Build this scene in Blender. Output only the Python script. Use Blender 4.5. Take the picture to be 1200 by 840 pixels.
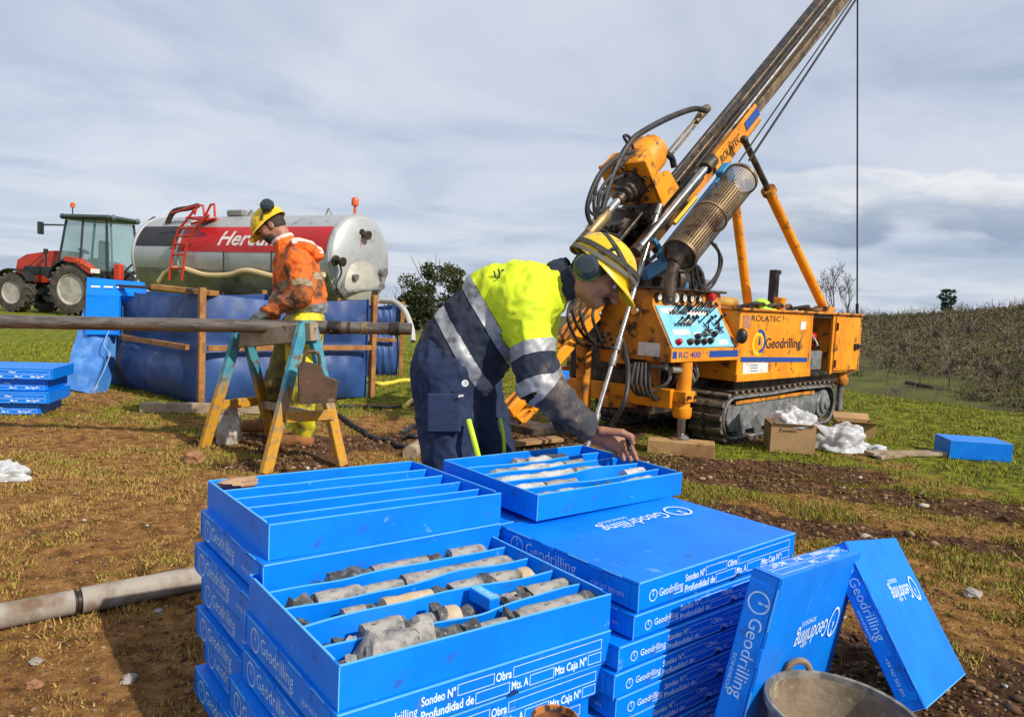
import bpy, bmesh, math, random
import numpy as np
from mathutils import Vector, Matrix, noise as mnoise
random.seed(7); RNG = np.random.default_rng(7)
R = math.radians
SC = bpy.context.scene
COL = SC.collection
for _o in list(bpy.data.objects): bpy.data.objects.remove(_o)

# ------------------------------------------------------------- camera
FPX, PITCH, ROLL, CAMH = 880.0, R(4.4), R(2.6), 1.2
CAM = Vector((0, 0, CAMH))
FW = Vector((0, math.cos(PITCH), -math.sin(PITCH)))
_u = Vector((0, math.sin(PITCH), math.cos(PITCH))); _r = Vector((1, 0, 0))
RT = _r * math.cos(ROLL) + _u * math.sin(ROLL)
UP = -_r * math.sin(ROLL) + _u * math.cos(ROLL)
cd = bpy.data.cameras.new("camera"); cam = bpy.data.objects.new("camera", cd); COL.objects.link(cam)
cd.sensor_fit = 'HORIZONTAL'; cd.sensor_width = 36; cd.lens = FPX * 36 / 1200
cd.clip_start = 0.05; cd.clip_end = 3000
M = Matrix.Identity(4)
for i in range(3):
    M[i][0], M[i][1], M[i][2], M[i][3] = RT[i], UP[i], -FW[i], CAM[i]
cam.matrix_world = M
SC.camera = cam

# ------------------------------------------------------------- sun and sky
TO_SUN = Vector((0.76, -0.60, 0.78)).normalized()
sl = bpy.data.lights.new("sun", 'SUN'); sun = bpy.data.objects.new("sun", sl); COL.objects.link(sun)
sl.energy = 5.0; sl.angle = R(0.6); sl.color = (1.0, 0.93, 0.82)
sun.rotation_euler = TO_SUN.to_track_quat('Z', 'Y').to_euler()
sun.location = (20, -15, 30)
SC.view_settings.view_transform = 'Standard'; SC.view_settings.look = 'None'
SC.view_settings.exposure = 0.0; SC.view_settings.gamma = 1.0
SC.view_settings.use_curve_mapping = False
W = bpy.data.worlds.new("World"); SC.world = W; W.use_nodes = True
def build_world():
    nt = W.node_tree; N = nt.nodes; L = nt.links; N.clear()
    out = N.new('ShaderNodeOutputWorld'); bg = N.new('ShaderNodeBackground'); bg.inputs[1].default_value = 0.12
    L.new(bg.outputs[0], out.inputs[0])
    sky = N.new('ShaderNodeTexSky'); sky.sky_type = 'NISHITA'; sky.sun_disc = False
    sky.sun_elevation = math.asin(TO_SUN.z); sky.sun_rotation = math.atan2(TO_SUN.x, TO_SUN.y)
    tc = N.new('ShaderNodeTexCoord')
    sep = N.new('ShaderNodeSeparateXYZ'); L.new(tc.outputs['Generated'], sep.inputs[0])
    def math_(op, a, b=None, c=None):
        n = N.new('ShaderNodeMath'); n.operation = op
        for k, v in enumerate((a, b, c)):
            if v is None: continue
            if isinstance(v, (int, float)): n.inputs[k].default_value = v
            else: L.new(v, n.inputs[k])
        return n.outputs[0]
    def ramp(f, pts):
        n = N.new('ShaderNodeValToRGB'); e = n.color_ramp.elements
        while len(e) > 1: e.remove(e[-1])
        for k, (p, c) in enumerate(pts):
            x = e[0] if k == 0 else e.new(p); x.position = p; x.color = (*c, 1)
        L.new(f, n.inputs[0]); return n.outputs[0]
    def mix(f, a, b):
        n = N.new('ShaderNodeMix'); n.data_type = 'RGBA'
        if isinstance(f, (int, float)): n.inputs[0].default_value = f
        else: L.new(f, n.inputs[0])
        for k, v in ((6, a), (7, b)):
            if isinstance(v, tuple): n.inputs[k].default_value = (*v, 1)
            else: L.new(v, n.inputs[k])
        return n.outputs[2]
    # cloud layer seen in perspective: divide direction by height above the horizon
    el = math_('MAXIMUM', sep.outputs[2], 0.0)
    dz = math_('ADD', el, 0.10)
    cx = math_('DIVIDE', sep.outputs[0], dz); cy = math_('DIVIDE', sep.outputs[1], dz)
    cmb = N.new('ShaderNodeCombineXYZ'); L.new(cx, cmb.inputs[0]); L.new(cy, cmb.inputs[1])
    n1 = N.new('ShaderNodeTexNoise'); n1.inputs['Scale'].default_value = 0.75; n1.inputs['Detail'].default_value = 7; n1.inputs['Roughness'].default_value = 0.55
    n1.inputs['Distortion'].default_value = 0.5
    L.new(cmb.outputs[0], n1.inputs[0])
    # soft veil: base overcast brightness
    veil = ramp(n1.outputs[0], [(0.32, (3.1, 3.75, 5.0)), (0.44, (4.7, 5.2, 6.3)), (0.54, (5.9, 6.2, 7.0)), (0.66, (7.0, 7.1, 7.5))])
    low = ramp(sep.outputs[2], [(0.0, (4.0, 5.0, 6.3)), (0.12, (4.5, 5.3, 6.5)), (0.4, (5.2, 5.7, 6.7)), (1.0, (4.9, 5.3, 6.3))])
    base = mix(0.68, low, veil)
    # cumulus bank over the hill on the right: directional noise in azimuth/elevation
    az = math_('ARCTAN2', sep.outputs[0], sep.outputs[1])
    c2 = N.new('ShaderNodeCombineXYZ'); L.new(math_('MULTIPLY', az, 5.0), c2.inputs[0]); L.new(math_('MULTIPLY', el, 13.0), c2.inputs[1])
    n2 = N.new('ShaderNodeTexNoise'); n2.inputs['Scale'].default_value = 1.15; n2.inputs['Detail'].default_value = 8; n2.inputs['Roughness'].default_value = 0.56
    L.new(c2.outputs[0], n2.inputs[0])
    # bank profile : bright tops at elevation ~0.19, dark undersides ~0.13
    e_w = math_('ADD', el, math_('MULTIPLY', math_('SUBTRACT', n2.outputs[0], 0.5), 0.13))
    bank = ramp(e_w, [(0.0, (0, 0, 0)), (0.07, (0, 0, 0)), (0.10, (1, 1, 1)), (0.160, (1, 1, 1)), (0.170, (0, 0, 0)), (1, (0, 0, 0))])
    bcol = ramp(e_w, [(0.072, (3.6, 4.4, 5.8)), (0.098, (2.5, 3.1, 4.3)), (0.122, (3.3, 3.9, 5.0)), (0.142, (6.4, 6.6, 7.0)), (0.165, (8.0, 7.9, 7.9))])
    patch = ramp(n2.outputs[0], [(0.36, (0.0, 0.0, 0.0)), (0.52, (1, 1, 1))])
    azm = ramp(math_('MULTIPLY_ADD', az, 0.5, 0.5), [(0.5, (0.05, 0.05, 0.05)), (0.64, (0.25, 0.25, 0.25)), (0.70, (1, 1, 1)), (1.0, (0.8, 0.8, 0.8))])
    bm = math_('MULTIPLY', math_('MULTIPLY', bank, azm), math_('MULTIPLY_ADD', patch, 0.6, 0.4))
    col = mix(bm, base, bcol)
    full = mix(0.90, sky.outputs[0], col)
    L.new(full, bg.inputs[0])
build_world()

# ------------------------------------------------------------- pixel helpers (only used to read off positions)
def ray(px, py): return FW + RT * ((px - 600) / FPX) - UP * ((py - 420) / FPX)
def at_d(px, py, d): return CAM + ray(px, py) * d
def at_z(px, py, z=0.0):
    r = ray(px, py); return CAM + r * ((z - CAMH) / r.z)
def at_pl(px, py, p0, n):
    r = ray(px, py); return CAM + r * ((Vector(p0) - CAM).dot(n) / r.dot(n))

# ------------------------------------------------------------- mesh builder
def axes(d, up=(0, 0, 1)):
    d = Vector(d).normalized(); up = Vector(up)
    if abs(d.dot(up.normalized())) > 0.98: up = Vector((1, 0, 0))
    s = d.cross(up).normalized(); u = s.cross(d).normalized()
    return d, s, u
class MB:
    def __init__(s): s.v = []; s.f = []
    def add(s, vs, fs):
        o = len(s.v); s.v += [tuple(p) for p in vs]; s.f += [tuple(o + i for i in f) for f in fs]; return s
    def obox(s, c, ax, size, bev=0.0):
        """box centred at c with axes ax (3 vectors) and full size"""
        c = Vector(c); a = [Vector(k).normalized() for k in ax]; h = [k / 2 for k in size]
        if bev <= 0 or min(h) < bev * 1.05:
            vs = [c + a[0] * (h[0] * i) + a[1] * (h[1] * j) + a[2] * (h[2] * k) for i in (-1, 1) for j in (-1, 1) for k in (-1, 1)]
            fs = [(0, 1, 3, 2), (4, 6, 7, 5), (0, 4, 5, 1), (2, 3, 7, 6), (0, 2, 6, 4), (1, 5, 7, 3)]
            if a[0].cross(a[1]).dot(a[2]) < 0: fs = [f[::-1] for f in fs]
            return s.add(vs, fs)
        bm = bmesh.new(); bmesh.ops.create_cube(bm, size=1)
        for v in bm.verts: v.co = Vector((v.co.x * size[0], v.co.y * size[1], v.co.z * size[2]))
        bmesh.ops.bevel(bm, geom=bm.edges[:], offset=bev, segments=1, affect='EDGES')
        bm.verts.ensure_lookup_table(); bm.verts.index_update()
        vs = [c + a[0] * v.co.x + a[1] * v.co.y + a[2] * v.co.z for v in bm.verts]
        fl = a[0].cross(a[1]).dot(a[2]) < 0
        fs = [tuple(v.index for v in f.verts)[::-1 if fl else 1] for f in bm.faces]; bm.free()
        return s.add(vs, fs)
    def box(s, c, size, bev=0.0, rz=0.0):
        ca, sa = math.cos(rz), math.sin(rz)
        return s.obox(c, ((ca, sa, 0), (-sa, ca, 0), (0, 0, 1)), size, bev)
    def beam(s, p0, p1, w, h, up=(0, 0, 1), bev=0.0, ext=0.0):
        p0, p1 = Vector(p0), Vector(p1); d, sd, u = axes(p1 - p0, up)
        return s.obox((p0 + p1) / 2, (d, sd, u), ((p1 - p0).length + 2 * ext, w, h), bev)
    def tube(s, pts, r, n=10, cap=True):
        pts = [Vector(p) for p in pts]; m = len(pts)
        rs = r if isinstance(r, (list, tuple)) else [r] * m
        prev = None; rings = []
        for i, p in enumerate(pts):
            if i == 0: t = pts[1] - pts[0]
            elif i == m - 1: t = pts[-1] - pts[-2]
            else: t = (pts[i + 1] - p).normalized() + (p - pts[i - 1]).normalized()
            t = t.normalized() if t.length > 1e-9 else Vector((0, 0, 1))
            if prev is None:
                a = t.orthogonal().normalized()
            else:
                a = prev - t * prev.dot(t); a = a.normalized() if a.length > 1e-6 else t.orthogonal().normalized()
            prev = a; b = t.cross(a)
            rings.append([p + (a * math.cos(2 * math.pi * k / n) + b * math.sin(2 * math.pi * k / n)) * rs[i] for k in range(n)])
        vs = [q for rg in rings for q in rg]
        fs = [(i * n + k, i * n + (k + 1) % n, (i + 1) * n + (k + 1) % n, (i + 1) * n + k) for i in range(m - 1) for k in range(n)]
        if cap: fs += [tuple(range(n))[::-1], tuple((m - 1) * n + k for k in range(n))]
        return s.add(vs, fs)
    def lathe(s, prof, o, ax, n=24, ref=None):
        """prof: (radius, height along ax)"""
        o = Vector(o); d = Vector(ax).normalized()
        a = Vector(ref).normalized() if ref is not None else d.orthogonal().normalized(); b = d.cross(a)
        m = len(prof); vs = []
        for r_, h in prof:
            vs += [o + d * h + (a * math.cos(2 * math.pi * k / n) + b * math.sin(2 * math.pi * k / n)) * r_ for k in range(n)]
        fs = [(i * n + k, i * n + (k + 1) % n, (i + 1) * n + (k + 1) % n, (i + 1) * n + k) for i in range(m - 1) for k in range(n)]
        if prof[0][0] > 1e-5: fs.append(tuple(range(n))[::-1])
        if prof[-1][0] > 1e-5: fs.append(tuple((m - 1) * n + k for k in range(n)))
        return s.add(vs, fs)
    def prism(s, poly, o, u, v, depth):
        """poly in (u,v) plane at o, extruded along u x v by depth"""
        o, u, v = Vector(o), Vector(u), Vector(v); w = u.cross(v).normalized() * depth; k = len(poly)
        a = [o + u * p[0] + v * p[1] for p in poly]
        vs = a + [p + w for p in a]
        fs = [tuple(range(k))[::-1], tuple(range(k, 2 * k))] + [(i, (i + 1) % k, k + (i + 1) % k, k + i) for i in range(k)]
        return s.add(vs, fs)
    def ell(s, c, rad, ax=((1, 0, 0), (0, 1, 0), (0, 0, 1)), nu=16, nv=10, jit=0.0, zmin=-1.0):
        c = Vector(c); ax = [Vector(k).normalized() for k in ax]; vs = []; fs = []
        t0 = math.asin(zmin) if zmin > -1 else -math.pi / 2
        for j in range(nv + 1):
            t = t0 + (math.pi / 2 - t0) * j / nv
            for i in range(nu):
                a = 2 * math.pi * i / nu
                q = Vector((math.cos(t) * math.cos(a), math.cos(t) * math.sin(a), math.sin(t)))
                k = 1 + (mnoise.noise(q * 1.7 + c * 9.1) * jit if jit else 0)
                vs.append(c + (ax[0] * q.x * rad[0] + ax[1] * q.y * rad[1] + ax[2] * q.z * rad[2]) * k)
        for j in range(nv):
            for i in range(nu):
                fs.append((j * nu + i, j * nu + (i + 1) % nu, (j + 1) * nu + (i + 1) % nu, (j + 1) * nu + i))
        return s.add(vs, fs)
    def mesh_data(s, me, M=None):
        M = M or Matrix.Identity(4)
        return s.add([M @ v.co for v in me.vertices], [tuple(p.vertices) for p in me.polygons])
    def mesh(s, name, mat=None, off=(0, 0, 0), smooth=35):
        me = bpy.data.meshes.new(name); off = Vector(off)
        me.from_pydata([(p[0] - off.x, p[1] - off.y, p[2] - off.z) for p in s.v], [], s.f)
        me.validate(); me.update()
        if mat: me.materials.append(mat)
        if smooth:
            me.polygons.foreach_set('use_smooth', [True] * len(me.polygons))
            me.set_sharp_from_angle(angle=R(smooth))
        return me
    def build(s, name, mat, parent=None, label=None, smooth=35, kind=None):
        off = ORG.get(root_of(parent).name, Vector()) if parent else Vector()
        o = bpy.data.objects.new(name, s.mesh(name, mat, off, smooth)); COL.objects.link(o)
        if parent: o.parent = parent
        if label: o['label'] = label
        if kind: o['kind'] = kind
        return o
ORG = {}
def root_of(o):
    while o.parent: o = o.parent
    return o
def thing(name, label, cat, loc=(0, 0, 0), group=None, local=False):
    o = bpy.data.objects.new(name, None); COL.objects.link(o); o.empty_display_size = 0.1
    o.location = loc; o['label'] = label; o['category'] = cat
    if group: o['group'] = group
    ORG[o.name] = Vector() if local else Vector(loc)
    return o
def tag(o, label=None, cat=None, group=None, kind=None):
    for k, v in (('label', label), ('category', cat), ('group', group), ('kind', kind)):
        if v: o[k] = v
    return o
def copy_tree(o, parent=None):
    c = o.copy(); COL.objects.link(c); c.parent = parent
    for ch in list(o.children): copy_tree(ch, c)
    return c
def spline(pts, n=8):
    pts = [Vector(p) for p in pts]; out = []
    P = [pts[0] * 2 - pts[1]] + pts + [pts[-1] * 2 - pts[-2]]
    for i in range(1, len(P) - 2):
        for k in range(n):
            t = k / n; a, b, c, d = P[i - 1], P[i], P[i + 1], P[i + 2]
            out.append(0.5 * ((2 * b) + (c - a) * t + (2 * a - 5 * b + 4 * c - d) * t * t + (3 * b - a - 3 * c + d) * t ** 3))
    out.append(pts[-1]); return out
def text_md(body, size, bold=0.0, align='LEFT', res=3, shear=0.0):
    cu = bpy.data.curves.new('t', 'FONT'); cu.body = body; cu.size = size; cu.offset = bold; cu.align_x = align; cu.resolution_u = res; cu.shear = shear
    ob = bpy.data.objects.new('t', cu); COL.objects.link(ob)
    dg = bpy.context.evaluated_depsgraph_get(); me = bpy.data.meshes.new_from_object(ob.evaluated_get(dg))
    bpy.data.objects.remove(ob); bpy.data.curves.remove(cu); return me
def text_fit(mb, body, o, u, v, width, height=None, bold=0.0, shear=0.0):
    """lay flat text with its baseline start at o, running along u, up v, stretched to width (and x-height scale)"""
    me = text_md(body, 1.0, bold, shear=shear); xs = [q.co.x for q in me.vertices]; ys = [q.co.y for q in me.vertices]
    x0, x1 = min(xs), max(xs); sx = width / (x1 - x0); sy = sx if height is None else height / 0.72
    o, u, v = Vector(o), Vector(u), Vector(v)
    mb.add([o + u * ((q.co.x - x0) * sx) + v * (q.co.y * sy) for q in me.vertices], [tuple(p.vertices) for p in me.polygons])
    bpy.data.meshes.remove(me)

# ------------------------------------------------------------- materials
MATS = {}
def add_layer(m, c, scale, lo, hi, rough=None):
    """patches of another colour (dirt, scuffs) over what the material already has"""
    nt = m.node_tree; N = nt.nodes; L = nt.links; b = N['Principled BSDF']; old = b.inputs['Base Color'].links[0].from_socket
    tc = N.new('ShaderNodeTexCoord'); oi = N.new('ShaderNodeObjectInfo'); ad = N.new('ShaderNodeVectorMath'); ad.operation = 'ADD'; L.new(tc.outputs['Object'], ad.inputs[0])
    sc = N.new('ShaderNodeVectorMath'); sc.operation = 'SCALE'; L.new(oi.outputs['Location'], sc.inputs[0]); sc.inputs['Scale'].default_value = 3.7; L.new(sc.outputs[0], ad.inputs[1])
    n = N.new('ShaderNodeTexNoise'); n.inputs['Scale'].default_value = scale; n.inputs['Detail'].default_value = 9; n.inputs['Roughness'].default_value = .68; L.new(ad.outputs[0], n.inputs[0])
    r = N.new('ShaderNodeMapRange'); r.inputs[1].default_value = lo; r.inputs[2].default_value = hi; L.new(n.outputs[0], r.inputs[0])
    x = N.new('ShaderNodeMix'); x.data_type = 'RGBA'; L.new(r.outputs[0], x.inputs[0]); L.new(old, x.inputs[6]); x.inputs[7].default_value = (*c, 1); L.new(x.outputs[2], b.inputs['Base Color'])
def mat(name, c1, rough=0.6, metal=0.0, c2=None, scale=8.0, c3=None, scale3=30.0, t3=(0.55, 0.62), bump=0.0, bscale=40.0, spec=0.5, detail=5.0,
        t2=(0.4, 0.65), stretch=None, sss=0.0, alpha=1.0, transm=0.0, coat=0.0, emit=None, rough3=None, sheen=0.0, ior=1.45):
    if name in MATS: return MATS[name]
    m = bpy.data.materials.new(name); m.use_nodes = True; nt = m.node_tree; N = nt.nodes; L = nt.links
    b = N['Principled BSDF']; b.inputs['Base Color'].default_value = (*c1, 1); b.inputs['Roughness'].default_value = rough
    b.inputs['Metallic'].default_value = metal; b.inputs['Specular IOR Level'].default_value = spec; b.inputs['IOR'].default_value = ior
    if transm: b.inputs['Transmission Weight'].default_value = transm
    if alpha < 1: b.inputs['Alpha'].default_value = alpha
    if coat: b.inputs['Coat Weight'].default_value = coat; b.inputs['Coat Roughness'].default_value = 0.15
    if sss: b.inputs['Subsurface Weight'].default_value = sss; b.inputs['Subsurface Radius'].default_value = (0.02, 0.008, 0.004)
    if sheen: b.inputs['Sheen Weight'].default_value = sheen
    if emit: b.inputs['Emission Color'].default_value = (*emit[:3], 1); b.inputs['Emission Strength'].default_value = emit[3]
    tc = N.new('ShaderNodeTexCoord'); vec = tc.outputs['Object']
    if stretch:
        mp = N.new('ShaderNodeMapping'); mp.inputs['Scale'].default_value = stretch; L.new(vec, mp.inputs[0]); vec = mp.outputs[0]
    def noise(sc, det=detail, w=0.0):
        n = N.new('ShaderNodeTexNoise'); n.inputs['Scale'].default_value = sc; n.inputs['Detail'].default_value = det; n.inputs['Roughness'].default_value = 0.6
        L.new(vec, n.inputs[0]); return n.outputs[0]
    def sstep(f, a, bb):
        n = N.new('ShaderNodeMapRange'); n.interpolation_type = 'SMOOTHSTEP'; n.inputs[1].default_value = a; n.inputs[2].default_value = bb; L.new(f, n.inputs[0]); return n.outputs[0]
    def mixc(f, a, bb):
        n = N.new('ShaderNodeMix'); n.data_type = 'RGBA'; L.new(f, n.inputs[0])
        for k, x in ((6, a), (7, bb)):
            if isinstance(x, tuple): n.inputs[k].default_value = (*x, 1)
            else: L.new(x, n.inputs[k])
        return n.outputs[2]
    col = None
    if c2 is not None:
        col = mixc(sstep(noise(scale), *t2), c1, c2); L.new(col, b.inputs['Base Color'])
    if c3 is not None:
        f3 = sstep(noise(scale3, 8), *t3)
        col = mixc(f3, col if col is not None else c1, c3); L.new(col, b.inputs['Base Color'])
        if rough3 is not None:
            n = N.new('ShaderNodeMix'); n.inputs[2].default_value = rough; n.inputs[3].default_value = rough3; L.new(f3, n.inputs[0]); L.new(n.outputs[0], b.inputs['Roughness'])
    if bump:
        bp = N.new('ShaderNodeBump'); bp.inputs['Strength'].default_value = bump; bp.inputs['Distance'].default_value = 0.01
        L.new(noise(bscale, 6), bp.inputs['Height']); L.new(bp.outputs[0], b.inputs['Normal'])
    MATS[name] = m; return m
# ============================================================= terrain
def _hash(ix, iy, s):
    h = (ix * 374761393 + iy * 668265263 + s * 1442695041) & 0xffffffff
    h = ((h ^ (h >> 13)) * 1274126177) & 0xffffffff
    return ((h ^ (h >> 16)) & 0xffff) / 65535.0
def vnoise(x, y, s=0):
    ix = np.floor(x).astype(np.int64); iy = np.floor(y).astype(np.int64); fx = x - ix; fy = y - iy
    fx = fx * fx * (3 - 2 * fx); fy = fy * fy * (3 - 2 * fy)
    a = _hash(ix, iy, s); b = _hash(ix + 1, iy, s); c = _hash(ix, iy + 1, s); d = _hash(ix + 1, iy + 1, s)
    return (a * (1 - fx) + b * fx) * (1 - fy) + (c * (1 - fx) + d * fx) * fy
def fbm(x, y, o=5, s=0, g=0.5):
    t = 0.0; a = 1.0; n = 0.0
    for k in range(o):
        t = t + a * vnoise(x + 17.3 * k, y - 9.1 * k, s + k); n += a; a *= g; x = x * 2.03; y = y * 2.03
    return t / n
def sst(a, b, x):
    t = np.clip((x - a) / (b - a), 0, 1); return t * t * (3 - 2 * t)
def crest(x, y): return ((x - 5.05) * 1.8 + (y - 11.1) * 1.25) / 2.19
def hill_h(x, y):
    d = np.sqrt(x * x + y * y); az = np.arctan2(x, y)
    up = sst(0.12, 0.42, az) * (7.4 + 5.6 * sst(.40, .72, az)) * sst(45, 165, d) + 1.1 * (fbm(x * .03, y * .03, 3, 5) - .5)
    return up
def far_h(x, y):
    s = crest(x, y); drop = -3.4 * (1 - np.exp(-np.maximum(s - .3, 0) / 11.0)) * sst(0, 4, s) - 3.8 * sst(12, 45, s)
    return drop + hill_h(x, y) * sst(10, 40, s)
def mud_f(x, y):
    """0..1 bare mud; read from the photograph: churned band right of the pile, in front of the rig and round the trestle"""
    n = fbm(x * 1.3, y * 1.3, 4, 11); m = np.zeros_like(x)
    def blob(cx, cy, rx, ry, a):
        ca, sa = math.cos(a), math.sin(a); dx, dy = x - cx, y - cy
        u = (dx * ca + dy * sa) / rx; v = (-dx * sa + dy * ca) / ry
        return np.exp(-(u * u + v * v))
    for b in ((1.7, 5.7, 1.6, .55, .15), (3.0, 4.75, 1.4, .28, -.42), (2.3, 4.0, 1.6, .25, -.3), (3.4, 3.6, .9, .3, -.5), (-1.0, 6.0, 1.3, .5, .2), (-.1, 5.6, 1.2, .6, 0), (1.0, 7.2, 2.4, .9, .7), (-1.5, 5.0, .5, .25, .2),
              (.9, 2.2, 1.5, .8, 0)):
        m = np.maximum(m, blob(*b))
    return sst(.42, .68, m * .80 + (n - .5) * 1.15 + .08 + .05 * sst(.5, 2, x) * sst(8, 5, y))
def dry_f(x, y):
    d = np.sqrt(x * x + y * y); n = fbm(x * .9 + 4, y * .9, 4, 23)
    side = sst(-.6, 1.8, x) * (.34 + .2 * sst(3.6, 5.5, d))
    return np.clip(sst(10.5, 4.6, d + (n - .5) * 6.5) - side, 0, 1)
def near_z(x, y, m):
    b = (fbm(x * .8, y * .8, 3, 3) - .5) * .05
    clods = (fbm(x * 9, y * 9, 3, 7) - .5)
    f = (fbm(x * 22, y * 22, 2, 9) - .5)
    keep = 1 - .75 * np.exp(-((x - .1) ** 2 / 1.3 + (y - 2.1) ** 2 / .8))
    return (b + clods * (.025 + .055 * m) + f * .018) * keep
def ground_z(x, y):
    x = np.asarray(x, float); y = np.asarray(y, float)
    return near_z(x, y, mud_f(x, y)) * sst(60, 25, np.hypot(x, y)) + far_h(x, y)
def gz(x, y): return float(ground_z(np.array([x]), np.array([y]))[0])
def make_ground():
    nu, nv = 640, 620
    u = np.linspace(-1, 1, nu); X = .9 * np.sinh(6.75 * u)          # +-385 m
    v = np.linspace(0, 1, nv); t0 = math.asinh(-3.2 / 1.3); t1 = math.asinh(480 / 1.3); Y = 4.2 + 1.3 * np.sinh(t0 + (t1 - t0) * v)
    x, y = np.meshgrid(X, Y); x = x + .0 * y
    z = ground_z(x, y)
    vs = np.stack([x, y, z], -1).reshape(-1, 3).astype(np.float32)
    i = np.arange(nu - 1); j = np.arange(nv - 1); I, J = np.meshgrid(i, j); a = (J * nu + I).ravel()
    q = np.stack([a, a + 1, a + nu + 1, a + nu], -1).astype(np.int32)
    me = bpy.data.meshes.new('ground'); me.vertices.add(len(vs)); me.vertices.foreach_set('co', vs.ravel())
    me.loops.add(q.size); me.loops.foreach_set('vertex_index', q.ravel()); me.polygons.add(len(q)); me.polygons.foreach_set('loop_start', np.arange(0, q.size, 4, dtype=np.int32))
    me.polygons.foreach_set('use_smooth', np.ones(len(q), bool)); me.update(); me.validate()
    for nm, fn in (('mud', mud_f), ('dry', dry_f), ('wood', lambda a_, b_: sst(7, 16, crest(a_, b_) + 4 * (fbm(a_ * .15, b_ * .15, 3, 41) - .5)))):
        at = me.attributes.new(nm, 'FLOAT', 'POINT'); at.data.foreach_set('value', fn(x, y).astype(np.float32).ravel())
    o = bpy.data.objects.new('ground', me); COL.objects.link(o); o['kind'] = 'structure'
    m = bpy.data.materials.new('field_soil_and_grass'); m.use_nodes = True; nt = m.node_tree; N = nt.nodes; L = nt.links; b = N['Principled BSDF']
    b.inputs['Roughness'].default_value = .95; b.inputs['Specular IOR Level'].default_value = .15
    tc = N.new('ShaderNodeTexCoord')
    def noise(sc, det=6, ro=.62):
        n = N.new('ShaderNodeTexNoise'); n.inputs['Scale'].default_value = sc; n.inputs['Detail'].default_value = det; n.inputs['Roughness'].default_value = ro; L.new(tc.outputs['Object'], n.inputs[0]); return n.outputs[0]
    def attr(nm): n = N.new('ShaderNodeAttribute'); n.attribute_name = nm; return n.outputs['Fac']
    def ramp(f, pts):
        n = N.new('ShaderNodeValToRGB'); e = n.color_ramp.elements
        while len(e) > 1: e.remove(e[-1])
        for k, (p, c) in enumerate(pts):
            w = e[0] if k == 0 else e.new(p); w.position = p; w.color = (*c, 1)
        L.new(f, n.inputs[0]); return n.outputs[0]
    def mix(f, a_, b_):
        n = N.new('ShaderNodeMix'); n.data_type = 'RGBA'; L.new(f, n.inputs[0]); L.new(a_, n.inputs[6]); L.new(b_, n.inputs[7]); return n.outputs[2]
    mud = ramp(noise(14), [(.30, (.028, .014, .008)), (.45, (.078, .036, .017)), (.58, (.15, .075, .034)), (.75, (.27, .165, .085))])
    dry = ramp(noise(11, 8), [(.30, (.085, .043, .013)), (.42, (.21, .098, .030)), (.55, (.37, .185, .058)), (.68, (.48, .275, .10)), (.8, (.55, .42, .22))])
    grn = ramp(noise(7, 8), [(.30, (.034, .042, .006)), (.45, (.115, .145, .010)), (.58, (.23, .245, .016)), (.72, (.33, .31, .04))])
    gm = N.new('ShaderNodeMath'); gm.operation = 'MULTIPLY_ADD'; L.new(noise(3.2), gm.inputs[0]); gm.inputs[1].default_value = 1.1; L.new(attr('dry'), gm.inputs[2])
    gf = ramp(gm.outputs[0], [(.72, (0, 0, 0)), (1.12, (1, 1, 1))])
    base = mix(gf, grn, dry)
    mm = N.new('ShaderNodeMath'); mm.operation = 'MULTIPLY_ADD'; L.new(noise(6.5), mm.inputs[0]); mm.inputs[1].default_value = .8; L.new(attr('mud'), mm.inputs[2])
    base = mix(ramp(mm.outputs[0], [(.60, (0, 0, 0)), (.95, (1, 1, 1))]), base, mud)
    fine = ramp(noise(150, 7, .8), [(.34, (.30, .28, .25)), (.5, (.95, .95, .95)), (.64, (1.65, 1.6, 1.45))])
    fm_ = N.new('ShaderNodeMix'); fm_.data_type = 'RGBA'; fm_.blend_type = 'MULTIPLY'; fm_.inputs[0].default_value = .85; L.new(base, fm_.inputs[6]); L.new(fine, fm_.inputs[7]); base = fm_.outputs[2]
    wood = ramp(noise(.22, 8), [(.3, (.030, .032, .012)), (.46, (.065, .062, .022)), (.56, (.085, .095, .020)), (.7, (.12, .105, .035))])
    base = mix(attr('wood'), base, wood)
    L.new(base, b.inputs['Base Color'])
    bp = N.new('ShaderNodeBump'); bp.inputs['Strength'].default_value = 1.0; bp.inputs['Distance'].default_value = .035; L.new(noise(38, 9, .75), bp.inputs['Height']); L.new(bp.outputs[0], b.inputs['Normal'])
    me.materials.append(m)
make_ground()

# ------------------------------------------------------------- grass (blades nobody could count)
def attr_color_mat(name, rough=.7, trans=.0, spec=.25):
    m = bpy.data.materials.new(name); m.use_nodes = True; N = m.node_tree.nodes; L = m.node_tree.links; b = N['Principled BSDF']
    a = N.new('ShaderNodeAttribute'); a.attribute_name = 'tint'; L.new(a.outputs['Color'], b.inputs['Base Color']); b.inputs['Roughness'].default_value = rough
    b.inputs['Specular IOR Level'].default_value = spec
    return m
def mesh_np(name, v, f, col=None, m=None, smooth=False):
    """v (n,3), f (k,s) of one polygon size s, col (n,3)"""
    me = bpy.data.meshes.new(name); s = f.shape[1]
    me.vertices.add(len(v)); me.vertices.foreach_set('co', v.astype(np.float32).ravel())
    me.loops.add(f.size); me.loops.foreach_set('vertex_index', f.astype(np.int32).ravel()); me.polygons.add(len(f)); me.polygons.foreach_set('loop_start', np.arange(0, f.size, s, dtype=np.int32))
    if smooth: me.polygons.foreach_set('use_smooth', np.ones(len(f), bool))
    me.update()
    if col is not None:
        c = np.ones((len(v), 4), np.float32); c[:, :3] = col
        a = me.attributes.new('tint', 'FLOAT_COLOR', 'POINT'); a.data.foreach_set('color', c.ravel())
    if m: me.materials.append(m)
    return me
GRASSM = attr_color_mat('grass_blades')
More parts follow.
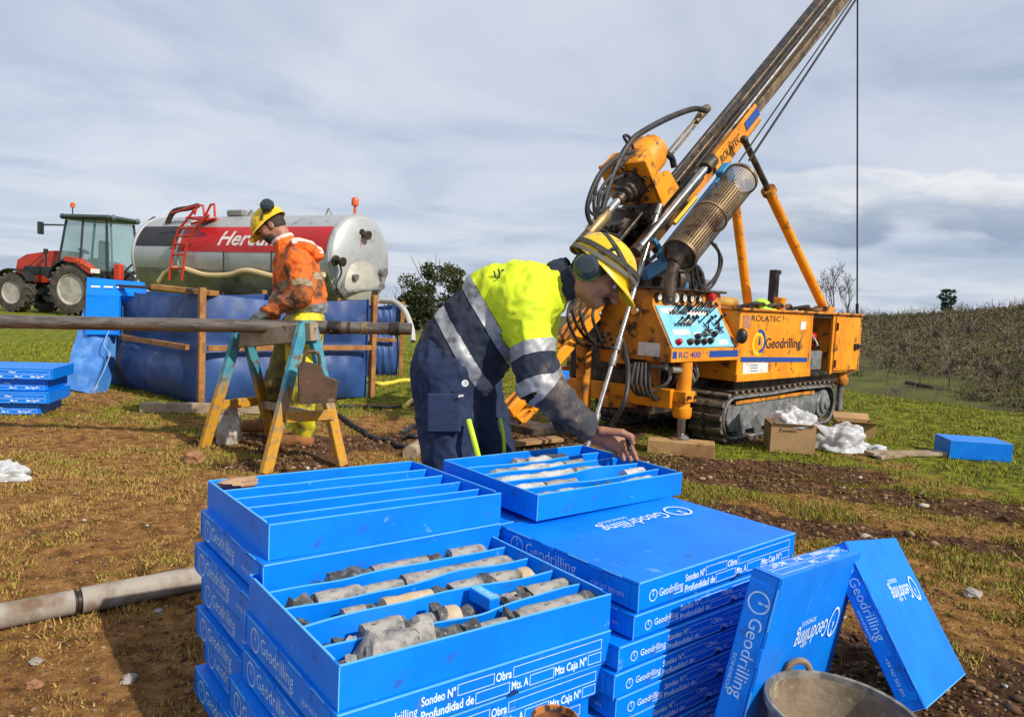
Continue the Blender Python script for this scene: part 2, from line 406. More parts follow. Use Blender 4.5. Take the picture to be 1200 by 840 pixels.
def make_grass():
    n = 780000
    d = np.where(RNG.random(n) < .62, 2.0 + 14.5 * RNG.random(n) ** 0.62, 2.1 + 3.9 * RNG.random(n) ** .7); az = RNG.uniform(-.72, .72, n)
    x = d * np.sin(az); y = d * np.cos(az)
    mu = mud_f(x, y); dr = dry_f(x, y)
    cl = fbm(x * 5, y * 5, 3, 31)
    keep = (RNG.random(n) < np.clip(1.08 - mu * 1.0, .05, 1) * (.25 + .75 * sst(.42, .58, cl)) * (1 - .45 * sst(-.3, -1.2, x) * sst(5.2, 3.2, y))) & (crest(x, y) < 1.2)
    keep &= ~((np.abs(x - .15) < .75) & (y < 2.2) & (y > 1.2) & (RNG.random(n) < .6))
    x, y, d, mu, dr, cl = [q[keep] for q in (x, y, d, mu, dr, cl)]; n = len(x)
    z = ground_z(x, y)
    h = RNG.uniform(.008, .024, n) * (1 - .25 * dr) * (.6 + 1.0 * sst(.45, .65, cl)) * (1 + .02 * d); w = RNG.uniform(.0018, .0036, n) * (1 + d * .10)
    th = RNG.uniform(0, 2 * np.pi, n); ln = RNG.uniform(.1, 1.3, n) * h; lt = RNG.uniform(0, 2 * np.pi, n)
    flat = RNG.random(n) < .45 * dr; h = np.where(flat, h * .28, h); ln = np.where(flat, RNG.uniform(.010, .028, n), ln)
    a = np.stack([x - np.cos(th) * w, y - np.sin(th) * w, z - .004], -1); b = np.stack([x + np.cos(th) * w, y + np.sin(th) * w, z - .004], -1)
    t = np.stack([x + np.cos(lt) * ln, y + np.sin(lt) * ln, z + h], -1)
    v = np.stack([a, b, t], 1).reshape(-1, 3); f = np.arange(3 * n).reshape(-1, 3)
    g1 = np.array([.11, .15, .012]); g2 = np.array([.30, .31, .025]); d1 = np.array([.31, .18, .045]); d2 = np.array([.45, .29, .095]); br = np.array([.075, .040, .014])
    r1 = RNG.random(n)[:, None]; r2 = RNG.random(n)
    gc = g1 * (1 - r1) + g2 * r1; dc = d1 * (1 - r1) + d2 * r1
    pd = np.clip(dr * .86 + (fbm(x * 1.6, y * 1.6, 3, 51) - .5) * 1.0, .06, .96)
    c = np.where((r2 < pd)[:, None], dc, gc); c = np.where((RNG.random(n) < .16 + .2 * mu)[:, None], br, c)
    c = np.repeat(c, 3, 0)
    o = bpy.data.objects.new('grass', mesh_np('grass', v, f, c, GRASSM)); COL.objects.link(o); tag(o, 'short dry and green grass covering the field', 'grass', kind='stuff')
make_grass()
# ------------------------------------------------------------- clods and pebbles
def make_clods():
    bm = bmesh.new(); bmesh.ops.create_icosphere(bm, subdivisions=1, radius=1); bv = np.array([v.co[:] for v in bm.verts]); bf = np.array([[v.index for v in f.verts] for f in bm.faces]); bm.free()
    n = 46000; d = 2.2 + 9 * RNG.random(n) ** .9; az = RNG.uniform(-.66, .66, n); x = d * np.sin(az); y = d * np.cos(az)
    mu = mud_f(x, y); keep = (RNG.random(n) < .22 + .7 * mu) & (crest(x, y) < .5); x, y, mu = x[keep], y[keep], mu[keep]; n = len(x)
    z = ground_z(x, y); s = RNG.uniform(.0025, .0085, n) * (1 + (.4 + 1.6 * mu) * RNG.random(n) ** 5)
    sc = np.stack([s * RNG.uniform(.8, 1.6, n), s * RNG.uniform(.8, 1.6, n), s * RNG.uniform(.5, .9, n)], -1)
    jit = 1 + RNG.uniform(-.28, .28, (n, len(bv), 1))
    v = bv[None] * jit * sc[:, None, :] + np.stack([x, y, z + s * .3], -1)[:, None, :]
    f = (bf[None] + (np.arange(n) * len(bv))[:, None, None]).reshape(-1, 3)
    cs = np.array([[.10, .055, .028], [.17, .095, .045], [.26, .17, .10], [.40, .36, .30], [.07, .042, .024]])
    c = cs[RNG.choice(5, n, p=[.32, .31, .2, .025, .145])] * RNG.uniform(.8, 1.2, (n, 1)); c = np.repeat(c, len(bv), 0)
    o = bpy.data.objects.new('soil_clods', mesh_np('soil_clods', v.reshape(-1, 3), f, c, attr_color_mat('clods', .95))); COL.objects.link(o); tag(o, 'clods and small stones scattered on the churned mud', 'soil clods', kind='stuff')
make_clods()
# ============================================================= core boxes
BLUE = mat('blue_fluted_plastic', (0.0, 0.20, 0.80), 0.42, c2=(0.0, 0.17, 0.72), scale=5, c3=(0.02, 0.12, 0.46), scale3=13, t3=(0.60, 0.72), bump=0.06, bscale=60, spec=0.35)
add_layer(BLUE, (.16, .13, .12), 4.0, .655, .76)
add_layer(BLUE, (.10, .30, .74), 17.0, .64, .70)
BLUEC = mat('blue_cut_edge', (0.10, 0.42, 0.85), 0.5)
PRINT = mat('white_print', (0.72, 0.84, 0.90), 0.5, c2=(0.55, 0.72, 0.84), scale=60)
PRINTD = mat('pale_blue_print', (0.50, 0.68, 0.88), 0.5, c2=(0.30, 0.52, 0.80), scale=60)
DARKHOLE = mat('shadow_slot_plastic', (0.0, 0.03, 0.16), 0.6)
BL, BW = 0.70, 0.535
def ring(mb, c, u, v, r0, r1, n=28, a0=0.0, a1=2 * math.pi):
    c, u, v = Vector(c), Vector(u), Vector(v); vs = []; fs = []
    for k in range(n + 1):
        a = a0 + (a1 - a0) * k / n; d = u * math.cos(a) + v * math.sin(a); vs += [c + d * r0, c + d * r1]
    fs = [(2 * k, 2 * k + 1, 2 * k + 3, 2 * k + 2) for k in range(n)]
    mb.add(vs, fs)
def logo(mb, c, u, v, r):
    """ring with a tapered needle hanging from its middle and a short tick above"""
    c, u, v = Vector(c), Vector(u), Vector(v)
    ring(mb, c, u, v, r * 0.86, r)
    mb.add([c + v * r * 0.52, c + u * r * 0.13 - v * r * 0.02, c - u * r * 0.13 - v * r * 0.02], [(0, 1, 2)] if u.cross(v).z >= -9 else [(0, 2, 1)])
    mb.add([c - u * r * .1 + v * r * .55, c + u * r * .1 + v * r * .55, c + u * r * .1 + v * r * .84, c - u * r * .1 + v * r * .84], [(0, 1, 2, 3)])
def frame_rect(mb, o, u, v, x0, y0, x1, y1, w):
    o, u, v = Vector(o), Vector(u), Vector(v)
    def q(a, b, c, d): mb.add([o + u * a + v * b, o + u * c + v * b, o + u * c + v * d, o + u * a + v * d], [(0, 1, 2, 3)])
    q(x0, y0, x1, y0 + w); q(x0, y1 - w, x1, y1); q(x0, y0 + w, x0 + w, y1 - w); q(x1 - w, y0 + w, x1, y1 - w)
def print_long(H):
    """order form printed on the long face (y=0 side), local box coordinates"""
    mb = MB(); o = Vector((0, -0.0032, 0)); u = Vector((1, 0, 0)); v = Vector((0, 0, 1)); k = H / 0.085; L = BL
    def X(t): return t * L
    logo(mb, o + u * X(0.075) + v * 0.040 * k, u, v, 0.0165 * k)
    text_fit(mb, 'Geodrilling', o + u * X(0.108) + v * 0.031 * k, u, v, X(0.135), 0.023 * k)
    mb.add([o + u * X(.19) + v * .0225 * k, o + u * X(.243) + v * .0225 * k, o + u * X(.243) + v * .0245 * k, o + u * X(.19) + v * .0245 * k], [(0, 1, 2, 3)])
    def T(s, a, b, z, h): text_fit(mb, s, o + u * X(a) + v * z * k, u, v, X(b - a), h * k, bold=0.018)
    T('Sondeo Nº', .255, .372, .0475, .0205); frame_rect(mb, o, u, v, X(.378), .045 * k, X(.512), .070 * k, .0013)
    T('Obra', .518, .578, .0475, .0205); frame_rect(mb, o, u, v, X(.584), .045 * k, X(.962), .070 * k, .0013)
    T('Profundidad de', .255, .438, .0165, .0205); frame_rect(mb, o, u, v, X(.444), .013 * k, X(.572), .038 * k, .0013)
    T('Mts. A', .580, .646, .0165, .0205); frame_rect(mb, o, u, v, X(.652), .013 * k, X(.752), .038 * k, .0013)
    T('Mts Caja Nº', .757, .896, .0165, .0205); frame_rect(mb, o, u, v, X(.902), .013 * k, X(.962), .038 * k, .0013)
    return mb
def print_short(H, bold=False):
    """big logo printed on the short face (x=0 side); reads from +y to 0"""
    mb = MB(); o = Vector((-0.0032, BW, 0)); u = Vector((0, -1, 0)); v = Vector((0, 0, 1)); k = H / 0.085
    logo(mb, o + u * .075 + v * .044 * k, u, v, .030 * k)
    text_fit(mb, 'Geodrilling', o + u * .115 + v * .033 * k, u, v, .205, .036 * k)
    text_fit(mb, 'SONDEOS', o + u * .215 + v * .014 * k, u, v, .095, .009 * k)
    return mb
def print_phone(H):
    mb = MB(); o = Vector((-0.0032, BW, 0)); u = Vector((0, -1, 0)); v = Vector((0, 0, 1)); k = H / 0.085
    text_fit(mb, '+34 967 503 091', o + u * .375 + v * .030 * k, u, v, .115, .013 * k)
    return mb
def print_lid(H):
    mb = MB(); o = Vector((0.57, 0.335, H + 0.0050)); u = Vector((-1, 0, 0)); v = Vector((0, -1, 0))
    logo(mb, o, u, v, .047)
    text_fit(mb, 'Geodrilling', o + u * .062 - v * .023, u, v, .285, .056)
    text_fit(mb, 'SONDEOS', o + u * .20 - v * .051, u, v, .12, .014)
    return mb
PM = {}
def closed_box(H=0.085, lidprint=False, label='', parts=('long', 'short')):
    """flat-pack carton of blue fluted plastic, local origin at its near left bottom corner"""
    root = thing('core_box', label, 'core box', (0, 0, 0), local=True)
    key = round(H, 4)
    if key not in PM:
        b = MB(); b.box((BL / 2, BW / 2, H / 2 - .002), (BL, BW, H - 0.012), .002)
        l = MB(); l.box((BL / 2, BW / 2, H - .004), (BL + .005, BW + .005, .006), .0015)
        gx, gy = 15, 12      # top sheet of the lid, bowed a little as thin plastic is
        l.add([((BL + .004) * i / gx - .002, (BW + .004) * j / gy - .002, H + .0004 + .0042 * math.sin(math.pi * i / gx) * math.sin(math.pi * j / gy) * (mnoise.noise(Vector((i * .28, j * .33, H * 90))) * 1.4 + .15)) for j in range(gy + 1) for i in range(gx + 1)], [(j * (gx + 1) + i, j * (gx + 1) + i + 1, (j + 1) * (gx + 1) + i + 1, (j + 1) * (gx + 1) + i) for j in range(gy) for i in range(gx)])
        # lid skirt on the long sides, notched near the corners, and two tuck flaps on the short sides
        l.box((BL / 2, -.0012, H * .55), (BL + .004, .0024, H * .86)); l.box((BL / 2, BW + .0012, H * .55), (BL + .004, .0024, H * .86))
        l.box((-.0012, BW * .5, H * .5), (.0024, BW * .9, H * .8)); l.box((BL + .0012, BW * .5, H * .5), (.0024, BW * .9, H * .8))
        e = MB(); e.box((BL / 2, -.0030, H - .0005), (BL + .004, .003, .0035)); e.box((-.0030, BW * .28, H - .0015), (.003, BW * .36, .003)); e.box((-.003, BW * .85, H - .0015), (.003, BW * .2, .003))
        e.box((-.0022, -.0022, H * .5), (.0018, .0018, H * .9))
        n = MB(); n.prism([(.013 * math.cos(a), .012 * math.sin(a)) for a in [math.pi * i / 8 for i in range(9)]], (BL * .59, -.0026, .004), (1, 0, 0), (0, 0, 1), .0012)
        f = MB(); f.box((-.0035, 0, H - .004), (.004, .05, .010), .001)
        PM[key] = (b.mesh('carton_body', BLUE), l.mesh('lid', BLUE), e.mesh('cut_edge', BLUEC), n.mesh('thumb_notch', DARKHOLE), f.mesh('tuck_flap', BLUE),
                   print_long(H).mesh('form_print', PRINT, smooth=0), print_short(H).mesh('logo_print', PRINTD, smooth=0), print_lid(H).mesh('lid_print', PRINT, smooth=0), print_phone(H).mesh('phone_print', PRINTD, smooth=0))
    bm_, lm, em, nm, fm, pl, ps, pd, pp = PM[key]
    def put(nm_, me, par):
        o = bpy.data.objects.new(nm_, me); COL.objects.link(o); o.parent = par; return o
    put('carton_body', bm_, root); lid = put('lid', lm, root); put('cut_edge', em, lid)['kind'] = 'stuff'; put('tuck_flap', fm, lid).location = (0, BW * .62, 0); put('tuck_flap', fm, lid).location = (0, BW * .27, 0); put('thumb_notch', nm, lid)
    if 'long' in parts: put('form_print', pl, root)
    if 'short' in parts: put('logo_print', ps, root); put('phone_print', pp, root)
    if 'back' in parts:
        q = put('form_print', pl, root); q.matrix_local = Matrix.Translation((BL, BW, 0)) @ Matrix.Rotation(math.pi, 4, 'Z')
    if lidprint: put('lid_print', pd, lid)
    return root
def wavy(x0, x1, y, z0, z1, amp, seed, th=0.004):
    mb = MB(); n = 26; vs = []
    for i in range(n + 1):
        t = i / n; x = x0 + (x1 - x0) * t
        w = amp * math.sin(math.pi * t) * (mnoise.noise(Vector((t * 3.2, seed * 7.3, 0))) * 1.9)
        zt = z1 + amp * .25 * mnoise.noise(Vector((t * 5, seed * 3.1, 5))) * math.sin(math.pi * t)
        vs += [(x, y - th / 2, z0), (x, y + th / 2, z0), (x, y + th / 2 + w, zt), (x, y - th / 2 + w, zt)]
    fs = []
    for i in range(n):
        a = 4 * i; b = a + 4
        for k in range(4): fs.append((a + k, b + k, b + (k + 1) % 4, a + (k + 1) % 4))
    fs += [(0, 1, 2, 3)[::-1], (4 * n, 4 * n + 1, 4 * n + 2, 4 * n + 3)]
    return mb.add([vs_ for vs_ in vs], [f[::-1] for f in fs])
ROWS = 5
def row_y(k): return BW - (k + .5) * BW / ROWS    # row 0 = farthest
def open_tray(H, amp, label, seed):
    root = thing('core_tray', label, 'core tray', (0, 0, 0), local=True)
    t = .005
    f = MB(); f.box((BL / 2, BW / 2, .003), (BL - .002, BW - .002, .006)); f.build('floor_sheet', BLUE, root)
    for nm, c, s in (('front_wall', (BL / 2, t / 2, H / 2), (BL, t, H)), ('back_wall', (BL / 2, BW - t / 2, H / 2), (BL, t, H)),
                     ('end_wall', (t / 2, BW / 2, H / 2), (t, BW - 2 * t, H - .0004)), ('end_wall', (BL - t / 2, BW / 2, H / 2), (t, BW - 2 * t, H - .0004))):
        b = MB(); b.box(c, s, .001); w = b.build(nm, BLUE, root)
        e = MB(); e.box((c[0], c[1], H + .0008), (s[0] * .998, s[1] * .9, .0018)); e.build('cut_edge', BLUEC, w)
    e = MB(); e.box((-.0004, -.0004, H / 2), (.0022, .0022, H * .99)); e.build('corner_crease', BLUEC, root)
    for k in range(1, ROWS):
        y = BW - k * BW / ROWS
        d = wavy(t, BL - t, y, .006, H - .010, amp, seed + k).build('divider', BLUE, root, smooth=50)
        # pale cut edge along the top of each divider, following its curve
        vs = [v for v in wavy(t + .004, BL - t - .004, y, .006, H - .010, amp, seed + k, th=.0044).v]
        cp = MB()
        tops = [((Vector(vs[4 * i + 2]) + Vector(vs[4 * i + 3])) / 2 + Vector((0, 0, .0008))) for i in range(len(vs) // 4)]
        cp.tube(tops, .0024, 4); cp.build('cut_edge', BLUEC, d)
    return root
def place(o, loc, yaw, tx=0, ty=0):
    """tx, ty: slopes along the long and the short side"""
    a = R(yaw); u = Vector((math.cos(a), math.sin(a), tx)).normalized(); w = Vector((-math.sin(a), math.cos(a), ty)).normalized()
    n = u.cross(w).normalized(); w = n.cross(u)
    M_ = Matrix(((u.x, w.x, n.x, loc[0]), (u.y, w.y, n.y, loc[1]), (u.z, w.z, n.z, loc[2]), (0, 0, 0, 1)))
    o.matrix_world = M_; return o
PILE = 'blue core boxes stacked in the foreground pile'
TRAYS = 'open core trays on top of the pile'
# ---- tray A (empty, back left)
HA = .088; yA = 37.2
pA = Vector((-.57, 1.784, 1.2 - .57 - HA))
trA = place(open_tray(HA, .004, 'empty open blue core tray with four dividers on the left stack', 1), pA, yA, -.008, -.016); tag(trA, group=TRAYS)
# ---- tray B (front, full of rock)
HB = .088; yB = 36.7
pB = Vector((-.295, 1.349, 1.2 - .693 - HB))
trB = place(open_tray(HB, .026, 'open blue core tray packed with rough grey rock core nearest the camera', 2), pB, yB, -.004, 0); tag(trB, group=TRAYS)
# ---- closed C
sC = 1.02; HC = .079
pC = Vector((.327 * sC, 1.743 * sC, 1.2 - .655 * sC - HC))
cC = place(closed_box(HC, True, 'closed blue box with white lid logo topping the right stack'), pC, 39.4, .014, 0); tag(cC, group=PILE)
# ---- tray D (back right, hand inside)
sD = .955; HD = .079
pD = Vector((.1 * sD, 2.306 * sD, 1.2 - .602 * sD - HD))
trD = place(open_tray(HD, .022, 'open blue core tray under the bent worker\'s hand', 5), pD, 38.6, -.006, .012); tag(trD, group=TRAYS)
trD.scale = (.96, .96, 1)
def u_of(y): return Vector((math.cos(R(y)), math.sin(R(y)), 0))
def w_of(y): return Vector((-math.sin(R(y)), math.cos(R(y)), 0))
ordn = ['first', 'second', 'third', 'fourth', 'fifth', 'sixth', 'seventh', 'eighth']
# left stack under tray A
n = 6; hb = (pA.z) / n
offA = [(.010, -.050, .3), (-.006, -.070, .8), (.004, -.085, .2), (-.004, -.095, 1.0), (.008, -.09, -.4), (-.012, -.10, .5)]
for k in range(n):
    du, dw, dy = offA[k]
    p = pA + u_of(yA) * (du - .028) + w_of(yA) * (dw + .03); z = pA.z - (k + 1) * hb
    b = place(closed_box(hb - .001, False, f'closed blue core box, {ordn[k]} one down beneath the empty tray on the left stack', ('short',) if k == 0 else ('long', 'short')), (p.x, p.y, z), yA + dy); tag(b, group=PILE)
# front stack under tray B
n = 5; hb = pB.z / n
offB = [(-.004, -.006, 0.2), (-.006, .0, .7), (-.035, .03, -.3), (-.03, .02, .5), (-.05, .035, 0)]
for k in range(n):
    du, dw, dy = offB[k]
    p = pB + u_of(yB) * du + w_of(yB) * dw; z = pB.z - (k + 1) * hb
    b = place(closed_box(hb - .001, False, f'closed blue core box, {ordn[k]} one down beneath the rock filled front tray'), (p.x, p.y, z), yB + dy); tag(b, group=PILE)
# right stack under C
n = 7; hb = pC.z / n
offC = [(-.012, 0.0, .4), (-.062, -.002, -.6), (-.075, -.004, .3), (-.06, .0, -.3), (-.09, .004, .6), (-.075, .004, 0), (-.08, 0, .3)]
for k in range(n):
    du, dw, dy = offC[k]
    p = pC + u_of(39.4) * du + w_of(39.4) * dw; z = pC.z - (k + 1) * hb
    b = place(closed_box(hb - .001, False, f'closed blue core box, {ordn[k]} one below the lid logo box on the right stack'), (p.x, p.y, z), 39.4 + dy); tag(b, group=PILE)
# stack behind C that carries the back of tray D (hidden but for slivers at its left edge)
n = 6; zt = pC.z + HC - .004; hb = zt / n
for k in range(n):
    p = pC + w_of(39.4) * (BW + .03) + u_of(39.4) * (-.035 + .006 * ((k * 5) % 3)); z = zt - (k + 1) * hb
    b = place(closed_box(hb - .001, False, f'closed blue core box, {ordn[k]} from the top in the stack under the worker\'s tray'), (p.x, p.y, z), 39.4); tag(b, group=PILE)
# ---- two boxes on edge propping each other up
def edge_box(pos, yaw, b_, c_, label, sc):
    o = closed_box(.08, True, label, ('back', 'short'))
    ca, sa, cb, sb, cc, s_ = math.cos(R(yaw)), math.sin(R(yaw)), math.cos(R(b_)), math.sin(R(b_)), math.cos(R(c_)), math.sin(R(c_))
    Rm = Matrix(((ca, -sa, 0), (sa, ca, 0), (0, 0, 1))) @ Matrix(((cb, 0, sb), (0, 1, 0), (-sb, 0, cb))) @ Matrix(((1, 0, 0), (0, cc, -s_), (0, s_, cc)))
    X, Y, Z = Rm.col[0], Rm.col[1], Rm.col[2]     # X along length, Y from lid side to back, Z up
    # box local: x = length, y = width, z = height(lid).  lid faces -Y, printed long edge (y=0) faces up
    ux, uy, uz = X, Z, -Y
    o_ = Vector(pos) + Y * .08 * sc
    M_ = Matrix.Identity(4)
    for i in range(3): M_[i][0], M_[i][1], M_[i][2], M_[i][3] = ux[i], uy[i], uz[i], o_[i]
    o.matrix_world = M_ @ Matrix.Diagonal((sc, sc, sc, 1)); return o
k1 = .95; e1 = edge_box((.578 * k1, 1.767 * k1, 1.2 - 1.17 * k1), 50.2, 8.0, 7.6, 'closed blue box on edge leaning right, between right stack and bucket', k1); tag(e1, group='closed blue boxes propped on edge')
k2 = .868; e2 = edge_box((1.343 * k2, 2.265 * k2, 1.2 - 1.208 * k2), 49.4, 11.1, -33.8, 'closed blue box tilted left on its edge, rightmost of the pile', k2); tag(e2, group='closed blue boxes propped on edge')

# ---- rock core
ROCKL = mat('pale_grey_core_rock', (0.33, 0.315, 0.29), 0.85, c2=(0.17, 0.16, 0.15), scale=26, c3=(0.07, 0.065, 0.06), scale3=42, t3=(.58, .64), bump=.5, bscale=90)
ROCKD = mat('dark_schist_rock', (0.045, 0.047, 0.05), 0.75, c2=(0.16, 0.16, 0.155), scale=35, c3=(0.38, 0.37, 0.34), scale3=60, t3=(.60, .68), bump=.8, bscale=70)
ROCKT = mat('tan_core_rock', (0.44, 0.33, 0.20), 0.85, c2=(0.50, 0.43, 0.32), scale=25, bump=.4, bscale=80)
ROCKW = mat('white_core_rock', (0.48, 0.47, 0.45), 0.8, c2=(0.30, 0.29, 0.275), scale=26, c3=(0.12, 0.11, 0.10), scale3=30, t3=(.62, .68), bump=.4, bscale=80)
def core_piece(tray, x0, x1, y, r, m, label, grp, rough=.0, seed=0, zoff=0):
    rn = random.Random(seed); L_ = x1 - x0; mb = MB(); n = 12; k = max(3, int(L_ / .02) + 2)
    a0 = rn.uniform(-1.1, 1.1); a1 = rn.uniform(-1.1, 1.1); pts = []; vs = []
    for i in range(k + 1):
        t = i / k
        for j in range(n):
            a = 2 * math.pi * j / n; cy, cz = math.cos(a), math.sin(a)
            rr = r * (1 + rough * mnoise.noise(Vector((t * L_ * 22, cy * 1.3 + seed, cz * 1.3))))
            if i in (0, k): rr *= .96
            sk = (a0 if t < .5 else a1) * r * cz * (abs(t - .5) * 2) ** 3
            vs.append((-L_ / 2 + L_ * t + sk * .6, cy * rr, cz * rr))
    fs = [(i * n + j, i * n + (j + 1) % n, (i + 1) * n + (j + 1) % n, (i + 1) * n + j) for i in range(k) for j in range(n)]
    fs += [tuple(range(n))[::-1], tuple(k * n + j for j in range(n))]
    mb.add(vs, [f[::-1] for f in fs]); o = mb.build('rock_core', m, smooth=50)
    o.matrix_world = tray.matrix_world @ Matrix.Translation(((x0 + x1) / 2, y, .008 + r + zoff)) @ Matrix.Rotation(rn.uniform(-.04, .04), 4, 'Z')
    tag(o, label, 'rock core', grp); return o
def chunk(tray, x, y, r, m, label, grp, seed, zoff=0.0):
    rn = random.Random(seed); bm = bmesh.new(); bmesh.ops.create_icosphere(bm, subdivisions=2, radius=r)
    sx, sy, sz = rn.uniform(.9, 1.5), rn.uniform(.7, 1), rn.uniform(.6, .9)
    for v in bm.verts:
        d = v.co.normalized(); k = 1 + .55 * mnoise.noise(d * 1.6 + Vector((seed, 0, 0))) + .22 * mnoise.noise(d * 4 + Vector((0, seed, 0)))
        v.co = Vector((d.x * sx, d.y * sy, d.z * sz)) * r * k
    me = bpy.data.meshes.new('rock_chunk'); bm.to_mesh(me); bm.free(); me.materials.append(m)
    o = bpy.data.objects.new('rock_chunk', me); COL.objects.link(o)
    o.matrix_world = tray.matrix_world @ Matrix.Translation((x, y, .008 + r * .75 + zoff)) @ Matrix.Rotation(rn.uniform(0, 6), 4, 'Z')
    tag(o, label, 'rock chunk', grp)
sd = 100
def wh(row, kd, i): return '' if sum(1 for a in row if a[0] == kd) == 1 else f' {ordn2[i - 1]} from left'
ordn2 = ['first', 'second', 'third', 'fourth', 'fifth']
rown = ['farthest row', 'second row', 'middle row', 'fourth row', 'nearest row']
# tray B rows: list of (kind, x0, x1); kinds L pale, D dark, T tan, R rubble run
Brows = [
 [('R', .03, .17), ('d', .17, .30), ('L', .30, .46), ('R', .46, .53), ('L', .53, .66)],
 [('d', .03, .10), ('L', .10, .23), ('L', .235, .33), ('L', .335, .52), ('L', .525, .68)],
 [('R', .03, .13), ('L', .13, .17), ('R', .17, .21), ('T', .22, .35), ('d', .35, .42), ('L', .42, .50), ('d', .50, .535), ('L', .54, .60), ('T', .61, .67)],
 [('R', .03, .12), ('L', .125, .21), ('d', .21, .245), ('L', .245, .29), ('d', .29, .31), ('T', .31, .365), ('R', .365, .42), ('R', .455, .55), ('d', .53, .58), ('L', .58, .68)],
 [('R', .03, .075), ('B', .07, .21), ('d', .21, .30), ('d', .305, .355), ('L', .355, .42), ('d', .42, .45), ('L', .45, .665), ('d', .668, .69)],
]
nm_of = {'L': 'pale grey', 'T': 'tan', 'd': 'dark schist', 'B': 'thick rough pale', 'W': 'white'}
for r_, row in enumerate(Brows):
    y = row_y(r_); cnt = {}
    for kd, x0, x1 in row:
        sd += 1
        if kd == 'R':
            x = x0 + .012
            while x < x1:
                sd += 1
                chunk(trB, x, y + random.uniform(-.022, .022), random.uniform(.013, .024), ROCKD if random.random() < .8 else ROCKL,
                      f'broken dark rock rubble in the {rown[r_]} of the front tray', 'rock rubble in the front tray', sd, random.uniform(.006, .034)); x += random.uniform(.012, .020)
        else:
            cnt[kd] = cnt.get(kd, 0) + 1; w1 = wh(row, kd, cnt[kd])
            m = {'L': ROCKL, 'T': ROCKT, 'd': ROCKD, 'B': ROCKL}[kd]; rr = {'B': .042}.get(kd, random.uniform(.026, .032))
            core_piece(trB, x0 + .001, x1 - .001, y, rr, m, f'{nm_of[kd]} core{w1} in the {rown[r_]} of the front tray', 'rock cores in the front tray', {'d': .8, 'B': .5}.get(kd, .12), sd, .010)
Drows = [[('L', .28, .34), ('W', .34, .54)], [('L', .10, .22), ('W', .22, .36), ('W', .36, .45), ('L', .45, .56)], [('W', .06, .24), ('W', .24, .40), ('L', .40, .46), ('W', .46, .55)], [('W', .04, .16), ('L', .16, .30), ('W', .56, .66)], [('L', .03, .13), ('W', .13, .19), ('L', .19, .26), ('R', .25, .43), ('W', .44, .60)]]
for r_, row in enumerate(Drows):
    y = row_y(r_); cnt = {}
    for kd, x0, x1 in row:
        sd += 1
        if kd == 'R':
            x = x0
            while x < x1:
                sd += 1; chunk(trD, x, y + random.uniform(-.02, .02), random.uniform(.014, .024), ROCKD if random.random() < .6 else ROCKL, 'broken dark rock rubble in the nearest row of the worker\'s tray', 'rock rubble in the worker\'s tray', sd, random.uniform(.01, .035)); x += random.uniform(.012, .02)
        else:
            cnt[kd] = cnt.get(kd, 0) + 1; w1 = wh(row, kd, cnt[kd])
            core_piece(trD, x0, x1 - .002, y, .026, {'W': ROCKW, 'L': ROCKL}[kd], f'{nm_of[kd]} core{w1} in the {rown[r_]} of the worker\'s tray', 'rock cores in the worker\'s tray', .25, sd, .008)
# blue depth marker block wedged across the second row from the front
mk = thing('depth_marker', 'blue plastic depth block wedged across a row of the front tray', 'depth block', local=True)
m_ = MB(); m_.box((0, 0, 0), (.030, .088, .030), .002); m_.build('block', BLUE, mk)
m_ = MB(); m_.box((0, 0, .0158), (.027, .085, .0012)); m_.build('cut_edge', BLUEC, mk)
m_ = MB(); text_fit(m_, '84,40', (.008, -.032, .0168), (0, 1, 0), (-1, 0, 0), .062, .014); m_.build('number_print', PRINTD, mk, smooth=0)
mk.matrix_world = trB.matrix_world @ Matrix.Translation((.437, row_y(3), HB - .014))
# brown rag of cardboard in the corner of tray A
rk = MB(); rk.ell((0, 0, 0), (.062, .034, .016), nu=18, nv=10, jit=.5)
o = rk.build('rock_slab', mat('brown_sandstone', (.42, .27, .16), .9, c2=(.33, .20, .11), scale=20, bump=.6, bscale=60)); tag(o, 'brown flat stone lying in the back left corner of the empty tray', 'stone')
o.matrix_world = trA.matrix_world @ Matrix.Translation((.085, BW - .045, HA - .004))
# ============================================================= drill rig
RP0 = Vector((1.91, 6.6, 0)); RX = Vector((.722, .692, 0)).normalized(); RY = Vector((-RX.y, RX.x, 0))
def rw(t, s, z): return RP0 + RX * t + RY * s + Vector((0, 0, z))
def P(px, py, s): return at_pl(px, py, RP0 + RY * s, RY)
def rt(p): q = Vector(p) - RP0; return q.dot(RX), q.dot(RY), q.z
ORANGE = mat('orange_rig_paint', (.80, .30, .012), .42, c2=(.66, .215, .010), scale=3.5, c3=(.15, .065, .025), scale3=8, t3=(.555, .69), bump=.12, bscale=50, rough3=.8, spec=.4)
ORANGED = mat('worn_orange_paint', (.66, .24, .014), .5, c2=(.42, .15, .018), scale=6, c3=(.07, .04, .022), scale3=8, t3=(.50, .64), bump=.25, bscale=60, rough3=.85)
GREASE = mat('greasy_dark_steel', (.030, .027, .025), .5, metal=.5, c2=(.11, .075, .05), scale=9, c3=(.22, .14, .08), scale3=22, t3=(.60, .7), bump=.2)
BROWNST = mat('brown_weathered_steel', (.20, .14, .075), .5, metal=.4, c2=(.10, .065, .035), scale=7, c3=(.34, .27, .17), scale3=18, t3=(.58, .68), bump=.2, stretch=(1, 1, 1))
CHROME = mat('bright_steel', (.55, .53, .50), .25, metal=1.0, c2=(.36, .34, .31), scale=14)
STEELG = mat('grey_scuffed_steel', (.30, .30, .30), .5, metal=.6, c2=(.17, .165, .16), scale=10, c3=(.30, .20, .12), scale3=20, t3=(.58, .7), bump=.2)
RUBBER = mat('black_rubber', (.016, .016, .017), .55, c2=(.035, .033, .03), scale=12, spec=.4)
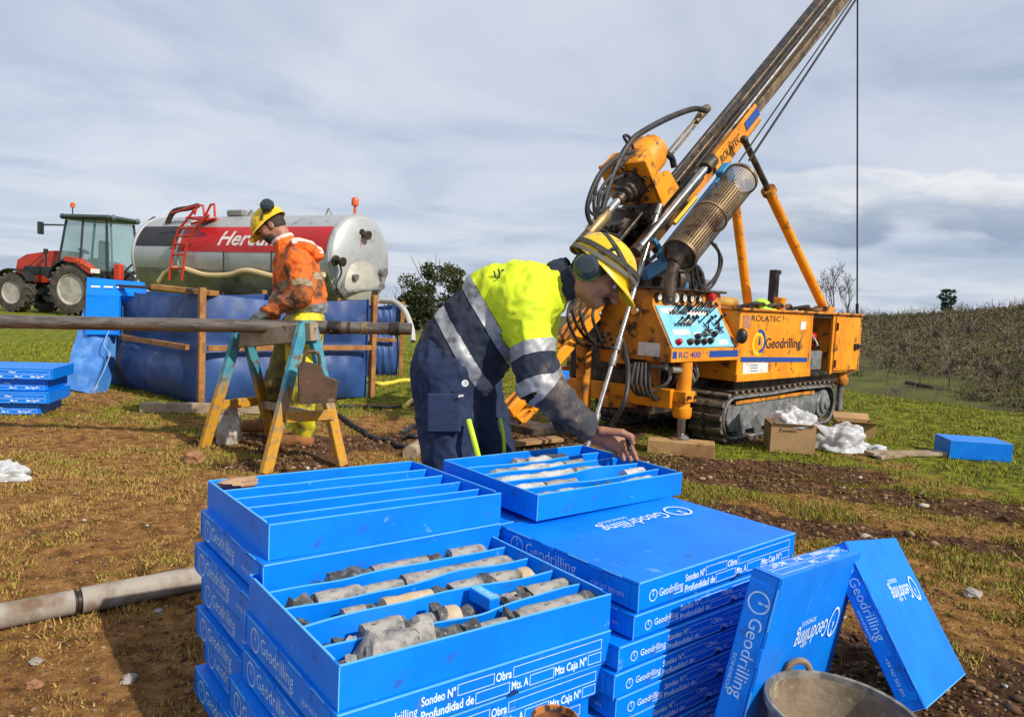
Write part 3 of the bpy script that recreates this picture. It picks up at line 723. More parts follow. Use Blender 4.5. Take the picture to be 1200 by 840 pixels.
TRACKR = mat('muddy_track_rubber', (.035, .032, .029), .85, c2=(.14, .10, .065), scale=8, c3=(.22, .165, .11), scale3=20, t3=(.52, .66), bump=.4)
TRACKP = mat('scuffed_grey_plate', (.20, .21, .22), .6, metal=.3, c2=(.10, .105, .11), scale=9, c3=(.34, .32, .28), scale3=16, t3=(.54, .64), bump=.3)
PANELB = mat('light_blue_panel', (.16, .47, .68), .5, c2=(.22, .52, .70), scale=8, c3=(.16, .18, .18), scale3=18, t3=(.62, .72))
BLUEP = mat('blue_machine_paint', (.03, .22, .44), .45, c2=(.05, .15, .26), scale=7, c3=(.10, .07, .05), scale3=14, t3=(.58, .7))
add_layer(ORANGE, (.05, .032, .02), 2.6, .60, .74)
add_layer(ORANGED, (.04, .028, .02), 3.0, .56, .70)
STRIPE = mat('dark_blue_vinyl', (.012, .06, .28), .45)
WHITEP = mat('white_sticker', (.72, .70, .66), .6, c2=(.50, .47, .42), scale=12)
BLACKP = mat('black_plastic', (.018, .018, .018), .45)
REDP = mat('red_plastic', (.50, .02, .02), .4)
YEL = mat('yellow_vinyl', (.80, .50, .02), .5)
INK = mat('dark_ink', (.03, .025, .03), .6)
rig = thing('drill_rig', 'orange crawler drill rig with raised inclined mast and blue control panel', 'drill rig', rw(0, .7, 0))
def B(name, m, mb, par=None, **k): return mb.build(name, m, par or rig, **k)
# ---- crawler tracks
def track(s0, s1, lab):
    t0, t1, hh = -.02, 2.32, .47
    r = .215; cz = r + .015; path = []
    tb = [(t0 + r * .9, cz), (t1 - r, cz + .02)]
    nseg = 16
    for i in range(nseg + 1):                     # front end (left), from bottom round to top
        a = -math.pi / 2 - math.pi * i / nseg; path.append((tb[0][0] + r * math.cos(a) * .95, tb[0][1] + r * math.sin(a)))
    path.append(((t0 + t1) / 2 - .25, hh - .02)); path.append(((t0 + t1) / 2 + .3, hh - .0))
    for i in range(nseg + 1):
        a = math.pi / 2 - math.pi * i / nseg; path.append((tb[1][0] + r * math.cos(a), tb[1][1] + r * math.sin(a) * (1 if a > 0 else 1.08)))
    # resample evenly
    P_ = [Vector((a, b)) for a, b in path] + [Vector(path[0])]
    ln = [0]
    for i in range(1, len(P_)): ln.append(ln[-1] + (P_[i] - P_[i - 1]).length)
    def at(q):
        q %= ln[-1]
        for i in range(1, len(P_)):
            if q <= ln[i]: k = (q - ln[i - 1]) / max(1e-9, ln[i] - ln[i - 1]); return P_[i - 1].lerp(P_[i], k)
        return P_[-1]
    N_ = 72; band = MB(); vs = []; th = .035
    for i in range(N_):
        p = at(ln[-1] * i / N_); q = at(ln[-1] * (i + .5) / N_) - at(ln[-1] * (i - .5) / N_); q.normalize(); nn = Vector((q.y, -q.x))   # outward
        if (p - Vector(((t0 + t1) / 2, cz))).dot(nn) < 0: nn = -nn
        for pp in (p, p - nn * th):
            for s in (s0, s1): vs.append(rw(pp.x, s, pp.y))
    fs = []
    for i in range(N_):
        a, b = 4 * i, 4 * ((i + 1) % N_)
        fs += [(a, a + 1, b + 1, b), (a + 2, b + 2, b + 3, a + 3), (a, b, b + 2, a + 2), (a + 1, a + 3, b + 3, b + 1)]
    band.add(vs, fs); belt = B('track_belt', TRACKR, band, label=lab)
    # grouser shoes, one object each
    ns = 46; dummy = MB(); dummy.obox((0, 0, 0), ((1, 0, 0), (0, 1, 0), (0, 0, 1)), (.058, abs(s1 - s0) + .02, .034), .006)
    me = dummy.mesh('track_shoe', TRACKR)
    for i in range(ns):
        p = at(ln[-1] * i / ns); q = at(ln[-1] * (i + .3) / ns) - at(ln[-1] * (i - .3) / ns); q.normalize(); nn = Vector((q.y, -q.x))
        if (p - Vector(((t0 + t1) / 2, cz))).dot(nn) < 0: nn = -nn
        c = rw(p.x + nn.x * .012, (s0 + s1) / 2, p.y + nn.y * .012) - ORG[rig.name]
        X = RX * q.x + Vector((0, 0, q.y)); Z = RX * nn.x + Vector((0, 0, nn.y)); Y = Z.cross(X)
        o = bpy.data.objects.new('track_shoe', me); COL.objects.link(o); o.parent = belt
        o.matrix_local = Matrix(((X.x, Y.x, Z.x, c.x), (X.y, Y.y, Z.y, c.y), (X.z, Y.z, Z.z, c.z), (0, 0, 0, 1)))
    # pale inner guide lip seen as a loop
    lip = MB(); pts = []
    for i in range(N_ + 1):
        p = at(ln[-1] * i / N_); q = at(ln[-1] * (i + .5) / N_) - at(ln[-1] * (i - .5) / N_); q.normalize(); nn = Vector((q.y, -q.x))
        if (p - Vector(((t0 + t1) / 2, cz))).dot(nn) < 0: nn = -nn
        pts.append(rw(p.x - nn.x * .03, s0 - .004, p.y - nn.y * .03))
    lip.tube(pts, .012, 6, cap=False); lip.build('guide_lip', TRACKP, belt)
    fr = MB(); fr.prism([(t0 + .20, .10), (t1 - .42, .12), (t1 - .36, .30), (t1 - .42, .375), (t0 + .16, .345), (t0 + .12, .22)], rw(0, s0 + .03, 0) , RX, (0, 0, 1), -.05)
    f_ = B('track_frame', TRACKP, fr)
    b = MB(); b.box((0, 0, 0), (.01, .01, .01))
    b = MB()
    b.beam(rw(t0 + .25, s0 + .022, .365), rw(t1 - .5, s0 + .022, .385), .02, .03); b.build('frame_flange', ORANGED, f_)
    for i in range(5):
        w = MB(); c = rw(t0 + .40 + i * .31, s0 + .05, .088); w.lathe([(.0, 0), (.07, 0), (.075, .02), (.075, .16), (0, .16)], c - RY * .025, RY, 14); w.build('track_roller', TRACKP, f_)
    w = MB(); c = rw(t1 - r - .02, s0 + .02, cz + .02); w.lathe([(0, -.05), (.05, -.05), (.06, -.03), (.10, -.02), (.105, .0), (.15, .01), (.155, .04), (.155, .2), (0, .2)], c, RY, 24); sp = B('drive_wheel', TRACKP, w)
    w = MB(); c = rw(t0 + r * .9, s0 + .04, cz); w.lathe([(0, 0), (.05, 0), (.06, .01), (.15, .03), (.155, .2), (0, .2)], c, RY, 24); B('idler_wheel', GREASE, w)
track(.02, .34, 'muddy near crawler track'); track(1.12, 1.44, 'shaded far crawler track')
# ---- chassis
b = MB(); b.obox(rw(1.15, .72, .42), (RX, RY, (0, 0, 1)), (2.5, .74, .26), .01); B('chassis', GREASE, b)
b = MB(); b.obox(rw(.2, .74, .40), (RX, RY, (0, 0, 1)), (1.5, .6, .30), .01); B('slew_base', GREASE, b)
b = MB(); b.beam(rw(-.72, .06, .455), rw(-.72, 1.42, .425), .10, .16, bev=.008); xb = B('front_crossbeam', ORANGE, b)
for s in (.2, .75):
    w = MB(); w.lathe([(.02, 0), (.02, .02), (.0, .02)], rw(-.775, s, .45), -RX, 10); w.build('bolt', GREASE, xb)
for s, z1 in ((.34, .78), (.95, .8), (1.25, .7)):
    b = MB(); b.beam(rw(-.64, s, .40), rw(-.64, s, z1), .11, .08, up=RX, bev=.006); B('front_upright', ORANGED, b)
# ---- engine housing
tA, tB, tC, tD = rt(P(866, 400, 0))[0], rt(P(949, 400, 0))[0], rt(P(976.5, 400, 0))[0], rt(P(1006, 400, 0))[0]
z0, z1 = .565, 1.205; sB = 1.05
b = MB(); b.obox(rw((tA + tB) / 2, sB / 2, (z0 + z1) / 2), (RX, RY, (0, 0, 1)), (tB - tA, sB, z1 - z0), .008); hs = B('engine_housing', ORANGE, b)
b = MB(); b.obox(rw((tA + tB) / 2, -.004, z0 + .035), (RX, RY, (0, 0, 1)), (tB - tA + .05, .03, .07), .004); b.build('skirt_rail', ORANGE, hs)
b = MB(); b.obox(rw((tA + tD) / 2 + .02, sB / 2, z1 + .012), (RX, RY, (0, 0, 1)), (tD - tA + .06, sB + .06, .022), .004); b.build('top_rim', ORANGED, hs)
# open equipment bay: back, floor, top, posts
tm, tw = (tB + tC) / 2, tC - tB
bay = MB()
bay.obox(rw(tm, .62, (z0 + z1) / 2), (RX, RY, (0, 0, 1)), (tw, .03, z1 - z0)); bay.obox(rw(tm, .31, z0 + .02), (RX, RY, (0, 0, 1)), (tw - .004, .6, .04)); bay.obox(rw(tm, .31, z1 - .02), (RX, RY, (0, 0, 1)), (tw - .004, .6, .04))
bo = B('equipment_bay', GREASE, bay)
for tt in (tB + .018, tC - .018):
    w = MB(); w.obox(rw(tt, .012, (z0 + z1) / 2), (RX, RY, (0, 0, 1)), (.036, .03, z1 - z0 + .002), .003); w.build('bay_post', ORANGE, bo)
w = MB(); w.obox(rw(tm - .03, .16, z0 + .15), (RX, RY, (0, 0, 1)), (tw * .62, .22, .20), .008); w.build('battery', STEELG, bo)
w = MB(); w.lathe([(0, 0), (.055, 0), (.055, .12), (.03, .14), (0, .14)], rw(tm + .09, .16, z0 + .30), (0, 0, 1), 14); w.build('red_filter', REDP, bo)
w = MB(); w.lathe([(0, 0), (.05, 0), (.05, .16), (0, .16)], rw(tm - .12, .2, z0 + .33), (0, 0, 1), 14); w.build('oil_filter', BLACKP, bo)
for k in range(5):
    w = MB(); w.tube(spline([rw(tB + .05 + .04 * k, .1 + .03 * k, z1 - .06), rw(tm + .06 * (k - 2), .08, z1 - .22 - .03 * k), rw(tC - .06 - .03 * k, .14, z0 + .3)], 6), .010, 6); w.build('bay_hose', [RUBBER, STEELG, RUBBER, WHITEP, RUBBER][k], bo)
b = MB(); b.obox(rw((tC + tD) / 2, .5, (z0 + z1) / 2 + .005), (RX, RY, (0, 0, 1)), (tD - tC, 1.0, z1 - z0 - .01), .006); rb = B('rear_cabinet', ORANGED, b)
b = MB(); b.obox(rw((tC + tD) / 2, -.008, (z0 + z1) / 2 + .005), (RX, RY, (0, 0, 1)), (tD - tC - .05, .018, z1 - z0 - .06), .005); dr = B('cabinet_door', ORANGE, b)
w = MB(); w.obox(rw(tD - .12, -.03, .86), (RX, RY, (0, 0, 1)), (.09, .03, .07), .008); w.obox(rw(tD - .10, -.05, .87), (RX, RY, (0, 0, 1)), (.05, .03, .03), .006); w.build('door_latch', BLACKP, dr)
for zz in (.68, 1.08):
    w = MB(); w.tube([rw(tC + .035, -.022, zz - .04), rw(tC + .035, -.022, zz + .04)], .012, 8); w.build('hinge', GREASE, dr)
b = MB(); b.obox(rw(tD + .02, .5, .9), (RX, RY, (0, 0, 1)), (.04, 1.02, .64), .006); B('rear_end_plate', ORANGED, b)
b = MB(); b.obox(rw((tA + tD) / 2, .55, z0 - .06), (RX, RY, (0, 0, 1)), (tD - tA - .3, .9, .11), .01); B('underframe', GREASE, b)
# markings on the housing side
def side_txt(nm, body, px, py, wpx, hgt, m, bold=0.0):
    p = P(px, py, -.0035); q = P(px + wpx, py, -.0035); t_ = (rt(q)[0] - rt(p)[0]); w = MB(); text_fit(w, body, p, RX, (0, 0, 1), t_, hgt, bold); return w.build(nm, m, hs, smooth=0)
side_txt('maker_lettering', 'ROLATEC', 881, 376, 34, .055, INK, .005)
side_txt('name_lettering', 'Geodrilling', 897, 408, 41, .10, INK, .012)
w = MB(); c = P(888.5, 403, -.0035); ring(w, c, RX, (0, 0, 1), .075, .11, 30); w.build('ring_emblem', YEL, hs, smooth=0)
w = MB(); c = P(890.5, 400, -.0055); ring(w, c, RX, (0, 0, 1), .08, .112, 30, -1.6, 1.9); w.add([c + Vector((0, 0, .06)), c + RX * .02 - Vector((0, 0, .03)), c - RX * .02 - Vector((0, 0, .03))], [(0, 1, 2)]); w.build('emblem_arc', STRIPE, hs, smooth=0)
w = MB(); p = P(868, 424, -.0045); q = P(946, 424, -.0045); w.add([p, q, q + Vector((0, 0, .045)), p + Vector((0, 0, .045))], [(0, 1, 2, 3)]); w.build('blue_stripe', STRIPE, hs, smooth=0)
w = MB(); p = P(870, 438, -.004); q = P(899.5, 437, -.004); w.add([p, q, q + Vector((0, 0, .10)), p + Vector((0, 0, .10))], [(0, 1, 2, 3)]); pl_ = w.build('white_placard', WHITEP, hs, smooth=0)
w = MB()
for k in range(3): 
    p2 = p.lerp(q, .3) + Vector((0, 0, .02 + .025 * k)) - RY * .001; w.add([p2, p2 + RX * .13, p2 + RX * .13 + Vector((0, 0, .008)), p2 + Vector((0, 0, .008))], [(0, 1, 2, 3)])
w.build('placard_print', STRIPE, pl_, smooth=0)
w = MB(); p = P(870.5, 384, -.004); q = P(879.5, 384, -.004); w.add([p, q, q + Vector((0, 0, .11)), p + Vector((0, 0, .11))], [(0, 1, 2, 3)]); w.build('maker_plate', mat('dull_pink_plate', (.50, .22, .12), .6, c2=(.25, .1, .06), scale=60), hs, smooth=0)
w = MB(); p = P(938, 386, -.004); q = P(944, 386, -.004); w.add([p, q, q + Vector((0, 0, .08)), p + Vector((0, 0, .08))], [(0, 1, 2, 3)]); w.build('side_sticker', WHITEP, hs, smooth=0)
# ---- control console
t0c, t1c = rt(P(786, 412, 0))[0], tA - .004
zb, zf, zp, zt_ = .765, .875, 1.215, 1.345
prof = [(0, zb), (0, zf), (.20, zp), (.215, zt_), (.46, zt_), (.46, zb)]
b = MB(); b.prism([(s, z) for s, z in prof][::-1], rw(t0c, 0, 0), RY, (0, 0, 1), (t1c - t0c)); con = B('control_console', ORANGED, b)
b = MB(); b.obox(rw((t0c + t1c) / 2, -.006, (zb + zf) / 2), (RX, RY, (0, 0, 1)), (t1c - t0c + .006, .012, zf - zb), .003); b.build('front_strip', ORANGE, con)
sl_d = (RY * .20 + Vector((0, 0, zp - zf))).normalized(); sl_n = RX.cross(sl_d).normalized()
def on(u, v, h=0.0):   # u along RX 0..1, v up the slope 0..1, h off the panel
    L_ = math.hypot(.20, zp - zf); return rw(t0c, 0, zf) + RX * (u * (t1c - t0c)) + sl_d * (v * L_) + sl_n * h
if (sl_n.dot(Vector((0, -1, .3)))) < 0: sl_n = -sl_n
b = MB(); b.obox(on(.47, .5, .006), (RX, sl_d, sl_n), ((t1c - t0c) * .90, math.hypot(.2, zp - zf) * .98, .012), .003); pan = b.build('control_panel', PANELB, con)
for u0, u1, v in ((.06, .30, .86), (.40, .70, .84), (.10, .32, .36), (.38, .48, .30), (.70, .84, .12), (.30, .44, .60)):
    w = MB(); w.obox(on((u0 + u1) / 2, v, .0135), (RX, sl_d, sl_n), ((u1 - u0) * (t1c - t0c), .05, .003)); w.build('label_strip', WHITEP, pan)
rn = random.Random(4)
for k in range(26):
    if k < 7: u, v = .16 + .035 * k, .78
    elif k < 15: u, v = .44 + .045 * (k - 7), .84
    elif k < 21: u, v = .16 + .04 * (k - 15), .50
    else: u, v = .52 + .07 * (k - 21), .52 + .06 * (k % 2)
    w = MB(); p = on(u, v, .01); d = (sl_n * .8 + RX * rn.uniform(.1, .5) + Vector((0, 0, .5))).normalized(); L_ = rn.uniform(.09, .13); w.tube([p, p + d * L_], .006, 6); w.ell(p + d * L_, (.014, .014, .014), nu=8, nv=6); w.build('control_lever', BLACKP, pan)
for u, v, m in ((.10, .12, REDP), (.26, .12, GREASE), (.36, .12, BLACKP), (.46, .12, GREASE), (.56, .14, GREASE), (.40, .24, BLACKP), (.52, .30, STEELG), (.66, .30, BLACKP)):
    w = MB(); w.lathe([(.028, 0), (.028, .02), (.020, .045), (0, .048)], on(u, v, .01), sl_n, 14); w.build('control_knob', m, pan)
for u, v in ((.60, .40), (.78, .46)):
    w = MB(); c = on(u, v, .03)
    for a in (0, 1.05, 2.1): 
        d = RX * math.cos(a) + sl_d * math.sin(a); w.tube([c - d * .06, c + d * .06], .007, 6)
    w.build('hand_valve', BLACKP, pan)
fn = -RY
GLASSW = mat('gauge_face', (.75, .74, .70), .35, c2=(.6, .58, .52), scale=30)
for k, (u, r_) in enumerate(((.06, .030), (.17, .042), (.29, .042), (.41, .032), (.52, .03), (.64, .026))):
    c = rw(t0c + u * (t1c - t0c), .198, 1.285); w = MB(); w.lathe([(r_ * 1.25, 0), (r_ * 1.25, .02), (r_ * 1.02, .024), (r_ * 1.02, .012)], c, fn, 18); g = w.build('pressure_gauge', GREASE, con)
    w = MB(); w.lathe([(r_ * 1.05, .012), (r_ * 1.05, .016), (0, .016)], c, fn, 18); w.build('gauge_face', GLASSW, g)
    w = MB(); w.obox(c + fn * .018 + Vector((0, 0, r_ * .3)), (RX, fn, (0, 0, 1)), (r_ * .16, .003, r_ * .9)); w.build('gauge_needle', INK, g)
w = MB(); w.lathe([(.04, 0), (.04, .03), (.03, .05), (0, .05)], rw(t0c + .80 * (t1c - t0c), .195, 1.31), fn, 16); w.build('stop_button', REDP, con)
b = MB(); b.obox(rw((t0c + t1c) / 2, .32, zt_ + .012), (RX, RY, (0, 0, 1)), (t1c - t0c + .04, .32, .022), .004); b.build('console_top', GREASE, con)
p = rw(t0c + .10, -.0145, .800); w = MB(); text_fit(w, 'RC 400', p, RX, (0, 0, 1), .32, .05, .01); w.build('model_lettering', STRIPE, con, smooth=0)
for a, bb in ((.01, .07), (.55, (t1c - t0c) - .02)):
    w = MB(); p = rw(t0c + a, -.0135, .795); q = rw(t0c + bb, -.0135, .795); w.add([p, q, q + Vector((0, 0, .058)), p + Vector((0, 0, .058))], [(0, 1, 2, 3)]); w.build('blue_stripe', STRIPE, con, smooth=0)
w = MB(); p = rw(t0c - .0035, .32, .80); w.add([p, p - RY * .22, p - RY * .22 + Vector((0, 0, .11)), p + Vector((0, 0, .11))], [(0, 1, 2, 3)]); w.build('maker_plate', WHITEP, con, smooth=0)
w = MB(); w.lathe([(.035, 0), (.04, .02), (.03, .035), (0, .035)], rw(t0c, .36, 1.16), -RX, 14); w.build('side_lamp', CHROME, con)
b = MB(); b.obox(rw(t0c + .03, .60, 1.02), (RX, RY, (0, 0, 1)), (.06, .28, .62), .006); B('side_shield', ORANGED, b)
b = MB(); b.tube([rw(t0c + .06, .03, .70), rw(t0c + .3, .02, .69), rw(t0c + .42, .05, .60)], .026, 10); b.tube([rw(t0c + .03, .05, .72), rw(t0c + .03, .4, .70)], .02, 8); B('console_pipe', STEELG, b)
rn = random.Random(9)
for k in range(7):
    t_ = t0c + .08 + .07 * k; w = MB(); w.tube(spline([rw(t_, .10, .76), rw(t_ + .03, .05 + .04 * rn.random(), .62), rw(t_ + rn.uniform(-.1, .15), .2, .50)], 6), .013, 7); B('console_hose', RUBBER if k % 3 else STEELG, w)
w = MB(); w.ell(rw(t1c - .04, -.05, .98), (.05, .05, .07), nu=14, nv=8); B('coiled_lead', BLACKP, w)
# ---- jacks
def jack(t, s, ztop, zmid, zbot, m):
    b = MB(); b.lathe([(.0, ztop), (.062, ztop), (.062, zmid + .09), (.078, zmid + .085), (.078, zmid + .02), (.068, zmid), (0, zmid)], rw(t, s, 0), (0, 0, 1), 20); j = B('jack_leg', m, b)
    w = MB(); w.lathe([(.036, zmid), (.036, zbot + .05), (.05, zbot + .045), (.075, zbot + .02), (.075, zbot), (0, zbot)], rw(t, s, 0), (0, 0, 1), 18); w.build('jack_rod', CHROME if m is ORANGE else STEELG, j)
    w = MB(); w.obox(rw(t - .0, s, zmid + .18), (RX, RY, (0, 0, 1)), (.16, .16, .09), .006); w.build('jack_clamp', m, j)
    for d in (-1, 1):
        w = MB(); w.lathe([(.014, 0), (.014, .03), (0, .03)], rw(t + .05 * d, s - .08, zmid + .18), -RY, 8); w.build('clamp_bolt', GREASE, j)
tj = rt(P(800, 470, .02))[0]
jack(tj, .02, .76, .30, .118, ORANGE); jack(rt(P(985, 450, .1))[0], .10, .58, .42, .03, ORANGED); jack(tj, 1.40, .6, .3, .02, ORANGED)
# ---- mast (inclined)
MS = .74
mA, mZ = P(640, 424, MS), P(1030, -54, MS); md = (mZ - mA).normalized(); mn = RY.copy(); mb_ = md.cross(mn).normalized()
if mb_.z < 0: mb_ = -mb_
def mp(px, py, s=MS): return P(px, py, s)
b = MB(); b.obox((mA + mZ) / 2, (md, mn, mb_), ((mZ - mA).length, .16, .105), .006); mast = B('mast_beam', BROWNST, b)
p, q = mp(761, 253), mp(1009, -53); w = MB(); w.beam(p, q, .14, .135, up=mb_, bev=.005); B('mast_rail', GREASE, w)
p, q = mp(706, 300, .58), mp(868, 118, .58); w = MB(); w.beam(p, q, .03, .05, up=mb_); B('mast_chain', GREASE, w)
for k, (o1, o2, r_) in enumerate(((-.10, .045, .012), (-.085, -.02, .016), (-.09, .10, .010))):
    w = MB(); w.tube([mp(764, 254) + RY * o1 + mb_ * o2, mp(1008, -50) + RY * o1 + mb_ * o2], r_, 7); B('mast_line', [RUBBER, STEELG, BROWNST][k], w)
p, q = mp(650, 412, .60), mp(884, 134, .60); w = MB(); w.beam(p, q, .05, .17, up=mb_, bev=.006); car = B('mast_channel', ORANGED, w)
w = MB(); w.beam(mp(838, 196, .55), mp(888, 132, .55), .02, .20, up=mb_, bev=.004); cap_ = w.build('channel_plate', ORANGE, car)
w = MB(); w.beam(mp(874, 149, .535), mp(889, 130, .535), .006, .09, up=mb_); w.build('blue_mark', STRIPE, cap_)
w = MB(); text_fit(w, 'ROLATEC', mp(846, 190, .535) - mb_ * .02, md, mb_, .42, .085, .01); w.build('maker_lettering', mat('faded_black_paint', (.10, .06, .03), .7), cap_, smooth=0)
for k in range(3):
    w = MB(); o0 = mb_ * (.08 + .035 * k) - RY * (.02 + .04 * k); w.tube([mp(712, 312, .6) + o0, mp(862, 128, .6) + o0], .012, 7); B('guide_bar', GREASE if k != 1 else CHROME, w)
# sliding carriage plate under the head
w = MB(); w.beam(mp(770, 262, .50), mp(820, 202, .50), .06, .14, up=mb_, bev=.005); B('carriage_slide', GREASE, w)
# feed cylinder, blue bar
w = MB(); a_, z_ = mp(748, 292, .30), mp(828, 196, .30); w.tube([a_, z_], .036, 14); fc = B('feed_cylinder', CHROME, w)
w = MB(); w.tube([z_ - md * .02, z_ + md * .12], .06, 14); w.build('cylinder_gland', GREASE, fc)
w = MB(); w.tube([a_ - md * .05, a_ + md * .02], .05, 14); w.build('cylinder_gland', GREASE, fc)
w = MB(); w.beam(mp(775, 302, .22), mp(852, 203, .22), .05, .11, up=mb_, bev=.006); bb_ = B('blue_feed_bar', BLUEP, w)
w = MB(); w.obox(mp(850, 205, .2), (md, mn, mb_), (.16, .09, .16), .01); w.build('bar_bracket', BLUEP, bb_)
w = MB(); w.tube([mp(790, 262, .28), mp(815, 232, .28)], .02, 8); B('return_pipe', YEL, w)
# ---- rotation head
hc = mp(744, 216, .62)
def hd(a, b, n): return hc + md * a + mb_ * b + RY * n
w = MB(); w.obox(hd(.02, .10, 0), (md, mb_, mn), (.20, .32, .40), .012); head = B('rotation_head', ORANGE, w)
w = MB(); w.obox(hd(-.085, .06, -.03), (md, mb_, mn), (.03, .40, .50), .006); w.build('face_plate', ORANGE, head)
w = MB(); w.prism([(-.10, -.18), (.18, -.18), (.14, .02), (-.10, .12)], hd(0, 0, -.25), md, mb_, .03); w.build('side_cheek', ORANGE, head)
w = MB(); w.lathe([(0, 0), (.15, 0), (.17, .02), (.17, .20), (.13, .24), (.13, .30), (0, .31)], hd(.12, .10, 0), md, 26); w.build('gear_motor', ORANGE, head)
w = MB(); w.lathe([(.13, .0), (.145, .02), (.145, .06), (.12, .07)], hd(.40, .02, .08), md, 20); w.build('motor_cap', GREASE, head)
ck = MB(); ck.lathe([(0, 0), (.135, 0), (.14, .03), (.115, .05), (.118, .07), (.098, .085), (.10, .11), (.08, .13), (.082, .155), (.05, .18), (.045, .24), (0, .24)], hd(-.10, .06, -.06), -md, 24); ch = B('drill_chuck', GREASE, ck)
w = MB(); 
for k in range(10):
    a = 2 * math.pi * k / 10; e1_, e2_ = mb_, mn; c = hd(-.105, .06, -.06) + (e1_ * math.cos(a) + e2_ * math.sin(a)) * .17; w.lathe([(.018, 0), (.018, .03), (0, .03)], c, -md, 8)
w.build('chuck_bolts', GREASE, ch, kind='stuff')
r0 = hd(-.30, .06, -.06); w = MB(); w.tube([r0, r0 - md * .42], .034, 14); rod = B('drill_rod', STEELG, w)
w = MB(); w.tube([r0 - md * .20, r0 - md * .24, r0 - md * .46, r0 - md * .52], [.036, .055, .055, .036], 14); w.build('rod_joint', mat('worn_brass_steel', (.36, .25, .10), .45, metal=.6, c2=(.2, .15, .09), scale=12), rod)
w = MB(); w.tube([r0 - md * .5, r0 - md * .72], .045, 14); w.build('lower_rod', BROWNST, rod)
# water swivel above the head and its hose
for k in (-1, 1):
    w = MB(); w.tube([mp(783 + 2 * k, 182 + 2 * k, .62), mp(823 + 2 * k, 134 + 1 * k, .62)], .012, 8); B('swivel_rod', BROWNST, w)
w = MB(); w.tube([mp(815, 143, .62), mp(826, 129, .62), mp(829, 127, .62)], [.03, .045, .04], 12); B('water_swivel', BROWNST, w)
def hose(name, pts, r, m=RUBBER, s=.55, par=None):
    w = MB(); w.tube(spline([P(a, b_, s if len(q) == 0 else q[0]) for a, b_, *q in pts], 7), r, 8); return B(name, m, w, par)
hose('water_hose', [(827, 130), (812, 128), (780, 140), (748, 158), (735, 172), (722, 196), (712, 224), (704, 258), (712, 266)], .026)
for pts, r in (([(742, 178), (728, 182), (706, 200), (694, 222), (688, 246), (694, 264), (706, 270)], .020), ([(744, 190), (722, 190), (703, 208), (696, 236), (699, 262)], .014),
               ([(738, 172), (731, 160), (738, 162), (745, 186)], .013), ([(756, 178), (740, 182), (716, 206), (702, 228), (703, 252), (716, 262)], .015), ([(732, 246), (712, 244), (702, 250), (712, 262), (730, 262)], .014),
               ([(744, 236), (722, 226), (708, 240), (704, 262)], .012), ([(728, 220), (706, 222), (690, 240), (696, 252), (712, 254)], .011), ([(750, 180), (770, 176), (786, 184), (790, 196)], .03), ([(736, 204), (716, 214), (700, 244), (708, 270), (722, 276)], .013)):
    hose('hydraulic_hose', pts, r)
# tangle under the head between rod and mast
rn = random.Random(21)
for k in range(9):
    x0, y0 = 700 + rn.uniform(0, 40), 262 + rn.uniform(0, 18); hose('hydraulic_hose', [(x0, y0, .66), (x0 + rn.uniform(10, 34), y0 + rn.uniform(6, 26), .8), (x0 + rn.uniform(10, 46), y0 + rn.uniform(34, 60), .8), (x0 + rn.uniform(26, 60), y0 + rn.uniform(50, 84), .7)], rn.uniform(.012, .020))
w = MB(); w.obox(hd(.10, -.24, .02), (md, mb_, mn), (.55, .16, .34), .03); B('head_carriage', GREASE, w)
w = MB(); w.obox(hd(-.25, -.22, .10), (md, mb_, mn), (.30, .14, .26), .03); B('head_carriage_foot', GREASE, w)
w = MB(); w.beam(mp(700, 312, .9), mp(760, 250, .9), .2, .12, up=mb_, bev=.01); B('mast_cradle', GREASE, w)
for k in range(5):
    x0, y0 = 668 + 7 * k, 350 + rn.uniform(-6, 10); hose('hydraulic_hose', [(x0 + 16, y0 - 26, .7), (x0, y0, .45), (x0 - 6 + rn.uniform(-4, 8), y0 + 24, .4), (x0 + 16, y0 + 48, .5), (x0 + 40, y0 + 40, .65)], .013)
for k in range(5):
    hose('hydraulic_hose', [(744 + 4 * k, 425, .2), (740 + 6 * k, 452 + 3 * k, .15), (752 + 8 * k, 462, .25), (768 + 5 * k, 436, .4)], .014)
hose('hydraulic_hose', [(728, 392, .3), (736, 430, .1), (732, 470, .0), (716, 498, .1)], .018)
# ---- perforated guard tube
ga, gb = P(797, 298, -.02), P(868, 210, -.02); gd = (gb - ga).normalized(); gl = (gb - ga).length; gr = .140
ga_ = gd.orthogonal().normalized(); gb_ = gd.cross(ga_)
w = MB(); NR, NL = 46, 40
for i in range(NR + 1):
    h = gl * i / NR; w.lathe([(gr, h - .0045), (gr + .002, h), (gr, h + .0045)], ga, gd, 28, ref=ga_); w.f = w.f[:-2]
for k in range(NL):
    a = 2 * math.pi * k / NL; d = ga_ * math.cos(a) + gb_ * math.sin(a); tq = -ga_ * math.sin(a) + gb_ * math.cos(a)
    c0, c1 = ga + d * (gr + .001), gb + d * (gr + .001); w.add([c0 - tq * .0042, c0 + tq * .0042, c1 + tq * .0042, c1 - tq * .0042], [(0, 1, 2, 3)])
GUARD = mat('perforated_brass_guard', (.26, .18, .09), .5, metal=.6, c2=(.15, .09, .045), scale=5, c3=(.07, .032, .016), scale3=5, t3=(.50, .64))
gu = B('perforated_guard', GUARD, w, kind='stuff', smooth=0)
w = MB(); w.lathe([(0, .06), (.085, .06), (.095, .10), (.095, gl - .22), (.07, gl - .18), (0, gl - .18)], ga, gd, 20); w.build('silencer_core', GREASE, gu)
for h in (0.0, gl * .48, gl):
    w = MB(); w.lathe([(gr - .004, h - .014), (gr + .010, h - .014), (gr + .010, h + .014), (gr - .004, h + .014)], ga, gd, 28); w.f = w.f[:-2]; w.build('guard_band', BROWNST, gu)
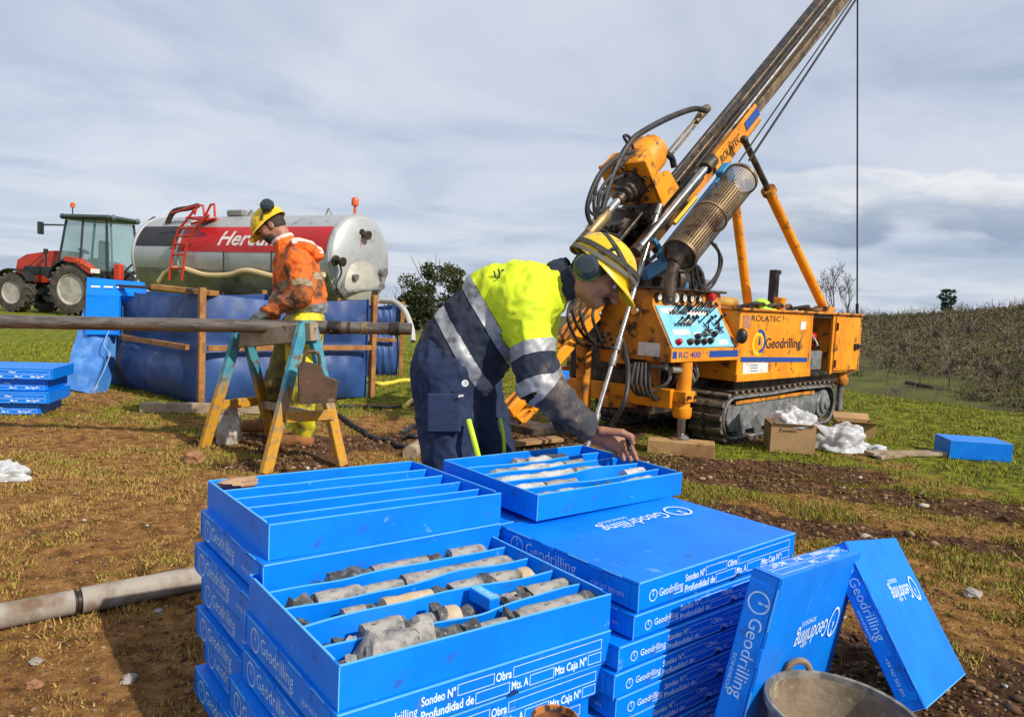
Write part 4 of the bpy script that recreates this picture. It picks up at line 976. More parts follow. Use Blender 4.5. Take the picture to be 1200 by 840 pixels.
w = MB(); w.lathe([(0, -.12), (.05, -.12), (.06, -.10), (.08, -.05), (.12, -.01), (.13, 0.0), (0, .0)], ga, gd, 20); w.build('guard_outlet', GREASE, gu)
w = MB(); w.tube([ga - gd * .08, ga - gd * .14 + Vector((0, 0, -.08)), ga - gd * .15 + Vector((0, 0, -.3))], .05, 12); B('silencer_pipe', GREASE, w)
hose('air_hose', [(812, 300, .1), (822, 336, .1), (840, 322, .1), (843, 298, .1), (834, 284, .1)], .014); hose('air_hose', [(808, 300, .2), (815, 342, .2), (834, 336, .2), (846, 308, .2), (838, 286, .2)], .012)
# ---- dark machine parts behind the console (winch, valve bank)
w = MB(); w.lathe([(0, 0), (.17, 0), (.19, .03), (.19, .06), (.12, .08), (.12, .30), (.19, .32), (.19, .36), (0, .36)], rw(-.25, .55, 1.45), RX, 24); B('winch_drum', GREASE, w)
w = MB(); w.obox(rw(-.45, .62, 1.46), (RX, RY, (0, 0, 1)), (.30, .3, .26), .04); B('valve_bank', GREASE, w)
w = MB(); w.obox(rw(.18, .62, 1.42), (RX, RY, (0, 0, 1)), (.26, .32, .26), .05); B('hydraulic_tank', GREASE, w)
w = MB(); w.beam(P(765, 318, .4), P(800, 298, .4), .05, .06, bev=.006); B('blue_link', BLUEP, w)
w = MB(); w.beam(P(755, 322, .38), P(778, 308, .38), .06, .10, bev=.006); B('blue_link', BLUEP, w)
w = MB(); w.beam(P(766, 280, .3), P(776, 296, .3), .03, .04, bev=.004); B('blue_link', BLUEP, w)
rn = random.Random(33)
for k in range(6):
    w = MB(); w.obox(rw(-.5 + .14 * k, .42 + rn.uniform(-.05, .05), 1.38 + rn.uniform(0, .05)), (RX, RY, (0, 0, 1)), (.07, .08, .10), .012); B('valve_block', [GREASE, STEELG, GREASE, BLUEP, GREASE, STEELG][k], w)
# ---- mast braces (thin rod over thick sleeve)
def brace(x0, y0, xm, ym, x1, y1, s, nm='mast_brace'):
    a, m, z = P(x0, y0, s), P(xm, ym, s), P(x1, y1, s); w = MB(); w.tube([m, z], .052, 12); br = B(nm, ORANGE, w)
    w = MB(); w.tube([a, m], .032, 10); w.build('brace_rod', GREASE, br); w = MB(); w.tube([m - (m - z).normalized() * .03, m + (m - z).normalized() * .03], .075, 12); w.build('brace_collar', ORANGED, br)
    w = MB(); w.ell(a, (.042, .042, .042), nu=12, nv=8); w.build('brace_pin', GREASE, br)
brace(872, 164, 901, 224, 966, 362, .42); brace(852, 190, 860, 226, 877, 360, 1.0)
w = MB(); w.obox(P(966, 362, .42) - Vector((0, 0, .02)), (RX, RY, (0, 0, 1)), (.22, .16, .10), .01); B('brace_foot', ORANGED, w)
# ---- foot of the mast
for (a, b2) in (((592, 474), (640, 430)), ((612, 494), (664, 440)), ((592, 474), (612, 494)), ((604, 463), (625, 483)), ((617, 451), (638, 470)), ((630, 440), (650, 457)), ((600, 480), (636, 446)), ((606, 488), (646, 450))):
    w = MB(); w.beam(P(*a, .70), P(*b2, .70), .05, .035, bev=.004); B('foot_grille_bar', ORANGE, w)
for s in (.52, .95):
    w = MB(); w.beam(P(598, 484, s), P(700, 368, s), .04, .09, up=mb_, bev=.005); B('mast_foot_rail', ORANGE, w)
w = MB(); w.obox(P(612, 492, .7) - Vector((0, 0, .05)), (RX, RY, (0, 0, 1)), (.26, .5, .06), .008); B('mast_foot_pad', GREASE, w)
w = MB(); w.obox(P(656, 440, .38), (RX, RY, (0, 0, 1)), (.16, .05, .07), .005); B('blue_tag', BLUE, w)
w = MB(); w.beam(P(676, 372, .9), P(700, 338, .9), .12, .2, bev=.01); B('clamp_body', ORANGED, w)
for k, (a, b2, s) in enumerate((((684, 480), (684, 400), .8), ((722, 430), (722, 330), .7), ((706, 470), (742, 470), .6))):
    w = MB(); w.beam(P(*a, s), P(*b2, s), .10, .10, up=RX, bev=.008); B('support_post', ORANGED, w)
w = MB(); w.obox(rw(-.45, .85, .80), (RX, RY, (0, 0, 1)), (.5, .85, .62), .04); B('hydraulic_pump', GREASE, w)
# ---- mast wires and hanging cable
def wire(nm, a, b_, s, r, m=BLACKP): w = MB(); w.tube([P(*a, s), P(*b_, s)], r, 6); return B(nm, m, w)
wire('mast_wire', (1012, -20), (866, 190), .35, .008); wire('mast_wire', (1016, -20), (878, 188), .28, .012); wire('mast_wire', (975, -30), (902, 84), .8, .007)
wire('winch_cable', (1005, -60), (1004.5, 372), .9, .011); w = MB(); w.tube([P(1004.5, 356, .9), P(1004.5, 374, .9)], .022, 8); B('cable_end', BLACKP, w)
w = MB(); w.lathe([(0, -.05), (.16, -.05), (.16, -.035), (.11, -.02), (.11, .02), (.16, .035), (.16, .05), (0, .05)], P(1014, -62, .9), RY, 24); B('crown_sheave', GREASE, w)
w = MB(); w.beam(P(1014, -62, .9), P(1026, -48, MS), .06, .12, bev=.005); B('crown_arm', BROWNST, w)
# ---- things along the top of the housing
w = MB(); w.tube([rw(tA - .25, .5, 1.30), rw(tA + .75, .5, 1.28)], .05, 12); B('yellow_boom', mat('dull_yellow_paint', (.50, .30, .05), .5, c2=(.3, .17, .05), scale=8), w)
w = MB(); w.obox(rw(tD - .62, .75, 1.42), (RX, RY, (0, 0, 1)), (.09, .09, .46), .01); w.obox(rw(tD - .60, .75, 1.66), (RX, RY, (0, 0, 1)), (.11, .10, .05), .01); B('exhaust_stack', BLACKP, w)
w = MB(); w.lathe([(0, 0), (.085, 0), (.10, .02), (.10, .05), (0, .05)], rw(tD - .35, .4, 1.225), (0, 0, 1), 18); B('filler_cap', BROWNST, w)
rn = random.Random(3)
for k in range(6):
    w = MB(); w.tube(spline([rw(tA + .45 + .2 * k, .30, 1.235), rw(tA + .6 + .2 * k, .22 + rn.uniform(-.1, .1), 1.28), rw(tA + .85 + .18 * k, .3, 1.24)], 6), .018, 7); B('deck_hose', RUBBER if k % 2 else GREASE, w)

# ---- loose things lying on and under the rig
gh = thing('hard_hat', 'fluorescent green hat lying on top of the drill rig housing', 'hat', rw(tA + .95, .32, 1.222))
w = MB(); w.ell(rw(tA + .95, .32, 1.235), (.125, .10, .10), (RX, RY, (0, 0, 1)), nu=20, nv=8, zmin=0.0); w.build('shell', mat('lime_plastic', (.42, .68, .03), .5), gh)
w = MB(); w.lathe([(.10, 0), (.155, 0), (.15, .014), (.10, .02)], rw(tA + .95, .32, 1.222), (0, 0, 1), 24); w.build('brim', MATS['lime_plastic'], gh)
cu = thing('orange_cup', 'small orange pot standing on the drill rig housing', 'pot', rw(tA + 1.30, .30, 1.222))
w = MB(); w.lathe([(0, 0), (.048, 0), (.06, .12), (.066, .13), (.06, .135), (.052, .12), (.044, .02), (0, .02)], rw(tA + 1.30, .30, 1.222), (0, 0, 1), 18); w.build('pot_body', ORANGE, cu)
WOOD = mat('sawn_timber', (.40, .24, .10), .8, c2=(.28, .15, .06), scale=6, c3=(.14, .08, .035), scale3=14, t3=(.58, .72), bump=.25, stretch=(1, 1, 1))
WOODG = mat('weathered_timber', (.34, .27, .19), .85, c2=(.24, .17, .10), scale=7, c3=(.12, .08, .05), scale3=15, t3=(.55, .7), bump=.3)
fp = at_z(796, 533, 0)
wb = thing('timber_block', 'sawn timber block under the front jack of the drill rig', 'timber block', (fp.x, fp.y, 0))
c = rw(tj, .02, .058); d_ = (RX * .85 - RY * .1 + Vector((0, 0, 0))); w = MB(); w.beam(c - Vector((.26, -.03, 0)), c + Vector((.26, -.10, 0)), .20, .12, bev=.006); w.build('block', WOOD, wb)
# ============================================================= left side: tractor, tanker, settling tanks, pipes, trestle
TRED = mat('tractor_red_paint', (.50, .035, .012), .35, c2=(.38, .03, .012), scale=3, coat=.2)
TYRE = mat('tractor_tyre_rubber', (.045, .040, .036), .85, c2=(.10, .08, .06), scale=5, bump=.2, bscale=20)
RIMG = mat('pale_grey_rim', (.42, .40, .35), .6, c2=(.30, .27, .22), scale=4)
CABK = mat('dark_cab_plastic', (.022, .026, .025), .4)
GLASS = mat('tinted_cab_glass', (.20, .38, .38), .05, alpha=.42, spec=.6)
INTER = mat('cab_interior', (.06, .06, .062), .7)
OLAMP = mat('amber_lamp', (.62, .10, .02), .3)
def tyre(c, ax, r, w, rr, par, nl=20):
    """tyre with lugs, rim and hub; c = centre, ax = axle direction pointing outwards"""
    ax = Vector(ax).normalized(); e1 = Vector((0, 0, 1)).cross(ax).normalized(); e2 = ax.cross(e1)
    wroot = MB(); wroot.lathe([(rr, -w / 2), (r * .80, -w * .52), (r * .93, -w * .46), (r * .965, -w * .3), (r * .965, w * .3), (r * .93, w * .46), (r * .80, w * .52), (rr, w / 2), (rr * .97, w * .35), (rr * .97, -w * .35), (rr, -w / 2)], c, ax, 36, ref=e1); wroot.f = wroot.f[:-2]
    wh_ = wroot.build('wheel', TYRE, par)
    lg = MB()
    for k in range(nl):
        for sd in (-1, 1):
            a = 2 * math.pi * (k + (.5 if sd > 0 else 0)) / nl; d = e1 * math.cos(a) + e2 * math.sin(a); t = -e1 * math.sin(a) + e2 * math.cos(a)
            u = (ax * sd + t * .75).normalized(); lg.obox(c + d * r * .965 + ax * sd * w * .25, (u, d.cross(u), d), (w * .62, r * .065, r * .085))
    lg.build('tyre_lugs', TYRE, wh_, kind='stuff')
    rm = MB(); rm.lathe([(rr, w * .36), (rr * .96, w * .46), (rr * .88, w * .42), (rr * .82, w * .12), (rr * .45, w * .05), (rr * .40, w * .16), (rr * .22, w * .2), (0, w * .2)], c, ax, 28, ref=e1); rm.build('rim', RIMG, wh_)
    hb = MB(); hb.lathe([(rr * .24, w * .16), (rr * .22, w * .30), (0, w * .31)], c, ax, 16, ref=e1); hb.build('hub', CABK, wh_)
    return wh_
# ---- tractor
TQ = at_z(82, 369.6, 0); TF = Vector((-.98, .20, 0)).normalized(); TN = Vector((-.20, -.98, 0)).normalized()
def tw(f, l, z): return TQ + TF * f + TN * l + Vector((0, 0, z))
def TP(px, py, l=0.0): return at_pl(px, py, TQ + TN * l, TN)
tr = thing('tractor', 'red farm tractor with glazed dark cab parked at the left edge', 'tractor', tw(1.2, -.8, 0))
def Tb(nm, m, mb, par=None, **k): return mb.build(nm, m, par or tr, **k)
rw_ = .92
tyre(tw(0, -.25, .90), TN, .90, .52, .56, tr, 22); tyre(tw(0, -1.75, .90), -TN, .90, .52, .56, tr, 22)
tyre(tw(2.50, -.30, .70), TN, .70, .44, .42, tr, 18); tyre(tw(2.50, -1.70, .70), -TN, .70, .44, .42, tr, 18)
b = MB(); b.obox(tw(1.3, -1.0, .85), (TF, TN, (0, 0, 1)), (2.9, .55, .5), .05); Tb('chassis', CABK, b)
b = MB(); b.prism([(.95, 1.12), (3.05, 1.05), (3.15, 1.25), (3.02, 1.62), (2.6, 1.80), (1.35, 2.0), (.95, 2.02)], tw(0, -.62, 0), TF, (0, 0, 1), .01)
b = MB(); b.prism([(.75, 1.12), (2.75, 1.05), (2.85, 1.35), (2.72, 1.86), (2.35, 2.06), (1.3, 2.22), (.75, 2.24)], tw(0, -1.4, 0), TF, (0, 0, 1), -.80); hood = Tb('hood', TRED, b)
w = MB(); w.obox(tw(1.9, -.59, 1.50), (TF, TN, (0, 0, 1)), (1.1, .02, .30), .005); w.build('side_grille', CABK, hood)
w = MB(); w.obox(tw(2.80, -1.0, 1.35), (TF, TN, (0, 0, 1)), (.12, .6, .5), .03); w.build('front_grille', CABK, hood)
# cab : frame pillars, panes, roof
cz0, cz1 = 1.55, 3.30; f0, f1, l0, l1 = -1.30, .75, -.22, -1.78
FLo = {'r': (f0, cz0), 'f': (f1, cz0), 'rt': (f0 + .12, cz1), 'ft': (f1 - .28, cz1)}
def pil(a, b2, th=.07): w = MB(); w.beam(a, b2, th, th, bev=.01); return Tb('cab_pillar', CABK, w)
for l in (l0, l1):
    ll = -.12 if l == l0 else .12
    pil(tw(f0, l, cz0), tw(f0 + .14, l + ll, cz1)); pil(tw(f1, l, cz0 - .2), tw(f1 - .30, l + ll, cz1)); pil(tw(-.20, l, cz0), tw(-.22, l + ll, cz1), .06)
    pil(tw(f0, l, cz0), tw(f1, l, cz0), .08)
for f in (f0, f1): pil(tw(f, l0, cz0), tw(f, l1, cz0), .08)
def pane(a, b2, c, d): w = MB(); w.add([a, b2, c, d], [(0, 1, 2, 3)]); return Tb('window', GLASS, w, smooth=0)
for l, ll in ((l0, -.12), (l1, .12)):
    pane(tw(f0 + .04, l, cz0 + .03), tw(-.23, l, cz0 + .03), tw(-.25, l + ll, cz1), tw(f0 + .17, l + ll, cz1)); pane(tw(-.17, l, cz0 + .03), tw(f1 - .04, l, cz0), tw(f1 - .32, l + ll, cz1), tw(-.19, l + ll, cz1))
pane(tw(f0, l0, cz0 + .03), tw(f0, l1, cz0 + .03), tw(f0 + .14, l1 + .12, cz1), tw(f0 + .14, l0 - .12, cz1)); pane(tw(f1, l0, cz0), tw(f1, l1, cz0), tw(f1 - .30, l1 + .12, cz1), tw(f1 - .30, l0 - .12, cz1))
b = MB(); b.obox(tw(-.36, -1.0, cz1 + .10), (TF, TN, (0, 0, 1)), (2.0, 1.66, .17), .07); rf = Tb('cab_roof', mat('dark_green_roof', (.025, .045, .035), .35), b)
for f, l in ((-1.34, -.4), (-1.34, -1.6), (.62, -.4), (.62, -1.6)):
    w = MB(); w.lathe([(0, 0), (.09, 0), (.10, .06), (0, .07)], tw(f, l, cz1 + .12), TF * (1 if f > 0 else -1), 14); w.build('work_light', CHROME if f < 0 else CABK, rf)
w = MB(); w.tube([tw(.30, -.45, cz1 + .15), tw(.30, -.45, cz1 + .45)], .02, 8); w.build('beacon_pole', CABK, rf)
w = MB(); w.lathe([(0, 0), (.075, 0), (.075, .14), (.05, .17), (0, .18)], tw(.30, -.45, cz1 + .43), (0, 0, 1), 14); w.build('beacon', OLAMP, rf)
b = MB(); b.obox(tw(-.25, -1.0, 1.75), (TF, TN, (0, 0, 1)), (.5, .5, .55), .06); b.obox(tw(-.50, -1.0, 2.25), (TF, TN, (0, 0, 1)), (.14, .48, .8), .05); Tb('seat', INTER, b)
b = MB(); b.tube([tw(.55, -1.0, 1.7), tw(.35, -1.0, 2.25)], .04, 8); b.lathe([(.17, 0), (.20, .0), (.20, .03), (.17, .03)], tw(.35, -1.0, 2.25), (TF * -.5 + Vector((0, 0, 1))), 16); Tb('steering_wheel', INTER, b)
# mudguards
def arch(c, r, a0, a1, w, th, m, nm, par=None):
    vs = []; n = 18; mb = MB()
    for i in range(n + 1):
        a = R(a0 + (a1 - a0) * i / n); d = TF * math.cos(a) + Vector((0, 0, math.sin(a)))
        for rr in (r, r + th):
            for l in (0, -w): vs.append(c + d * rr + TN * l)
    fs = []
    for i in range(n):
        p, q = 4 * i, 4 * i + 4; fs += [(p, p + 1, q + 1, q), (p + 2, q + 2, q + 3, p + 3), (p, q, q + 2, p + 2), (p + 1, p + 3, q + 3, q + 1)]
    fs += [(0, 2, 3, 1), (4 * n, 4 * n + 1, 4 * n + 3, 4 * n + 2)]
    mb.add(vs, fs); return Tb(nm, m, mb, par)
arch(tw(0, .02, .90), 1.0, 20, 165, .60, .07, CABK, 'rear_mudguard'); arch(tw(0, -1.44, .90), 1.0, 20, 165, .60, .07, CABK, 'rear_mudguard')
arch(tw(2.5, -.05, .70), .80, 0, 150, .46, .04, CABK, 'front_mudguard'); arch(tw(2.5, -1.5, .70), .80, 0, 150, .46, .04, CABK, 'front_mudguard')
b = MB(); b.prism([(-1.02, 1.55), (-.30, 1.98), (.2, 2.02), (.2, 1.86), (-.25, 1.80), (-.86, 1.42)], tw(0, .06, 0), TF, (0, 0, 1), .34); Tb('red_fender_top', TRED, b)
for k in range(4):
    w = MB(); w.obox(tw(-.86 + .17 * k, .085, 1.66 + .075 * k), (TF, TN, (0, 0, 1)), (.11, .03, .09), .01); Tb('tail_lamp', OLAMP, w)
w = MB(); w.obox(tw(-1.0, .0, 1.55), (TF, TN, (0, 0, 1)), (.06, .4, .16), .02); Tb('number_plate', WHITEP, w)
w = MB(); w.tube([tw(.45, -.25, 3.1), tw(.70, .30, 3.05), tw(.70, .45, 3.0)], .03, 8); mr = Tb('mirror_arm', CABK, w)
w = MB(); w.obox(tw(.70, .50, 2.92), (TF, TN, (0, 0, 1)), (.08, .26, .42), .03); w.build('mirror', CABK, mr)
w = MB(); w.tube([tw(1.3, -.35, 1.5), tw(1.3, -.35, 2.2)], .035, 8); w.obox(tw(1.3, -.35, 2.2), (TF, TN, (0, 0, 1)), (.1, .16, .14), .02); Tb('grab_rail', CABK, w)
rn = random.Random(5)
for k in range(7):
    w = MB(); a = tw(-1.0 - rn.uniform(0, .5), -.5 - rn.uniform(0, 1), .6 + rn.uniform(0, .3)); w.tube(spline([a, a + Vector((rn.uniform(-.2, .3), 0, .5)), a + Vector((rn.uniform(-.3, .5), 0, 1.0)) - TF * .2], 5), rn.uniform(.03, .06), 7); Tb('hitch_hose', GREASE if k % 2 else STEELG, w)
b = MB(); b.obox(tw(-1.35, -1.0, .8), (TF, TN, (0, 0, 1)), (.9, .7, .35), .04); Tb('hitch_frame', GREASE, b)
b = MB(); b.obox(tw(-1.55, -.45, 1.55), (TF, TN, (0, 0, 1)), (.30, .25, .6), .06); Tb('red_hitch_guard', TRED, b)
# ---- slurry tanker
GALV = mat('galvanised_steel', (.46, .47, .47), .5, metal=.45, c2=(.40, .41, .40), scale=2.2, c3=(.27, .28, .27), scale3=3.5, t3=(.55, .75), bump=.05, bscale=12)
GALVD = mat('darker_galvanised_steel', (.36, .36, .33), .55, metal=.4, c2=(.22, .22, .19), scale=1.6, c3=(.12, .12, .10), scale3=3, t3=(.55, .72))
TBAND = mat('tanker_red_band', (.48, .015, .015), .4, c2=(.40, .013, .013), scale=2)
LRED = mat('ladder_red_paint', (.52, .04, .02), .45)
DKP = mat('black_tarpaulin', (.025, .025, .028), .6)
kE = at_d(421, 312, 15.2); kS = at_d(196, 296, 17.8); kA = (kE - kS); kA.z = 0; kL = kA.length; kA.normalize(); kz = (kE.z + kS.z) / 2; kE.z = kz; kS.z = kz
kr = .92; kN = Vector((kA.y, -kA.x, 0)); kN = kN if kN.y < 0 else -kN; kU = Vector((0, 0, 1))
tk = thing('slurry_tanker', 'galvanised slurry tanker with red band and white lettering behind the orange worker', 'tanker', ((kE + kS) / 2 - Vector((0, 0, kz))))
def kc(h, a, rr=kr): return kS + kA * h + (kN * math.cos(a) + kU * math.sin(a)) * rr   # a: 0 towards camera, 90 top
def Kb(nm, m, mb, par=None, **k): return mb.build(nm, m, par or tk, **k)
b = MB(); b.lathe([(kr, .0), (kr, kL)], kS, kA, 64, ref=kN); b.f = b.f[:-2]; brl = Kb('barrel', GALV, b)
for h in (0.02, kL * .26, kL - .02):
    w = MB(); w.lathe([(kr, h - .03), (kr + .022, h - .025), (kr + .022, h + .025), (kr, h + .03)], kS, kA, 64, ref=kN); w.f = w.f[:-2]; w.build('barrel_hoop', GALV, brl)
def dome(o, ax, dep, m, nm): w = MB(); w.lathe([(kr * math.cos(t), dep * math.sin(t)) for t in [math.pi / 2 * i / 10 for i in range(10)]] + [(0, dep)], o, ax, 48, ref=kN); return w.build(nm, m, brl)
cap_ = dome(kE, kA, .22, GALV, 'end_dome'); dome(kS, -kA, .30, GALVD, 'end_dome')
def shell(h0, h1, a0, a1, rr, m, nm, par, n=14):
    w = MB(); vs = []
    for i in range(n + 1):
        a = R(a0 + (a1 - a0) * i / n); vs += [kc(h0, a, rr), kc(h1, a, rr)]
    w.add(vs, [(2 * i, 2 * i + 1, 2 * i + 3, 2 * i + 2) for i in range(n)]); return w.build(nm, m, par)
shell(kL * .27, kL - .08, 5, 42, kr + .006, TBAND, 'red_band', brl)
shell(.1, kL * .25, 12, 44, kr + .007, DKP, 'dark_panel', brl)
shell(.05, kL - .05, -62, -18, kr + .004, GALVD, 'darker_lower_side', brl)  # lower side of the barrel in a darker steel tone
# lettering wrapped on the band
me = text_md('Hercules', 1.0, .02, shear=.28); bm = bmesh.new(); bm.from_mesh(me)
for yy in (.1, .2, .3, .4, .5, .6, .7): bmesh.ops.bisect_plane(bm, geom=bm.verts[:] + bm.edges[:] + bm.faces[:], plane_co=(0, yy, 0), plane_no=(0, 1, 0))
bm.to_mesh(me); bm.free(); xs = [v.co.x for v in me.vertices]; x0, x1 = min(xs), max(xs); h0 = kL * .47; hw = 1.95; w = MB()
w.add([kc(h0 + (v.co.x - x0) / (x1 - x0) * hw, R(14) + v.co.y * .46 / kr, kr + .012) for v in me.vertices], [tuple(p.vertices) for p in me.polygons]); w.build('white_lettering', WHITEP, brl, smooth=0)
# end dome fittings
def de(px, py): return at_pl(px, py, kE + kA * .22, kA)
w = MB(); c = de(427, 336); w.lathe([(0, .0), (.54, .0), (.56, .02), (.56, .09), (.48, .13), (.3, .20), (0, .23)], c - kA * .12, kA, 30); mh = w.build('manhole_cover', mat('cream_steel', (.46, .44, .37), .45, metal=.3, c2=(.36, .34, .28), scale=4), cap_)
w = MB(); w.tube([de(402, 342) + kA * .08, de(444, 338) + kA * .08], .035, 8); w.build('clamp_bar', STEELG, mh)
for px, py, r_ in ((397, 305, .10), (446, 318, .11), (427, 274, .10), (413, 323, .07), (434, 343, .10), (398, 340, .09), (444, 334, .06)):
    w = MB(); c = de(px, py); w.lathe([(.0, 0), (r_, 0), (r_, .05), (r_ * .6, .06), (r_ * .6, .16), (r_ * .9, .17), (r_ * .9, .22), (0, .22)], c - kA * .10, (kA + Vector((.25, -.1, -.2))).normalized(), 14); w.build('valve', STEELG if r_ != .10 else GREASE, cap_)
w = MB(); ring(w, de(427, 289) + kA * .02, kN, kU, .0, .01, 6); c = de(427, 290) - kA * .035
w = MB()
for k in range(3): frame_rect(w, c + kA * .02, -kN, kU, -.10 + .03 * k, -.16 + .03 * k, .10 - .03 * k, .16 - .03 * k, .012)
w.build('red_mark', mat('faded_red_print', (.5, .22, .18), .6), cap_, smooth=0)
w = MB(); w.tube(spline([de(397, 305), de(400, 320), de(394, 335), de(402, 350)], 5), .02, 6); w.build('gauge_tube', GREASE, cap_)
# beacon, top fittings
w = MB(); c = kc(kL - .1, R(86)); w.tube([c, c + kU * .2], .03, 8); w.lathe([(0, .18), (.07, .18), (.075, .30), (.05, .34), (0, .35)], c, kU, 12); Kb('beacon', OLAMP, w)
for h in (.48, .62, .86):
    w = MB(); c = kc(kL * h, R(88)); w.tube(spline([c - kA * .08, c + kU * .14, c + kA * .08], 4), .02, 6); Kb('lifting_eye', GALVD, w)
w = MB(); c = kc(kL * .42, R(88)); w.obox(c + kU * .06, (kA, kN, kU), (.5, .35, .14), .03); Kb('top_hatch', GALVD, w)
# ladder and platform at the front end
def KP(px, py, off=1.05): return at_pl(px, py, kS + kN * off, kN)
ldr = [(245, 252), (228, 268), (218, 290), (213, 328)]; ldl = [(228, 246), (209, 270), (203, 290), (198, 328)]
l_ = MB(); l_.tube([KP(a, b2) for a, b2 in ldr], .028, 8); ladder = Kb('ladder_rail', LRED, l_)
l_ = MB(); l_.tube([KP(a, b2) for a, b2 in ldl], .028, 8); Kb('ladder_rail', LRED, l_)
for t in (.12, .3, .45, .6, .74, .88):
    def lp(pts): 
        q = t * (len(pts) - 1); i = min(int(q), len(pts) - 2); return KP(*pts[i]).lerp(KP(*pts[i + 1]), q - i)
    w = MB(); w.tube([lp(ldl), lp(ldr)], .022, 8); Kb('ladder_rung', LRED, w)
for pts in ([(228, 252), (231, 240), (238, 241), (240, 256)], [(240, 254), (247, 240), (251, 239), (252, 254)], [(201, 250), (231, 241)], [(224, 262), (254, 256)], [(200, 291), (216, 290)]):
    w = MB(); w.tube([KP(a, b2, .9) for a, b2 in pts], .026, 8); Kb('platform_rail', LRED, w)
w = MB(); w.obox(KP(240, 257, .6), (kA, kN, kU), (.5, .6, .05), .01); Kb('platform', LRED, w)
w = MB(); w.tube(spline([KP(196, 262, .6), KP(204, 248, .6), KP(222, 244, .6), KP(232, 241, .6)], 6), .06, 10); Kb('suction_pipe', GREASE, w)
w = MB(); w.tube(spline([KP(176, 300, .3), KP(176, 270, .3), KP(177, 262, .3), KP(182, 258, .3)], 5), .09, 12); w.obox(KP(176, 285, .3), (kA, kN, kU), (.35, .3, .6), .04); Kb('vacuum_pump_stack', CABK, w)
w = MB(); w.tube(spline([KP(186, 330, .98), KP(196, 318, .98), KP(212, 314, .98), KP(240, 322, .98), KP(268, 322, .98), KP(290, 317, .98), KP(330, 325, .98), KP(380, 322, .98)], 8), .055, 10); Kb('side_hose', mat('cream_hose', (.58, .44, .22), .55), w)
for px in (262, 318):
    w = MB(); w.tube([KP(px, 294, .97), KP(px, 322, .97)], .02, 6); Kb('hose_strap', CABK, w)
b = MB(); b.obox(kS + kA * kL * .5 - kU * (kr + .12), (kA, kN, kU), (kL + .6, .7, .25), .02); Kb('chassis', GALVD, b)
for h in (kL * .45, kL * .70):
    for sd in (1, -1): tyre(kS + kA * h + kN * sd * .95 - kU * (kz - .55), kN * sd, .55, .42, .3, tk, 16)
b = MB(); b.beam(kS - kU * (kr + .1), kS - kA * 1.6 - kU * (kr + .25), .2, .2); Kb('drawbar', GREASE, b)
b = MB(); b.beam(kS - kU * (kr) - kA * 1.3, kS - kA * 1.3 - kU * (kz - .01), .12, .12, up=kA); Kb('prop_stand', GREASE, b)
# ---- settling tanks: timber frame, blue liner
LINER = mat('blue_tank_liner', (.020, .050, .165), .5, c2=(.030, .085, .26), scale=2.2, c3=(.10, .11, .15), scale3=4, t3=(.54, .74), bump=.12, bscale=14)
FRAMEW = mat('orange_brown_timber', (.36, .17, .045), .7, c2=(.24, .10, .03), scale=7, c3=(.10, .055, .03), scale3=16, t3=(.56, .7), bump=.2)
def liner_wall(p0, p1, zt_, bulge, seed, out):
    nx, nz = 46, 30; vs = []; d = p1 - p0
    for j in range(nz + 1):
        z = zt_ * j / nz
        for i in range(nx + 1):
            t = i / nx; q = Vector((t * 5, z * 2.3, seed))
            prof = math.sin(math.pi * min(1, z / .62)) ** .8 * 1.0 if z < .62 else .38 * math.sin(math.pi * (z - .62) / max(.1, zt_ - .62))
            edge = min(1, math.sin(math.pi * t) * 2.2)
            wr = abs(mnoise.noise(Vector((t * 7 + z * 2, z * 1.6, seed)))) * .035 + mnoise.noise(Vector((t * 22, z * 5, seed + 3))) * .010
            off = bulge * prof * edge + (wr - .02) * edge
            sag = -.05 * math.sin(math.pi * t) * (1 if j == nz else z / zt_) * (1 + .5 * mnoise.noise(Vector((t * 4, 0, seed))))
            vs.append(p0 + d * t + out * off + Vector((0, 0, z + sag + .01)))
    return vs, [(j * (nx + 1) + i, j * (nx + 1) + i + 1, (j + 1) * (nx + 1) + i + 1, (j + 1) * (nx + 1) + i) for j in range(nz) for i in range(nx)]
